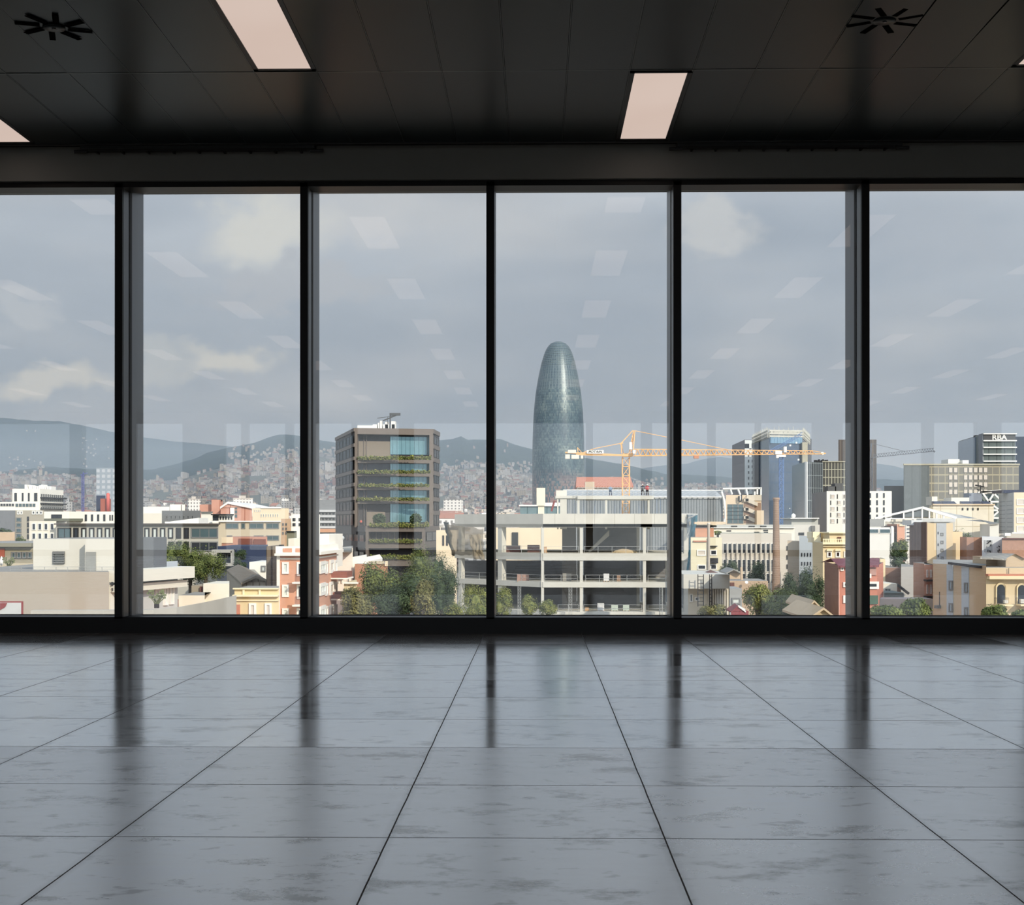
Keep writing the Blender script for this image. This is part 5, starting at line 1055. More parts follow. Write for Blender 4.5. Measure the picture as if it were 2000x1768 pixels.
s.part('letter_u', b, darkf); b = MB(); b.bar(P(1446,968,299.2), P(1446,976,299.2), .14, 6); s.part('letter_u_inner', b, whitef)
tl = grid_mat('slate_tower', (82,82,92), (62,62,70), (2.2,3.4), (.2,.25), rough=.5, metal=.1)
s = Bld('white_fronted_tower', 'slim tower with a dark left flank and white front, fifth window', XY(1460, 520)); s.walls(FP((1454.5,520),(1473,520),(1478,556),(1430,557)), 1454.5, 859, tl)
s.band(0, 1454.5, 1473, 860, 867, .4, C_('pale_green_white', (222,226,218)), 'front_top'); s.band(0, 1463, 1467.5, 867, 878, .4, C_('pale_green_white', (222,226,218)), 'front_post'); s.band(0, 1454.5, 1473, 876, 965, .4, C_('pale_green_white', (222,226,218)), 'front_wall')
s.band(0, 1454.5, 1463, 867, 876, .05, glassd, 'dark_opening')
A_, B_2 = s.face(0); s.fp = [(p[0], p[1]-.4) for p in s.fp]; s.wins(0, 1458.5, 1473, 884, 962, 2, 7, .36, .5, 'g', 'd', .15)
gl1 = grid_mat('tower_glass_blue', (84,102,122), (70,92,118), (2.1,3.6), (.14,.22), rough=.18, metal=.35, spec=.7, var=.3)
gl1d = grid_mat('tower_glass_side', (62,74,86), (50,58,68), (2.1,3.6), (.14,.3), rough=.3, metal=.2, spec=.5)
s = Bld('blue_glass_tower', 'blue glass tower with a scaffolded crown, fifth window', XY(1530, 470)); s.walls(FP((1502,470),(1567,473),(1580,510),(1471,511)), 1502, 850, gl1)
ztw = s.z1; s.band(3, 1471, 1502, 852, 1060, .15, gl1d, 'dark_flank') if 0 else None
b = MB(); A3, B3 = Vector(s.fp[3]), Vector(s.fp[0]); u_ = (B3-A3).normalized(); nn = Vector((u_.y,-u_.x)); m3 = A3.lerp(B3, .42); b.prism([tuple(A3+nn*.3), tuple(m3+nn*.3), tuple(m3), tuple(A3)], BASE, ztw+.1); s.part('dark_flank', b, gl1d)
scf = mat('scaffold_mesh', (196,192,174), .8, 0, .3, .35)
for i, (p0, p1) in enumerate(((s.fp[0], s.fp[1]), (s.fp[3], s.fp[0]), (s.fp[1], s.fp[2]))):
    A3, B3 = Vector(p0), Vector(p1); u_ = (B3-A3).normalized(); nn = Vector((u_.y,-u_.x)); b = MB()
    for zz in (0.0, .9, 1.9): b.prism([tuple(A3+nn*.5), tuple(B3+nn*.5), tuple(B3+nn*.2), tuple(A3+nn*.2)], ztw+zz-.6, ztw+zz-.1)
    n_ = int((B3-A3).length/1.6)
    for k_ in range(n_+1): p = A3+u_*((B3-A3).length*k_/n_)+nn*.35; b.bar((p.x,p.y,ztw-1), (p.x,p.y,ztw+2.3+.35*((k_*7) % 3)), .09)
    s.part('crown_scaffold', b, scf)
b = MB(); p = [Vector(q_) for q_ in s.fp]; ce = sum(p, Vector((0,0)))/4; ins = [tuple(q_.lerp(ce, .12)) for q_ in p]; b.prism(ins, ztw-.5, ztw+1.5); s.part('crown_plant', b, scf)
s.band(0, 1504, 1566, 853, 866, .35, grid_mat('bright_glass', (118,160,186), (80,110,136), (1.3,30), (.14,.2), rough=.2, metal=.3, x_only=True), 'bright_glass_storey'); s.band(1, 1568, 1579, 864, 904, .5, mat('tan_strip', (176,168,140), .8, 0, .2, .5), 'tan_strip') if 0 else None
b = MB(); a = P(1567,904,471.5); c_ = P(1577.5,864,471.5); b.box(a.x, c_.x, 471.5, 474, a.z, c_.z); s.part('hoist_shaft', b, mat('tan_strip', (176,168,140), .8, 0, .2, .5)); s.box(1578, 1585, 857, 905, 520, 8, mat('rear_slab', (96,100,106), .7), 'rear_slab')
b = MB(); [b.lathe([(.1,0),(.9,.2),(1.0,.9),(.5,1.6),(.05,1.8)], 10, P(x,0,495).x, 495) for x in (1487,1494)]; o = s.part('roof_dishes', b, whitef); o.location.z += ztw-BASE-.2; o.matrix_parent_inverse = Matrix.Translation(-s.o); o.location = (0,0,ztw-.3)
gl2 = grid_mat('glass_green', (108,136,142), (80,106,112), (2.4,3.7), (.12,.25), rough=.2, metal=.3, spec=.7, var=.25)
s = Bld('green_glass_block', 'greenish glass block with a darker mullioned flank, fifth window', XY(1570, 420)); s.walls(FP((1573,420),(1606,424),(1606,452),(1547,448)), 1573, 902.5, gl2)
s.band(0, 1573, 1606, 902.5, 1020, .25, grid_mat('dark_mullions', (66,70,72), (150,156,154), (1.1,3.8), (.17,.12), rough=.25, metal=.2), 'mullion_wall'); s.band(0, 1572, 1573.6, 902, 1020, .8, whitef, 'corner_trim')
s = Bld('gridded_office', 'beige-gridded dark office to the right of the green glass block', XY(1630, 426)); s.walls(R4(1606.5, 1664, 425, 24), 1606.5, 901.5, grid_mat('beige_grid', (74,72,64), (178,174,152), (.95,2.45), (.2,.22), rough=.6)); s.band(0, 1606, 1664, 901, 903, .3, mat('tan_strip', (176,168,140)), 'roof_edge') 
b = MB(); q = random.Random(9); 
for i in range(10): a = P(1592+2.6*i, 902, 432); b.box(a.x, a.x+.32, 432, 434, a.z-.2, a.z+q.uniform(.3,.85))
s.part('roof_plant', b, darkf)
s = Bld('white_grid_building', 'white building with a grid of panels either side of the right-hand post', XY(1670, 300)); s.walls(FP((1614,300),(1741,300),(1741,318),(1586,322)), 1614, 960, mat('grey_flank', (150,150,150), .7, 0, .15, .2)); s.band(0, 1614, 1741, 959.5, 1060, .3, C_('white', (238,232,214)), 'white_front')  # grey of the left flank is shade put into the wall colour
s.fp = [(p[0], p[1]-.3) for p in s.fp]; s.wins(0, 1620, 1668, 964, 1024, 4, 5, .72, .72, 'w', 'c', .1, name='panel', mask=lambda a, c_: (a+c_) % 2 == 0); s.wins(0, 1616, 1668, 964, 1024, 4, 5, .12, .72, 'k', 'd', .04); 
s.wins(0, 1693, 1733, 961, 1017, 3, 4, .22, .68, 'k', 'd', .06); b = MB(); [b.box(P(x,968,300.5).x, P(x+16,968,300.5).x, 301, 305, Z(1614,960,300)-.1, Z(1614,y,300)) for (x, y) in ((1618,950),(1632,944))]; s.part('roof_plant', b, mat('roof_plant_grey', (92,92,90), .7))
s.fp = FP((1614,300),(1741,300),(1741,318),(1586,322)); s.band(0, 1614, 1616, 960, 1060, .5, whitef, 'corner_trim')
s = Bld('slim_dark_tower', 'slim dark brown tower behind the right-hand window post', XY(1675, 600)); s.walls(R4(1637.5, 1712, 600, 30), 1637.5, 859, grid_mat('brown_fins', (84,76,70), (108,98,88), (2.0,60), (.5,.1), x_only=True, rough=.5, metal=.15))
s = simple('grey_plant_building', 'grey building with a white flat roof slab left of the yellow house', 1546, 1601, 232, 12, 1025, C_('greige', (206,200,186)), roofm=roofg); s.wins(0, 1559.5, 1570.5, 1040, 1046, 1, 2, 1, .8, 'k', 'd', .05); s.box(1546, 1598, 1012, 1026, 238, 8, C_('greige2', (190,190,180)), 'roof_storey'); s.box(1544, 1600, 1011.5, 1013.5, 237, 10, whitef, 'roof_slab'); s.box(1585, 1592, 1027, 1038, 231.4, 1, greyf, 'vent_tower')
b = MB(); b.bar(P(1542.5,1010,240), P(1542.5,994,240), .08); b.lathe([(.1,0),(.35,.15),(.4,.45),(.25,.7),(.05,.8)], 16, P(1549,0,240).x, 240); o = s.part('roof_mast', b, whitef)
for v in o.data.vertices: 
    if v.co.z < 3 and v.co.z > -.01 and abs(v.co.x-P(1549,0,240).x) < 1: v.co.z += Z(1549, 1012, 240)
s = simple('beige_side_block', 'beige wall strip between the louvred office and the tan blocks', 1518, 1546, 185, 10, 1042, C_('beige2', (206,196,178)), roofm=roofg); s.wins(0, 1536, 1538, 1062, 1116, 1, 3, .9, .5, 'k', 'd', .05)
s = simple('long_low_shed', 'long cream shed roofs with small dark vents above the louvred office', 1388, 1552, 205, 12, 1031, C_('cream3', (232,208,166)) if 0 else C_('cream4', (232,224,204)), roofm=roofg)
for x in (1428, 1462, 1485): s.band(0, x, x+12, 1026, 1030.5, .05, darkf, 'roof_vent') if 0 else None
for (x0, x1, y) in ((1419,1428,1036),(1473,1483,1039),(1492,1500,1039),(1491,1500,1035)): s.band(0, x0, x1, y, y+2.4, .08, darkf, 'vent')
s.band(0, 1388, 1552, 1030.2, 1031.6, .4, whitef, 'coping')
s = simple('rear_shed', 'grey-white shed roof with dark slots behind the long cream shed', 1400, 1550, 222, 10, 1025, C_('greige2', (190,190,180)), roofm=roofg)
for x in (1428, 1462, 1485): s.band(0, x, x+12, 1027, 1029.4, .08, darkf, 'slot')
s = Bld('louvred_office', 'low office with tall dark windows between pale fins, fifth window', XY(1470, 180)); s.walls(R4(1407, 1525, 180, 15), 1407, 1042, C_('beige2', (206,196,178)), roofm=mat('roof_green', (150,156,132), .9))
s.wins(0, 1411, 1532-9, 1061.5, 1081, 12, 1, .72, 1, 'w', 'd', .05); s.wins(0, 1411, 1532-9, 1093, 1117, 12, 1, .72, 1, 'w', 'd', .05); s.wins(0, 1411, 1523, 1120, 1140, 12, 1, .72, 1, 'w', 'd', .05)
for i in range(12): x = 1411+112*i/12; s.band(0, x+8.2, x+9.6, 1061, 1150, .35, C_('fin_beige', (214,204,184)), 'fin')
s = simple('cream_apartments', 'cream apartment house with shuttered windows right of the teal net', 1349, 1410, 160, 10, 1050, C_('cream_y', (226,214,172)), roofm=roofg)
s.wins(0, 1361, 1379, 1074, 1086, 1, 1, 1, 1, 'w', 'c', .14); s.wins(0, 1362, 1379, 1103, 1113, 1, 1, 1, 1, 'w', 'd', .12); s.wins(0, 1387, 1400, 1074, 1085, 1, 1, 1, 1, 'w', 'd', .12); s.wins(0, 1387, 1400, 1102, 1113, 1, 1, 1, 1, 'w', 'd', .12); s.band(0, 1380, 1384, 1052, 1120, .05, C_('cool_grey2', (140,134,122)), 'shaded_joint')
s.band(0, 1387, 1401, 1090, 1100, .7, darkf, 'balcony'); s.band(0, 1387, 1400, 1066, 1068, .5, darkf, 'canopy'); s.band(0, 1354, 1380, 1056, 1058.5, .2, mat('tile_orange', (200,120,80), .8), 'cornice')
s = simple('orange_penthouse', 'orange-rendered rooftop storey above the cream apartments', 1358, 1394, 166, 6, 1031, mat('orange_pale', (214,146,104), .85)); s.band(0, 1355, 1415, 1019.5, 1024, .9, cr3, 'roof_beam'); s.band(0, 1359, 1392, 1026, 1030, .1, darkf, 'dark_openings')
s = Bld('flue_pipe', 'tall white flue pipe in front of the cream apartments', P(1384, 1115, 150), 'pipe'); a = P(1384, 1024, 150); b = MB(); b.lathe([(.085,BASE),(.085,a.z)], 14, a.x, 150); 
b = MB(); b.lathe([(.15,BASE),(.15,a.z),(.17,a.z+.02),(.17,a.z+.15)], 14, a.x, 150); s.part('pipe', b, C_('pipe_cream', (234,222,204)))
s = Bld('concrete_workshop', 'concrete workshop with a thick blank upper band and fluted walls', XY(1380, 120)); s.walls(R4(1344, 1423, 121.5, 9), 1344, 1150, C_('fluted', (214,200,168)), roofm=roofg); a = P(1335, 1150, 120); c_ = P(1425.5, 1122, 120); b = MB(); b.box(a.x, c_.x, 120, 130, a.z, c_.z); s.part('upper_band', b, conc2)
for i in range(9): x = 1382+4.6*i; s.band(0, x, x+2, 1151, 1210, .3, C_('fin_beige', (214,204,184)), 'flute')
s.wins(0, 1347, 1353, 1160, 1176, 1, 1, 1, 1, 'w', 'd', .08); s.wins(0, 1357, 1366, 1166, 1174, 1, 1, 1, 1, 'w', 'd', .08)
b = MB(); a = P(1378,1122,123); c_ = P(1412,1122,123); t_ = P(1388,1113.5,125); b.quad([a, c_, t_]); b.quad([c_, c_+Vector((0,3,0)), t_]); b.quad([c_+Vector((0,3,0)), a+Vector((0,3,0)), t_]); b.quad([a+Vector((0,3,0)), a, t_]); s.part('hipped_lantern', b, mat('lantern_brown', (120,84,74), .8))
b = MB()
for (x0, x1) in ((1363,1374),(1386,1390)):
    for x in (x0, x1): b.bar(P(x,1185,119), P(x,1122,119), .05)
    for k_ in range(9): y = 1126+7*k_; b.bar(P(x0,y,119), P(x1,y,119), .035)
s.part('ladders', b, darkf)
s = simple('round_gabled_shed', 'tan gabled shed with a chimney pipe beside the concrete workshop', 1425, 1447, 116, 4, 1118, C_('tan_d', (206,176,138))); 
b = MB(); a = P(1418,1119,115.6); c_ = P(1448,1119,115.6); t_ = P(1433,1111,115.6); 
b.prism([(a.x,115.4),(t_.x,115.4),(t_.x,120),(a.x,120)], [a.z-.1,t_.z-.1,t_.z-.1,a.z-.1], [a.z,t_.z,t_.z,a.z]); b.prism([(t_.x,115.4),(c_.x,115.4),(c_.x,120),(t_.x,120)], [t_.z-.1,c_.z-.1,c_.z-.1,t_.z-.1], [t_.z,c_.z,c_.z,t_.z]); s.part('roof', b, mat('zinc', (150,148,138), .5, .3)); b = MB(); b.quad([P(1425,1119,116), P(1447,1119,116), P(1433,1112,116)]); s.part('gable', b, C_('tan_d', (206,176,138)))
b = MB(); b.bar(P(1449,1150,114), P(1448,1108,114), .11, 8); s.part('chimney_pipe', b, C_('tan_d', (206,176,138)))
s = simple('tan_garden_wall', 'tan walls below the gabled shed with a brown garage door', 1425, 1500, 112, 5, 1135, C_('tan_e', (190,158,122)), roofm=roofg); s.band(0, 1426, 1434, 1138, 1148, .1, shut, 'garage_door'); b = MB(); b.lathe([(.02,0),(.10,.03),(.13,.05)], 14, 0, 0); o = b.build('dish', whitef, s.root); o.rotation_euler = (R(60),0,0); o.location = P(1458,1138,111.4)-s.o  # plain tan garden walls
s = simple('grey_shed', 'grey corrugated shed below the tan walls', 1425, 1449, 106, 4, 1150, mat('grey_cool', (156,156,150), .8)); s.wins(0, 1429, 1446, 1168, 1180, 1, 1, 1, 1, 'g', 'b', .1)
s = Bld('red_gable_shed', 'small shed with a dark red gable and white roof at the bottom edge', XY(1443, 90)); s.walls(R4(1428, 1462, 90, 5), 1428, 1194, mat('dark_red', (150,52,56), .8)); b = MB(); b.quad([P(1428,1194.5,90), P(1455,1194.5,90), P(1441,1184,90)]); s.part('gable', b, mat('dark_red', None) if 0 else MATS['dark_red'])
z0_, z1_ = Z(1428,1195,90), Z(1441,1184,90)
b = MB(); x0_, xm_, x1_ = P(1427,0,90).x, P(1441,0,90).x, P(1456,0,90).x
b.prism([(xm_,89.9),(x1_,89.9),(x1_+.35,92.5),(xm_+.15,92.5)], [z1_-.05,z0_-.05,z0_-.05,z1_-.05], [z1_+.04,z0_+.02,z0_+.02,z1_+.04]); s.part('right_slope', b, whitef)
b = MB(); b.prism([(x0_,89.9),(xm_,89.9),(xm_+.15,92.5),(x0_,92.5)], [z0_-.05,z1_-.05,z1_-.05,z0_-.05], [z0_+.02,z1_+.04,z1_+.04,z0_+.02]); s.part('left_slope', b, MATS['dark_red'])
# chimney
s = Bld('brick_chimney', 'tall tapering brick factory chimney', XY(1516, 168), 'chimney'); a = P(1514.5, 972, 168); zb_ = BASE
b = MB(); k = 168/F; z_ = lambda y: Z(1515, y, 168); b.lathe([(8.6*k,zb_),(8.2*k,z_(1160)),(5.4*k,z_(982)),(5.4*k,z_(978)),(6.8*k,z_(976)),(6.9*k,z_(973.5)),(5.6*k,z_(972)),(4.2*k,z_(972)),(4.0*k,z_(974))], 28, P(1515.5,0,168).x, 168)
s.part('stack', b, grid_mat('chimney_brick', (160,128,100), (128,98,76), (.4,.22), (.03,.035), z_only=True, rough=.9, var=.3))
tan1 = C_('tan_block', (196,172,138)); s = simple('tan_flats', 'blank tan party wall right of the chimney', 1538, 1566, 152, 8, 1057, tan1)
s = simple('blue_grey_flats', 'blue-grey flats with small windows beside the blank tan wall', 1561, 1589, 147, 7, 1048, C_('bluegrey', (164,172,176))); s.wins(0, 1563, 1586, 1075, 1110, 4, 2, .3, .4, 'k', 'd', .06)
s = Bld('yellow_mansion', 'ornate yellow house with balustrade and red shutters, fifth window', XY(1635, 130)); ym = C_('mansion_yellow', (238,212,156)); ylm = C_('mansion_trim', (252,232,180)); s.walls(FP((1607,130),(1676,130),(1676,142),(1587,135.5)), 1607, 1060, ym, roofm=roofg)
s.band(0, 1605, 1676, 1059, 1063.5, .5, ylm, 'cornice'); s.band(0, 1607, 1676, 1066, 1068, .25, ylm, 'string_course'); b = MB()
for i in range(20): x = 1608+3.3*i; p = P(x, 1059, 129.8); b.bar(p, p+Vector((0,0,.32)), .045, 6)
b.bar(P(1607,1053.5,129.8), P(1672,1053.5,129.8), .05); s.part('balustrade', b, ylm)
s.box(1620, 1656, 1041, 1060, 133, 4, ym, 'upper_storey'); s.box(1619, 1657, 1040, 1042, 132.6, 5, ylm, 'upper_cornice'); s.box(1588, 1601, 1039.5, 1052, 136, 3, ylm, 'stair_turret'); s.box(1590, 1603, 1050, 1060, 135, 3, ylm, 'turret_base')
for x0 in (1615, 1631.5): s.wins(0, x0, x0+9.5, 1077, 1089, 1, 1, 1, 1, 'w', 's', .12); s.wins(0, x0+3, x0+6.5, 1077.2, 1088.8, 1, 1, 1, 1, 'k', 'd', .03); s.band(0, x0-1, x0+10.5, 1073, 1076.5, .25, ylm, 'window_hood')
s.wins(0, 1648, 1658, 1077, 1089, 1, 1, 1, 1, 'w', 's', .12); s.band(0, 1656, 1662, 1078, 1080, .1, ylm, 'trim'); b = MB(); a = P(1636,1058,132.9); c_ = P(1643,1049,132.9); b.box(a.x, c_.x, 132.85, 133, a.z, c_.z); s.part('attic_window', b, MATS['brown_shutter'])
s = Bld('red_house', 'red-orange house with a dark brown side wall, beside the right-hand post', XY(1670, 85)); s.walls(FP((1638,85),(1713,85),(1725,92.5),(1612,88.8)), 1638, 1105, mat('red_render', (208,126,96), .85, 0, .1, .4), roofm=mat('maroon_roof', (120,74,82), .8)); 
A3, B3 = Vector(s.fp[3]), Vector(s.fp[0]); u_ = (B3-A3).normalized(); nn = Vector((u_.y,-u_.x)); b = MB(); zt_ = s.z1; b.prism([tuple(A3+nn*.06), tuple(B3+nn*.06), tuple(B3), tuple(A3)], BASE, [zt_+.15, zt_+.02, zt_+.02, zt_+.15]); s.part('party_wall', b, mat('brown_brick', (150,112,92), .9, 0, .2, 2))
a = P(1636,1105,84.8); c_ = P(1716,1104,84.8); r_0 = P(1622,1091,89); r_1 = P(1718,1090,89); b = MB(); b.quad([(a.x,84.7,a.z),(c_.x,84.7,c_.z),(r_1.x,89,r_1.z),(r_0.x,89,r_0.z)]); b.quad([(a.x,84.7,a.z-.12),(c_.x,84.7,c_.z-.12),(c_.x,84.7,c_.z),(a.x,84.7,a.z)]); b.quad([(r_0.x,89,r_0.z),(r_1.x,89,r_1.z),(r_1.x,92,a.z),(r_0.x,92,a.z)]); s.part('roof', b, grid_mat('maroon_tiles', (134,66,74), (100,46,56), (.35,9), (.08,.1), x_only=True, rough=.7))
s.wins(0, 1641, 1647.5, 1108, 1115, 1, 1, 1, 1, 'w', 'd', .12); s.wins(0, 1646.5, 1660, 1137, 1147, 1, 1, 1, 1, 'w', 'd', .12); s.wins(0, 1646.5, 1660, 1163, 1178, 1, 1, 1, 1, 'w', 'b', .12); s.band(0, 1637.5, 1639, 1104, 1215, .1, C_('pink_pipe', (222,170,150)), 'downpipe')
s.wins(0, 1693, 1716, 1136, 1150.5, 1, 1, 1, 1, 'w', 'd', .14); s.band(0, 1692, 1711, 1106, 1124, .08, mat('panel_rose', (190,140,124), .8), 'rendered_panel'); s.band(0, 1693, 1714, 1163, 1180, .15, green_s, 'green_shutter'); s.box(1696, 1702, 1121, 1129, 84.3, .35, whitef, 'air_conditioner')
# gabled tan roofs at the bottom edge
for (x0, x1, xp, yp, ye_, Y, lab) in ((1576,1604,1589,1172,1186,82,'small tan gable with a dark roof behind the front gable, bottom edge'), (1576,1634,1607,1186,1206,70,'wide tan gable roof at the bottom edge below the red house')):
    s = Bld('gabled_house', lab, XY(xp, Y)); s.walls(R4(x0+2, x1-2, Y, 6), x0+2, ye_+2, C_('tan_f', (204,176,124))); b = MB(); b.quad([P(x0+2,ye_+2,Y), P(x1-2,ye_+2,Y), P(xp,yp+1,Y)]); s.part('gable', b, C_('tan_f', (204,176,124)))
    a = P(x0,ye_+1.5,Y); t_ = P(xp,yp,Y); c_ = P(x1,ye_+1.5,Y); b = MB()
    b.prism([(a.x,Y-.25),(t_.x,Y-.25),(t_.x,Y+7),(a.x,Y+7)], [a.z-.12,t_.z-.12,t_.z-.12,a.z-.12], [a.z,t_.z,t_.z,a.z]); b.prism([(t_.x,Y-.25),(c_.x,Y-.25),(c_.x,Y+7),(t_.x,Y+7)], [t_.z-.12,c_.z-.12,c_.z-.12,t_.z-.12], [t_.z,c_.z,c_.z,t_.z]); s.part('roof', b, mat('roof_tan', (200,172,128), .85))
# ================================================================ RIGHT WINDOW
s = Bld('panelled_office', 'wide beige-panelled office with a dark glazed left part, right window', XY(1870, 450)); s.walls(R4(1765, 1990, 450, 40), 1765, 908, grid_mat('bronze_grid', (122,118,104), (164,156,132), (2.2,2.7), (.22,.45), rough=.5, metal=.1))
s.band(0, 1765, 1815, 908, 1010, .2, grid_mat('grey_glass_wall', (112,118,116), (96,100,98), (2.6,60), (.2,.1), x_only=True, rough=.25, metal=.2), 'glazed_part'); s.band(0, 1764, 1991, 906, 909, .5, mat('tan_strip', (176,168,140)), 'roof_edge')
s.wins(0, 1852, 1930, 911, 968, 8, 4, .82, .74, 'g', 'c', .12, name='blind_panel', mask=lambda a, c_: a not in (2,)); s.box(1852, 1874, 897, 906.5, 470, 8, C_('white', (238,232,214)), 'roof_hut'); s.box(1880, 1892, 899, 906.5, 468, 6, whitef, 'roof_cabinet')
s = Bld('publisher_tower', 'white-banded office tower with a lettered dark sign band, right window', XY(1930, 520)); gl3 = mat('pale_blue_glass', (140,156,172), .2, .2, .15, .05, .6); s.walls(FP((1921,520),(1983,520),(1983,545),(1873,566)), 1921, 847.5, grid_mat('rba_glass', (92,104,100), (60,66,66), (3.0,60), (.3,.1), x_only=True, rough=.25, metal=.1))
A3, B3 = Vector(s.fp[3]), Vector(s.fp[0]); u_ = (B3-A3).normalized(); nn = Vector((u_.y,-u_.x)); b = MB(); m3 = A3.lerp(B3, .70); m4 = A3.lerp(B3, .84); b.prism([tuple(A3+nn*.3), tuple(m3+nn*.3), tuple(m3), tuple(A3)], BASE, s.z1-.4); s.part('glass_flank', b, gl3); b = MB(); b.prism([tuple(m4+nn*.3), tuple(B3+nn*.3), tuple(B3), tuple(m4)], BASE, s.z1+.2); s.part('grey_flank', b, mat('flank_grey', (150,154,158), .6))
for y in (846.5, 860, 873, 886.5, 900): s.band(0, 1919.5, 1984.5, y, y+2.3, 1.0, whitef, 'floor_band')
s.band(0, 1921, 1983, 848.8, 860.5, .35, mat('sign_dark', (70,72,74), .6), 'sign_band'); lp_ = P(1952, 854.6, 519.5); o = text('RBA', 2.75, (0,0,0), whitef, None, 'lettering', 1.1, 0, .05, .06); s.adopt(o); o.location = (lp_.x, 519.55, lp_.z)
s.fp = FP((1921,520),(1983,520),(1983,545),(1873,566)); s.box(1906, 1911, 850, 873, 534, 3, darkf, 'dark_slot')
s = simple('navy_tower', 'dark navy tower cut off at the right edge behind the white-banded tower', 1983.5, 2070, 560, 30, 853, mat('navy_glass', (44,58,78), .3, .2, .1, .1))
s = simple('hazy_brown_block', 'brownish block left of the panelled office', 1727, 1768, 480, 20, 949, mat('haze_brown', (116,110,100), .8, 0, .2, .1))
s = Bld('market_canopy', 'large pale pitched roof with white edge trusses, right window', XY(1780, 230)); s.walls(R4(1729, 1865, 231, 22), 1729, 1019, C_('greige', (206,200,186)))
pr = [(1708,1013),(1801,991.5),(1868,1012)]; b = MB(); v0, v1, v2 = [P(x,y,229) for (x,y) in pr]; off_ = Vector((XY(1713,255)[0]-v0.x,26,0))
b.quad([v0, v1, v1+off_, v0+off_]); b.quad([v1, v2, v2+off_+Vector((5,0,0)), v1+off_]); b.quad([v0-Vector((0,0,.3)), v0+off_-Vector((0,0,.3)), v1+off_-Vector((0,0,.3)), v1-Vector((0,0,.3))]); s.part('roof', b, mat('canopy_grey', (184,182,172), .7))
b = MB(); b.bar(v0, v1, .22); b.bar(v1, v2, .3); b.bar(P(1729,1013,229), P(1865,1014,229), .14)
for x in (1765,1783,1801,1815,1829,1843): 
    yt = 1013-(x-1708)/93*21.5 if x < 1801 else 991.5+(x-1801)/67*20.5; b.bar(P(x,1014,229), P(x,yt,229), .16)
s.part('truss', b, whitef); s.band(0, 1740, 1800, 1012.5, 1019, .3, C_('white', (238,232,214)), 'fascia'); s.box(1800, 1866, 1013, 1019.5, 226, 3, mat('canopy_flat', (200,200,194), .7), 'flat_canopy')
s = Bld('cream_factory', 'cream factory with roof solar panels, right window', XY(1880, 260)); s.walls(R4(1822, 1941, 260, 20), 1822, 985.5, grid_mat('cream_bays', (234,222,194), (196,182,152), (3.0,3.3), (.12,.12), rough=.85), roofm=roofg)
s.wins(0, 1875, 1915, 992, 997, 4, 1, .28, .9, 'k', 'd', .05); s.band(0, 1821, 1942, 984.5, 987, .4, cr3, 'coping'); s.box(1820, 1831, 970, 986, 266, 4, C_('white', (238,232,214)), 'roof_hut'); s.box(1858, 1893, 972, 986, 268, 5, C_('cream4', (232,224,204)), 'roof_hut')
sol = mat('solar_blue', (52,56,84), .2, .3)
for (x0, x1) in ((1824,1840),(1842,1868),(1879,1900),(1902,1918),(1920,1935)): b = MB(); a = P(x0,985,262); c_ = P(x1,979,262); b.prism([(a.x,261.5),(c_.x,261.5),(c_.x,263.5),(a.x,263.5)], a.z-.2, [a.z,a.z,c_.z,c_.z]); s.part('solar_panel', b, sol)
s = Bld('truss_hall', 'hall with a white zigzag truss frame beside the cream factory', XY(1930, 300)); s.walls(R4(1900, 1956, 300, 15), 1900, 965, mat('truss_back', (116,130,128), .5, .1)); s.box(1893, 1918, 963, 985, 299, 4, mat('grey_blue', (132,140,152), .6), 'slate_side')
b = MB(); pt = [(1917,962),(1930,980),(1951,997),(1938,1010)]
for p0, p1 in (((1915,961),(1957,961)),((1919,963),(1931,980)),((1931,980),(1952,997)),((1952,997),(1938,1010)),((1931,980),(1941,964)),((1941,964),(1952,975)),((1931,980),(1955,980)),((1938,997),(1955,997)),((1938,1012),(1955,1012)),((1910,962),(1955,958))): b.bar(P(*p0,299), P(*p1,299), .26)
s.part('truss', b, whitef); b = MB(); b.bar(P(1915,964,296), P(1915,948,296), .12); b.bar(P(1905,948,296), P(1922,951,296), .2); b.bar(P(1908,956,296), P(1915,958,296), .12); s.part('antenna', b, darkf)
s = Bld('modern_flats', 'modern flats with grey side and cream front at the right edge', XY(1985, 230)); s.walls(FP((1981,230),(2080,230),(2080,250),(1952,246)), 1981, 962, C_('cream3', (232,208,166)), roofm=roofg)
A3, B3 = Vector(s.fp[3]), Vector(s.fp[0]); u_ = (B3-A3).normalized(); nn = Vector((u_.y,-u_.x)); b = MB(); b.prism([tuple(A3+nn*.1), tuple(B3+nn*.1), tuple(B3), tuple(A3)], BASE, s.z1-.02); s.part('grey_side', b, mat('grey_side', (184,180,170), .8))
s.uwins(3, .02, .98, Z(1981,1042,230), Z(1981,974,230), 2, 4, .8, .55, 'g', 'd', .1); s.wins(0, 1984, 2002, 972, 1042, 1, 4, .85, .68, 'w', 'c', .1); s.box(1960, 2020, 957, 963, 236, 6, sol, 'solar_roof')
s.band(0, 1975, 2080, 1040, 1044, .5, whitef, 'ledge')
s = simple('low_greige_block', 'greige block with roof machines below the modern flats', 1950, 2060, 200, 8, 1043, C_('greige3', (196,184,164))); s.box(1963, 1974, 1041, 1047, 199, .6, whitef, 'air_conditioner')
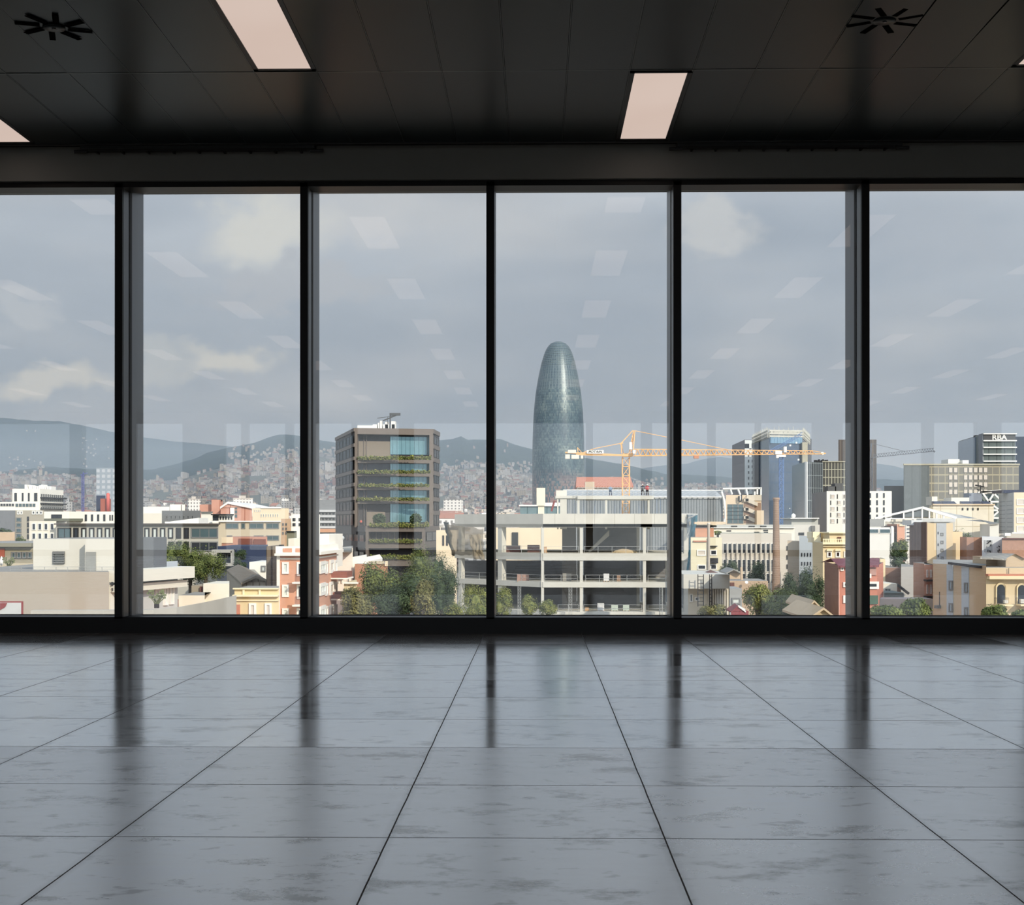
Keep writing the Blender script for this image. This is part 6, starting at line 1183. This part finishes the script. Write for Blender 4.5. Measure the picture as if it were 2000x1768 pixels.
s = Bld('gable_light_house', 'small pale house with a grey sloping roof, right window', XY(1935, 170)); s.walls(FP((1933,170),(1951,170),(1951,178),(1914,176)), 1933, 1024, C_('white2', (222,220,206))); b = MB(); v0, v1 = P(1933,1024,169.8), P(1951.5,1022,169.8); w0, w1 = Vector((XY(1914,176)[0],176,Z(1914,1015,176))), Vector((v1.x-1.6,178,v1.z+.35)); b.quad([v0, v1, w1, w0]); b.quad([v0-Vector((0,0,.15)), v1-Vector((0,0,.15)), v1, v0]); s.part('roof', b, mat('zinc', (150,148,138)))
s = simple('white_wall_building', 'tall blank white wall with a window strip on top, right window', 1690, 1746, 150, 8, 1030, C_('white3', (224,220,208)), roofm=roofg); s.wins(0, 1693, 1740, 1033, 1042, 2, 1, .94, 1, 'w', 't', .06); s.band(0, 1740, 1744, 1028, 1140, .2, whitef, 'white_edge'); s.box(1690, 1727, 1014, 1029, 165, 6, mat('grey_cool', (156,156,150)), 'roof_storey')
s = simple('brown_infill', 'narrow brown building between white wall and orange strip', 1742, 1754, 162, 8, 1028, mat('brown_dark', (116,92,82), .85)); s.wins(0, 1744, 1752, 1040, 1062, 1, 1, .7, 1, 'g', 'd', .1)
s = simple('orange_strip_house', 'narrow orange house behind the tree, right window', 1752, 1767, 160, 8, 1024, orr); s.band(0, 1756, 1767, 1024, 1028, .15, C_('cream3', (232,208,166)), 'parapet')
s = simple('grid_window_house', 'white house with a gridded glass wall behind the brown slab', 1766, 1792, 170, 8, 1021, C_('white3', (224,220,208))); s.wins(0, 1768, 1790, 1023, 1058, 2, 5, .92, .8, 'w', 'd', .1)
s = Bld('tan_slab_flats', 'tall tan flats with a dark brown side wall, right window', XY(1830, 118)); s.walls(FP((1811,118),(1861,118),(1861,128),(1778,123.5)), 1811, 1022, C_('tan_g', (226,198,146)), roofm=roofg)
A3, B3 = Vector(s.fp[3]), Vector(s.fp[0]); u_ = (B3-A3).normalized(); nn = Vector((u_.y,-u_.x)); b = MB(); b.prism([tuple(A3+nn*.08), tuple(B3+nn*.08), tuple(B3), tuple(A3)], BASE, s.z1+.1); s.part('brown_side', b, grid_mat('brown_cladding', (122,98,88), (146,122,110), (1.05,60), (.08,.1), x_only=True, rough=.85))
s.band(0, 1829, 1848, 1022, 1100, .06, mat('grey_strip', (176,180,180), .8), 'grey_strip'); s.wins(0, 1836, 1843, 1036, 1098, 1, 4, .8, .4, 'g', 'd', .06); s.wins(0, 1831, 1833, 1030, 1098, 1, 3, .8, .2, 'k', 'd', .03); s.box(1780, 1802, 1016, 1026, 122, 3, mat('plant_white', (214,216,214), .6), 'roof_plant')
s = simple('tan_step_flats', 'lower tan step at the right of the tall tan flats', 1861, 1880, 120, 8, 1039, C_('tan_g', (226,198,146)))
s = simple('brick_wall_left', 'plain brick wall left of the painted white wall', 1888, 1919, 113, 6, 1050, mat('brick_brown2', (178,128,96), .9, 0, .3, 4)) ; s.root.name = 'brick_wall'
s = simple('painted_wall', 'white wall with black painted scribbles, right window', 1918, 1960, 110, 5, 1049, C_('white4', (214,216,216))); s.band(0, 1922, 1938, 1055, 1078, .04, mat('grey_strip', (176,180,180)), 'grey_mural'); b = MB(); q = random.Random(3)
for i in range(16):
    x = q.uniform(1925,1937) if i < 10 else q.uniform(1944,1952); y = q.uniform(1056,1078) if i < 10 else q.uniform(1064,1076); b.bar(P(x,y,109.9), P(x+q.uniform(-3,3),y+q.uniform(-5,5),109.9), .035)
s.part('scribbles', b, MATS['graffiti_black'])
s = simple('brick_wall', 'brick wall at the right edge beside the painted wall', 1957, 2070, 108, 5, 1053, MATS['brick_brown2']); s.band(0, 1957, 2070, 1051, 1053.5, .15, shut, 'coping')
s = simple('grey_yard_house', 'grey rendered house with a stair and a small door, right window', 1760, 1813, 99, 6, 1107, C_('grey_r', (176,172,164)), roofm=roofg); s.wins(0, 1788, 1795, 1156, 1168, 1, 1, 1, 1, 'g', 'd', .08, name='door'); b = MB(); v0, v1 = P(1752,1142,98.6), P(1775,1160,98.6); b.bar(v0, v1, .12); b.bar(P(1748,1142,98.6), v0, .12); s.part('stair_rail', b, darkf)
s = simple('brown_brick_house', 'brown brick wall between red house and grey house', 1729, 1759, 102, 6, 1109, mat('brown_brick', (150,112,92)), roofm=roofg)
s = simple('cream_annex', 'small cream annex with a dark window above the green awning', 1724, 1752, 96, 4, 1140, C_('cream', (232,222,196))); s.wins(0, 1728, 1739, 1150, 1157, 2, 1, .8, 1, 'g', 'd', .06)
s = simple('yellow_edge_wall', 'narrow yellow wall behind the red house roof', 1719, 1729, 101, 4, 1092, C_('yellow_e', (238,214,158)))
s = simple('green_awning_shed', 'low shed with a grey-green awning, right window', 1727, 1765, 93, 3, 1158, mat('awning_green', (104,118,110), .8)); 
s = simple('grey_garden_wall', 'long low grey wall behind the trees at the bottom right', 1716, 1822, 88, 2, 1170, C_('grey_r2', (178,176,168)))
s = simple('pink_balcony_house', 'narrow salmon house with dark balconies beside the tan flats', 1805, 1824, 92, 5, 1103, C_('salmon', (206,150,118)), roofm=roofg); s.wins(0, 1807, 1821, 1113, 1128, 2, 1, .45, 1, 'w', 's', .05); s.wins(0, 1807, 1821, 1142, 1160, 2, 1, .45, 1, 'w', 's', .05); s.wins(0, 1807, 1821, 1170, 1188, 2, 1, .45, 1, 'w', 's', .05)
for y in (1128, 1160): s.band(0, 1804, 1820, y+4, y+7, .7, darkf, 'balcony')
tg = C_('tan_h', (206,176,134)); s = Bld('striped_tan_flats', 'tan flats with two pale blue vertical strips, bottom right', XY(1875, 84)); s.walls(FP((1822,84),(1926,80),(1926,92),(1822,94)), 1822, 1101, tg, roofm=roofg)
for (x0, x1) in ((1850,1862),(1879,1893)): s.band(0, x0, x1, 1103, 1215, .05, mat('strip_blue', (176,188,196), .8), 'blue_strip')
s.wins(0, 1855, 1862, 1134, 1153, 1, 1, 1, 1, 'g', 'b', .08); s.wins(0, 1885, 1892, 1138, 1158, 1, 1, 1, 1, 'g', 'b', .08); s.wins(0, 1855, 1862, 1178, 1196, 1, 1, 1, 1, 'g', 'd', .08); s.wins(0, 1885, 1892, 1186, 1204, 1, 1, 1, 1, 'g', 'b', .08)
b = MB(); b.bar(P(1853,1100,82.5), P(1916,1108,80.2), .10); s.part('sloping_roof_edge', b, darkf); s.band(0, 1832, 1838, 1182, 1188, .3, greyf, 'vent_box'); b = MB(); b.bar(P(1835,1183,82.8), P(1835,1156,82.8), .03); s.part('cable', b, darkf)
ya = C_('arch_yellow', (214,190,142)); s = Bld('arched_house', 'yellow house with arched balcony doors and tiled cornice, bottom right', XY(1970, 78)); s.walls(R4(1926, 2090, 78, 8), 1926, 1109, ya, roofm=roofg)
s.band(0, 1925, 2090, 1121, 1124.5, .45, MATS['tile_orange'], 'tiled_cornice'); s.band(0, 1927, 2090, 1124.5, 1131, .5, C_('yellow_e', (238,214,158)), 'cornice'); b = MB(); b.bar(P(1970,1121,77.9), P(1970,1110,77.9), .02); s.part('seam', b, darkf)
def arch(s, xc, hw, yt, yb, Y=77.95):
    pts = [(xc-hw, yb)]+[(xc-hw*math.cos(a_), yt+hw-hw*math.sin(a_)) for a_ in [math.pi*i/12 for i in range(13)]]+[(xc+hw, yb)]
    def ring(sc, dy): return [P(xc+(x-xc)*sc, yb+(y-yb)*(1+(sc-1)*.45), Y+dy) for (x, y) in pts]
    A3 = ring(1.0, -.02); B3 = ring(1.22, -.08); b = MB()
    for i in range(len(A3)-1): b.quad([A3[i], A3[i+1], B3[i+1], B3[i]]); b.quad([B3[i], B3[i+1], B3[i+1]+Vector((0,.12,0)), B3[i]+Vector((0,.12,0))]); b.quad([A3[i+1], A3[i], A3[i]+Vector((0,.1,0)), A3[i+1]+Vector((0,.1,0))])
    o = b.build('arch_surround', C_('yellow_e', (238,214,158))); s.adopt(o); b = MB(); b.quad(ring(1.0, -.01)); o2 = b.build('arched_door', glassd); s.adopt(o2)
arch(s, 1955, 7.8, 1142, 1180); arch(s, 1996, 8, 1143, 1180); arch(s, 1957, 7, 1192, 1215); arch(s, 1996, 8, 1191, 1215)
for (x0, x1) in ((1942,1970),(1984,2020)):
    s.band(0, x0, x1, 1179.5, 1182.5, .8, C_('yellow_e', (238,214,158)), 'balcony_slab'); b = MB(); a = P(x0,1168,77.3); c_ = P(x1,1168,77.3); b.bar(a, c_, .015)
    for i in range(19): p = a.lerp(c_, i/18); b.bar(p, p-Vector((0,0,.33)), .008)
    s.part('balcony_railing', b, darkf)
s.band(0, 1958, 1965, 1172, 1178, .35, whitef, 'air_conditioner'); s.band(0, 1990, 1999, 1170, 1178, .35, whitef, 'air_conditioner')
s = Bld('penthouse', 'tan rooftop penthouse with a sloping grey roof above the arched house', XY(1960, 80)); s.walls(R4(1926, 1964, 81, 5), 1926, 1094, tg); s.box(1964.5, 2000, 1091, 1112, 79.5, 6, tg, 'gable_block'); b = MB(); b.quad([P(1964.5,1091,79.5), P(2000,1091,79.5), P(1983,1082,79.5)]); s.part('gable', b, tg)
b = MB(); v = [P(1914,1089,79.3), P(1965,1092,79.3), P(1982,1081.5,80.5), P(1932,1080,83)]; b.quad(v); b.quad([p-Vector((0,0,.08)) for p in reversed(v)]); b.quad([v[0]-Vector((0,0,.08)), v[1]-Vector((0,0,.08)), v[1], v[0]]); s.part('roof', b, grid_mat('seam_roof', (146,142,132), (178,174,162), (.62,9), (.07,.1), x_only=True, rough=.6)); b = MB(); b.quad([P(1983,1081,79.3), P(2003,1092,79.3), P(2003,1092,84), P(1983,1081,84)]); s.part('roof_right', b, MATS['seam_roof'])
# ================================================================ TREES
def leaf_mat(name, c1, c2):
    m = bpy.data.materials.new(name); m.use_nodes = True; t = m.node_tree; B = t.nodes['Principled BSDF']; B.inputs['Roughness'].default_value = .8; B.inputs['Specular IOR Level'].default_value = .15
    tx = t.nodes.new('ShaderNodeTexCoord'); n_ = t.nodes.new('ShaderNodeTexNoise'); n_.inputs['Scale'].default_value = 1.6; n_.inputs['Detail'].default_value = 5; t.links.new(tx.outputs['Object'], n_.inputs['Vector'])
    r_ = t.nodes.new('ShaderNodeValToRGB'); t.links.new(n_.outputs[0], r_.inputs[0]); r_.color_ramp.elements[0].position = .32; r_.color_ramp.elements[0].color = lin(c1)+(1,); r_.color_ramp.elements[1].position = .68; r_.color_ramp.elements[1].color = lin(c2)+(1,)
    t.links.new(r_.outputs[0], B.inputs['Base Color']); B.inputs['Subsurface Weight'].default_value = 0; return m
LM = {'mid': leaf_mat('leaf_mid', (58,72,40), (126,134,76)), 'dark': leaf_mat('leaf_dark', (46,60,44), (86,100,70)), 'bright': leaf_mat('leaf_bright', (80,94,44), (150,150,82)), 'brown': leaf_mat('leaf_autumn', (86,88,54), (136,130,84))}
barkm = mat('bark', (92,80,64), .9, 0, .3, 4)
def tree(label, px, ytop, Y, wpx, hpx, kind, n=2600, leaf=None, seed=1, group='trees between the buildings', name='tree'):
    q = random.Random(seed*77+5); k = Y/F; c = P(px, ytop, Y); ht = c.z-BASE; rw = wpx*k/2; rh = hpx*k/2; r = empty(name, (c.x, Y, BASE), label, 'tree', None)
    blobs = [(Vector((0,0,ht-rh*1.05)), rw*.72, rh*.95)]
    for i in range(11):
        a_ = q.uniform(0, 2*math.pi); e_ = q.uniform(-.75, .8); rr = rw*.62*math.sqrt(max(.05, 1-e_*e_)); s_ = q.uniform(.30, .46); blobs.append((Vector((math.cos(a_)*rr, math.sin(a_)*rr*.9, ht-rh+e_*rh*.72)), rw*s_, rh*s_*1.05))
    lf = leaf or max(.13, 2.3*k); b = MB()
    for i in range(int(n*2.1)):
        bc, br, bh = blobs[i % len(blobs)]; u_ = q.uniform(-1, 1); t_ = q.uniform(0, 2*math.pi); sr = math.sqrt(1-u_*u_); d_ = Vector((sr*math.cos(t_), sr*math.sin(t_), u_)); rad = q.uniform(.62, 1.24)
        p = bc+Vector((d_.x*br, d_.y*br, d_.z*bh))*rad
        if p.z > ht: p.z = ht-q.uniform(0,.3)
        nn_ = (d_+Vector((q.uniform(-.7,.7), q.uniform(-.7,.7), q.uniform(-.4,.9)))).normalized(); x_ = nn_.orthogonal().normalized(); x_.rotate(Matrix.Rotation(q.uniform(0,6.28), 3, nn_)); y_ = nn_.cross(x_); s_ = lf*q.uniform(.6, 1.4)
        b.quad([p-x_*s_*.5, p-y_*s_*.32, p+x_*s_*.55, p+y_*s_*.3])
    for (bc, br, bh) in blobs:
        for j in range(4):
            for i in range(8):
                def sp_(i_, j_): th = 2*math.pi*i_/8; ph = -math.pi/2+math.pi*j_/4; return bc+Vector((math.cos(th)*math.cos(ph)*br, math.sin(th)*math.cos(ph)*br, math.sin(ph)*bh))*.50
                b.quad([sp_(i,j), sp_(i+1,j), sp_(i+1,j+1), sp_(i,j+1)])
    b.build('crown', LM[kind], r)
    b = MB(); b.bar((0,0,0), (0,0,ht-rh*1.1), .28, 8, 0, .16, True)
    for i in range(5): bc = blobs[i+1][0]; b.bar((0,0,ht-rh*1.6), tuple(bc), .11, 5, 0, .04)
    b.build('trunk', barkm, r); return r
T = [('leafy green tree left of the pair in front of the office, second window', 338, 1052, 122, 72, 66, 'mid', 3400), ('leafy green tree right of the pair in front of the office, second window', 402, 1062, 120, 84, 80, 'mid', 3800), ('lower shoulder of foliage under the pair of trees, second window', 372, 1092, 124, 72, 50, 'dark', 1800),
     ('small dull tree in front of the navy shed', 468, 1091, 128, 28, 26, 'dark', 900), ('small dark green bush against the navy shed wall', 466, 1072, 134, 34, 24, 'dark', 700),
     ('big green tree right below the dark tower', 822, 1062, 165, 92, 130, 'mid', 6400), ('tall dark tree beside the building site net', 866, 1076, 185, 66, 130, 'dark', 4200), ('olive tree in front of the brown brick wall, third window', 742, 1096, 91, 84, 110, 'mid', 5200), ('broad shady tree in the middle of the third window', 788, 1118, 89, 120, 110, 'dark', 5600),
     ('brownish tree at the bottom left of the third window', 694, 1142, 84, 68, 90, 'brown', 4600), ('grey-green tree standing before the shady one, third window', 828, 1128, 84, 52, 88, 'brown', 3200), ('bright young tree left of the third window post', 930, 1140, 150, 66, 74, 'bright', 3200), ('dark tree at the left corner of the site, in front of the cream house', 862, 1106, 128, 66, 100, 'dark', 3600), ('low bright tree at the bottom, beside the site', 884, 1172, 140, 50, 50, 'bright', 2000),
     ('bright tree just right of the middle window post', 978, 1143, 150, 50, 76, 'bright', 2600), ('small round bright tree before the left wing of the site', 1037, 1160, 145, 36, 48, 'bright', 1900), ('small bright tree by the corner column of the site', 1070, 1170, 145, 38, 40, 'bright', 1900), ('autumn-tinged bush at the bottom of the fifth window', 1395, 1178, 92, 60, 34, 'brown', 2400),
     ('big bright tree below the chimney, left half', 1480, 1136, 98, 62, 76, 'bright', 4200), ('big green tree below the chimney, right half', 1535, 1142, 94, 84, 74, 'mid', 4600), ('dark tree between blue-grey flats and red house', 1585, 1105, 120, 56, 96, 'dark', 3600), ('dark low trees before the louvred office, left', 1425, 1090, 160, 44, 44, 'dark', 1500), ('dark tree before the louvred office, middle', 1478, 1096, 155, 48, 52, 'dark', 1800), ('bluish tree beside the base of the chimney', 1548, 1118, 128, 44, 60, 'dark', 1900),
     ('small dark tree at the foot of the orange house, right window', 1757, 1050, 140, 36, 40, 'mid', 1500), ('low shaded tree beneath the small dark one, right window', 1756, 1074, 136, 40, 40, 'dark', 1300), ('ivy-green tree between tan flats and brick wall', 1878, 1030, 135, 44, 76, 'mid', 2600), ('grey-green bush at the bottom left of the right window', 1735, 1182, 72, 70, 34, 'mid', 2600), ('grey-green tree at the bottom of the right window, centre', 1790, 1166, 74, 60, 50, 'mid', 2800), ('small green tree in front of the arched house', 1943, 1180, 70, 46, 34, 'mid', 2200), ('small green tree at the bottom right corner', 1990, 1190, 70, 30, 24, 'mid', 1200),
     ('dark shrub on the terrace of the annex, leftmost window', 40, 1046, 112, 20, 22, 'mid', 600), ('low hedge tree on the tan block roof, left edge', 8, 1031, 119, 30, 16, 'dark', 700), ('green shrub row on the shed roof by the teal net', 1402, 1036, 190, 14, 10, 'bright', 300)]
for i, a_ in enumerate(T): tree(a_[0], a_[1], a_[2], a_[3], a_[4], a_[5], a_[6], a_[7], seed=i+1)
# planting on the tower terraces: one bed per storey
def bed(label, x0, x1, ybase, Y, h, n, seed, kinds=('mid','bright','brown')):
    q = random.Random(seed); r = empty('terrace_planting', P((x0+x1)/2, ybase, Y), label, 'plants', 'planting beds on the dark tower'); L_ = Vector(r.location)
    for kd in kinds:
        b = MB()
        for _ in range(n):
            x = q.uniform(x0, x1); dens = .5+.8*max(0, mn.noise(Vector((x/9.0, seed, hash(kd) % 7 if 0 else kinds.index(kd)*3.1))))
            p = P(x, ybase-q.uniform(-1.2, h)*dens, Y+q.uniform(-.3, .8))-L_; s_ = q.uniform(.18, .42)
            a3 = Vector((q.uniform(-1,1), q.uniform(-1,1), q.uniform(-.6,1))).normalized()*s_; c3 = a3.orthogonal().normalized()*s_*.7; b.quad([p-a3, p-c3, p+a3, p+c3])
        b.build('leaves_'+{'mid':'green','bright':'yellow_green','brown':'rusty'}[kd], LM[kd], r)
for i, (x0, x1, yb, Y, h) in enumerate(((698,842,897,399.6,9),(698,840,924,399.6,8),(700,838,950,399.6,7),(698,838,977,399.6,8),(722,838,1028.5,385.4,10),(722,824,1059,385.4,8),(724,824,1091,385.4,11))):
    bed(('topmost','second','third','fourth','fifth and bushiest','sixth','lowest')[i]+' planting bed on the terraces of the dark tower', x0, x1, yb, Y, h, 420, i+3)
for (px, Y, lab, py, w) in ((741, 388, 'round shrub at the left of the wide terrace, dark tower', 1003, 26), (812, 388, 'round shrub at the right of the wide terrace, dark tower', 1003, 24)):
    r = empty('terrace_shrub', P(px, 1028, Y), lab, 'shrub'); q = random.Random(px); b = MB(); k = Y/F; hh = (1028-py)*k
    for _ in range(700):
        d_ = Vector((q.gauss(0,1), q.gauss(0,1), q.gauss(0,1))).normalized()*q.uniform(.6,1.05); p = Vector((d_.x*w*k/2, d_.y*w*k/3, hh*.55+d_.z*hh*.45)); a3 = Vector((q.uniform(-1,1), q.uniform(-1,1), q.uniform(-.6,1))).normalized()*.28; c3 = a3.orthogonal().normalized()*.2; b.quad([p-a3, p-c3, p+a3, p+c3])
    b.build('foliage', LM['dark'], r); b = MB(); b.bar((0,0,0), (0,0,hh*.6), .08, 6); b.build('stem', barkm, r)
r = empty('globe_lamp', P(669, 1066, 95.5), 'small globe on a pole above the white stepped house', 'lamp')
b = MB(); b.bar((0,0,0), (0,0,.42), .03, 6); b.build('pole', whitef, r); b = MB(); b.lathe([(.02,.40),(.10,.44),(.14,.54),(.10,.64),(.02,.68)], 12); b.build('globe', mat('globe_glass', (176,180,178), .3), r)
# ================================================================ PEOPLE
def person(label, px, pyfeet, Y, hpx, topc, legc, pose=0, helmet=None):
    k = Y/F; H_ = hpx*k; s_ = H_/1.75; base = P(px, pyfeet, Y); r = empty('person', base, label, 'person')
    J = {'pel': (0,0,.92), 'chest': (0,0,1.28), 'neck': (0,0,1.48), 'head': (0,0,1.62), 'crown': (0,0,1.73), 'shl': (-.19,0,1.42), 'ell': (-.27,-.05,1.15), 'hal': (-.20,-.25,1.0), 'shr': (.19,0,1.42), 'elr': (.28,-.04,1.14), 'har': (.26,-.20,.92), 'hpl': (-.10,0,.88), 'knl': (-.13,-.05,.48), 'fol': (-.14,0,.07), 'tol': (-.15,-.16,.03), 'hpr': (.10,0,.88), 'knr': (.14,.02,.48), 'for': (.16,.06,.07), 'tor': (.17,-.10,.03)}
    if pose: J['hal'] = (-.1,-.42,1.15); J['ell'] = (-.25,-.2,1.18); J['knr'] = (.2,-.12,.5); J['for'] = (.24,.1,.07)
    R_ = {'pel': .15, 'chest': .17, 'neck': .06, 'head': .10, 'crown': .085, 'shl': .08, 'ell': .05, 'hal': .04, 'shr': .08, 'elr': .05, 'har': .04, 'hpl': .10, 'knl': .065, 'fol': .05, 'tol': .045, 'hpr': .10, 'knr': .065, 'for': .05, 'tor': .045}
    E_ = [('pel','chest'),('chest','neck'),('neck','head'),('head','crown'),('chest','shl'),('shl','ell'),('ell','hal'),('chest','shr'),('shr','elr'),('elr','har'),('pel','hpl'),('hpl','knl'),('knl','fol'),('fol','tol'),('pel','hpr'),('hpr','knr'),('knr','for'),('for','tor')]
    ks = list(J); me = bpy.data.meshes.new('body'); me.from_pydata([tuple(v*s_ for v in J[k_]) for k_ in ks], [(ks.index(a_), ks.index(b_)) for a_, b_ in E_], []); o = bpy.data.objects.new('body', me); COL.objects.link(o); o.parent = r
    me.skin_vertices.new(name='skin') if hasattr(me.skin_vertices, 'new') and not me.skin_vertices else None
    md = o.modifiers.new('skin', 'SKIN')
    if not me.skin_vertices: 
        bm = bmesh.new(); bm.from_mesh(me); bm.verts.layers.skin.verify(); bm.to_mesh(me); bm.free()
    for i, k_ in enumerate(ks): me.skin_vertices[0].data[i].radius = (R_[k_]*s_, R_[k_]*s_*(.75 if k_ in ('pel','chest') else 1)); 
    me.skin_vertices[0].data[0].use_root = True; sb = o.modifiers.new('sub', 'SUBSURF'); sb.levels = 1; sb.render_levels = 1
    me.materials.append(mat('skin_tone', (190,140,112), .6)); 
    # clothing shells that follow the body
    b = MB(); b.lathe([(.20*s_,.90*s_),(.215*s_,1.1*s_),(.235*s_,1.30*s_),(.20*s_,1.44*s_),(.09*s_,1.50*s_)], 14); 
    for side in ('l', 'r'): b.bar(tuple(v*s_ for v in J['sh'+side]), tuple(v*s_ for v in J['el'+side]), .10*s_, 8, 0, .075*s_, True); b.bar(tuple(v*s_ for v in J['el'+side]), tuple((a_*.25+c_*.75)*s_ for a_, c_ in zip(J['el'+side], J['ha'+side])), .075*s_, 8, 0, .06*s_, True)
    b.build('jacket', mat('cloth_'+topc[0], topc[1], .85), r)
    b = MB(); b.lathe([(.17*s_,.80*s_),(.205*s_,.86*s_),(.20*s_,.97*s_)], 14)
    for side in ('l', 'r'): b.bar(tuple(v*s_ for v in J['hp'+side]), tuple(v*s_ for v in J['kn'+side]), .125*s_, 8, 0, .09*s_, True); b.bar(tuple(v*s_ for v in J['kn'+side]), tuple(v*s_ for v in J['fo'+side]), .09*s_, 8, 0, .07*s_, True)
    b.build('trousers', mat('cloth_'+legc[0], legc[1], .85), r)
    if helmet: b = MB(); b.lathe([(.15*s_,1.66*s_),(.135*s_,1.70*s_),(.12*s_,1.77*s_),(.06*s_,1.81*s_),(.01*s_,1.82*s_)], 14); b.build('helmet', mat('helmet_white', (236,234,226), .4), r)
    return r
person('worker in a red jacket and white helmet on the upper deck of the site', 1264, 968.5, 194, 22, ('red', (206,44,58)), ('dark', (60,52,56)), 0, True)
person('worker in dark clothes and white helmet on the upper deck of the site', 1255, 968, 194.6, 22, ('charcoal', (66,70,84)), ('dark', (60,52,56)), 1, True)
person('worker in blue bending near the crane mast, upper deck', 1192, 968.5, 194, 20, ('blue', (96,140,178)), ('navy', (58,70,100)), 1, False)
person('person in an orange top standing on a terrace of the dark tower', 705, 1027.5, 385.6, 12.5, ('orange', (216,92,64)), ('dark', (60,52,56)), 0, False)
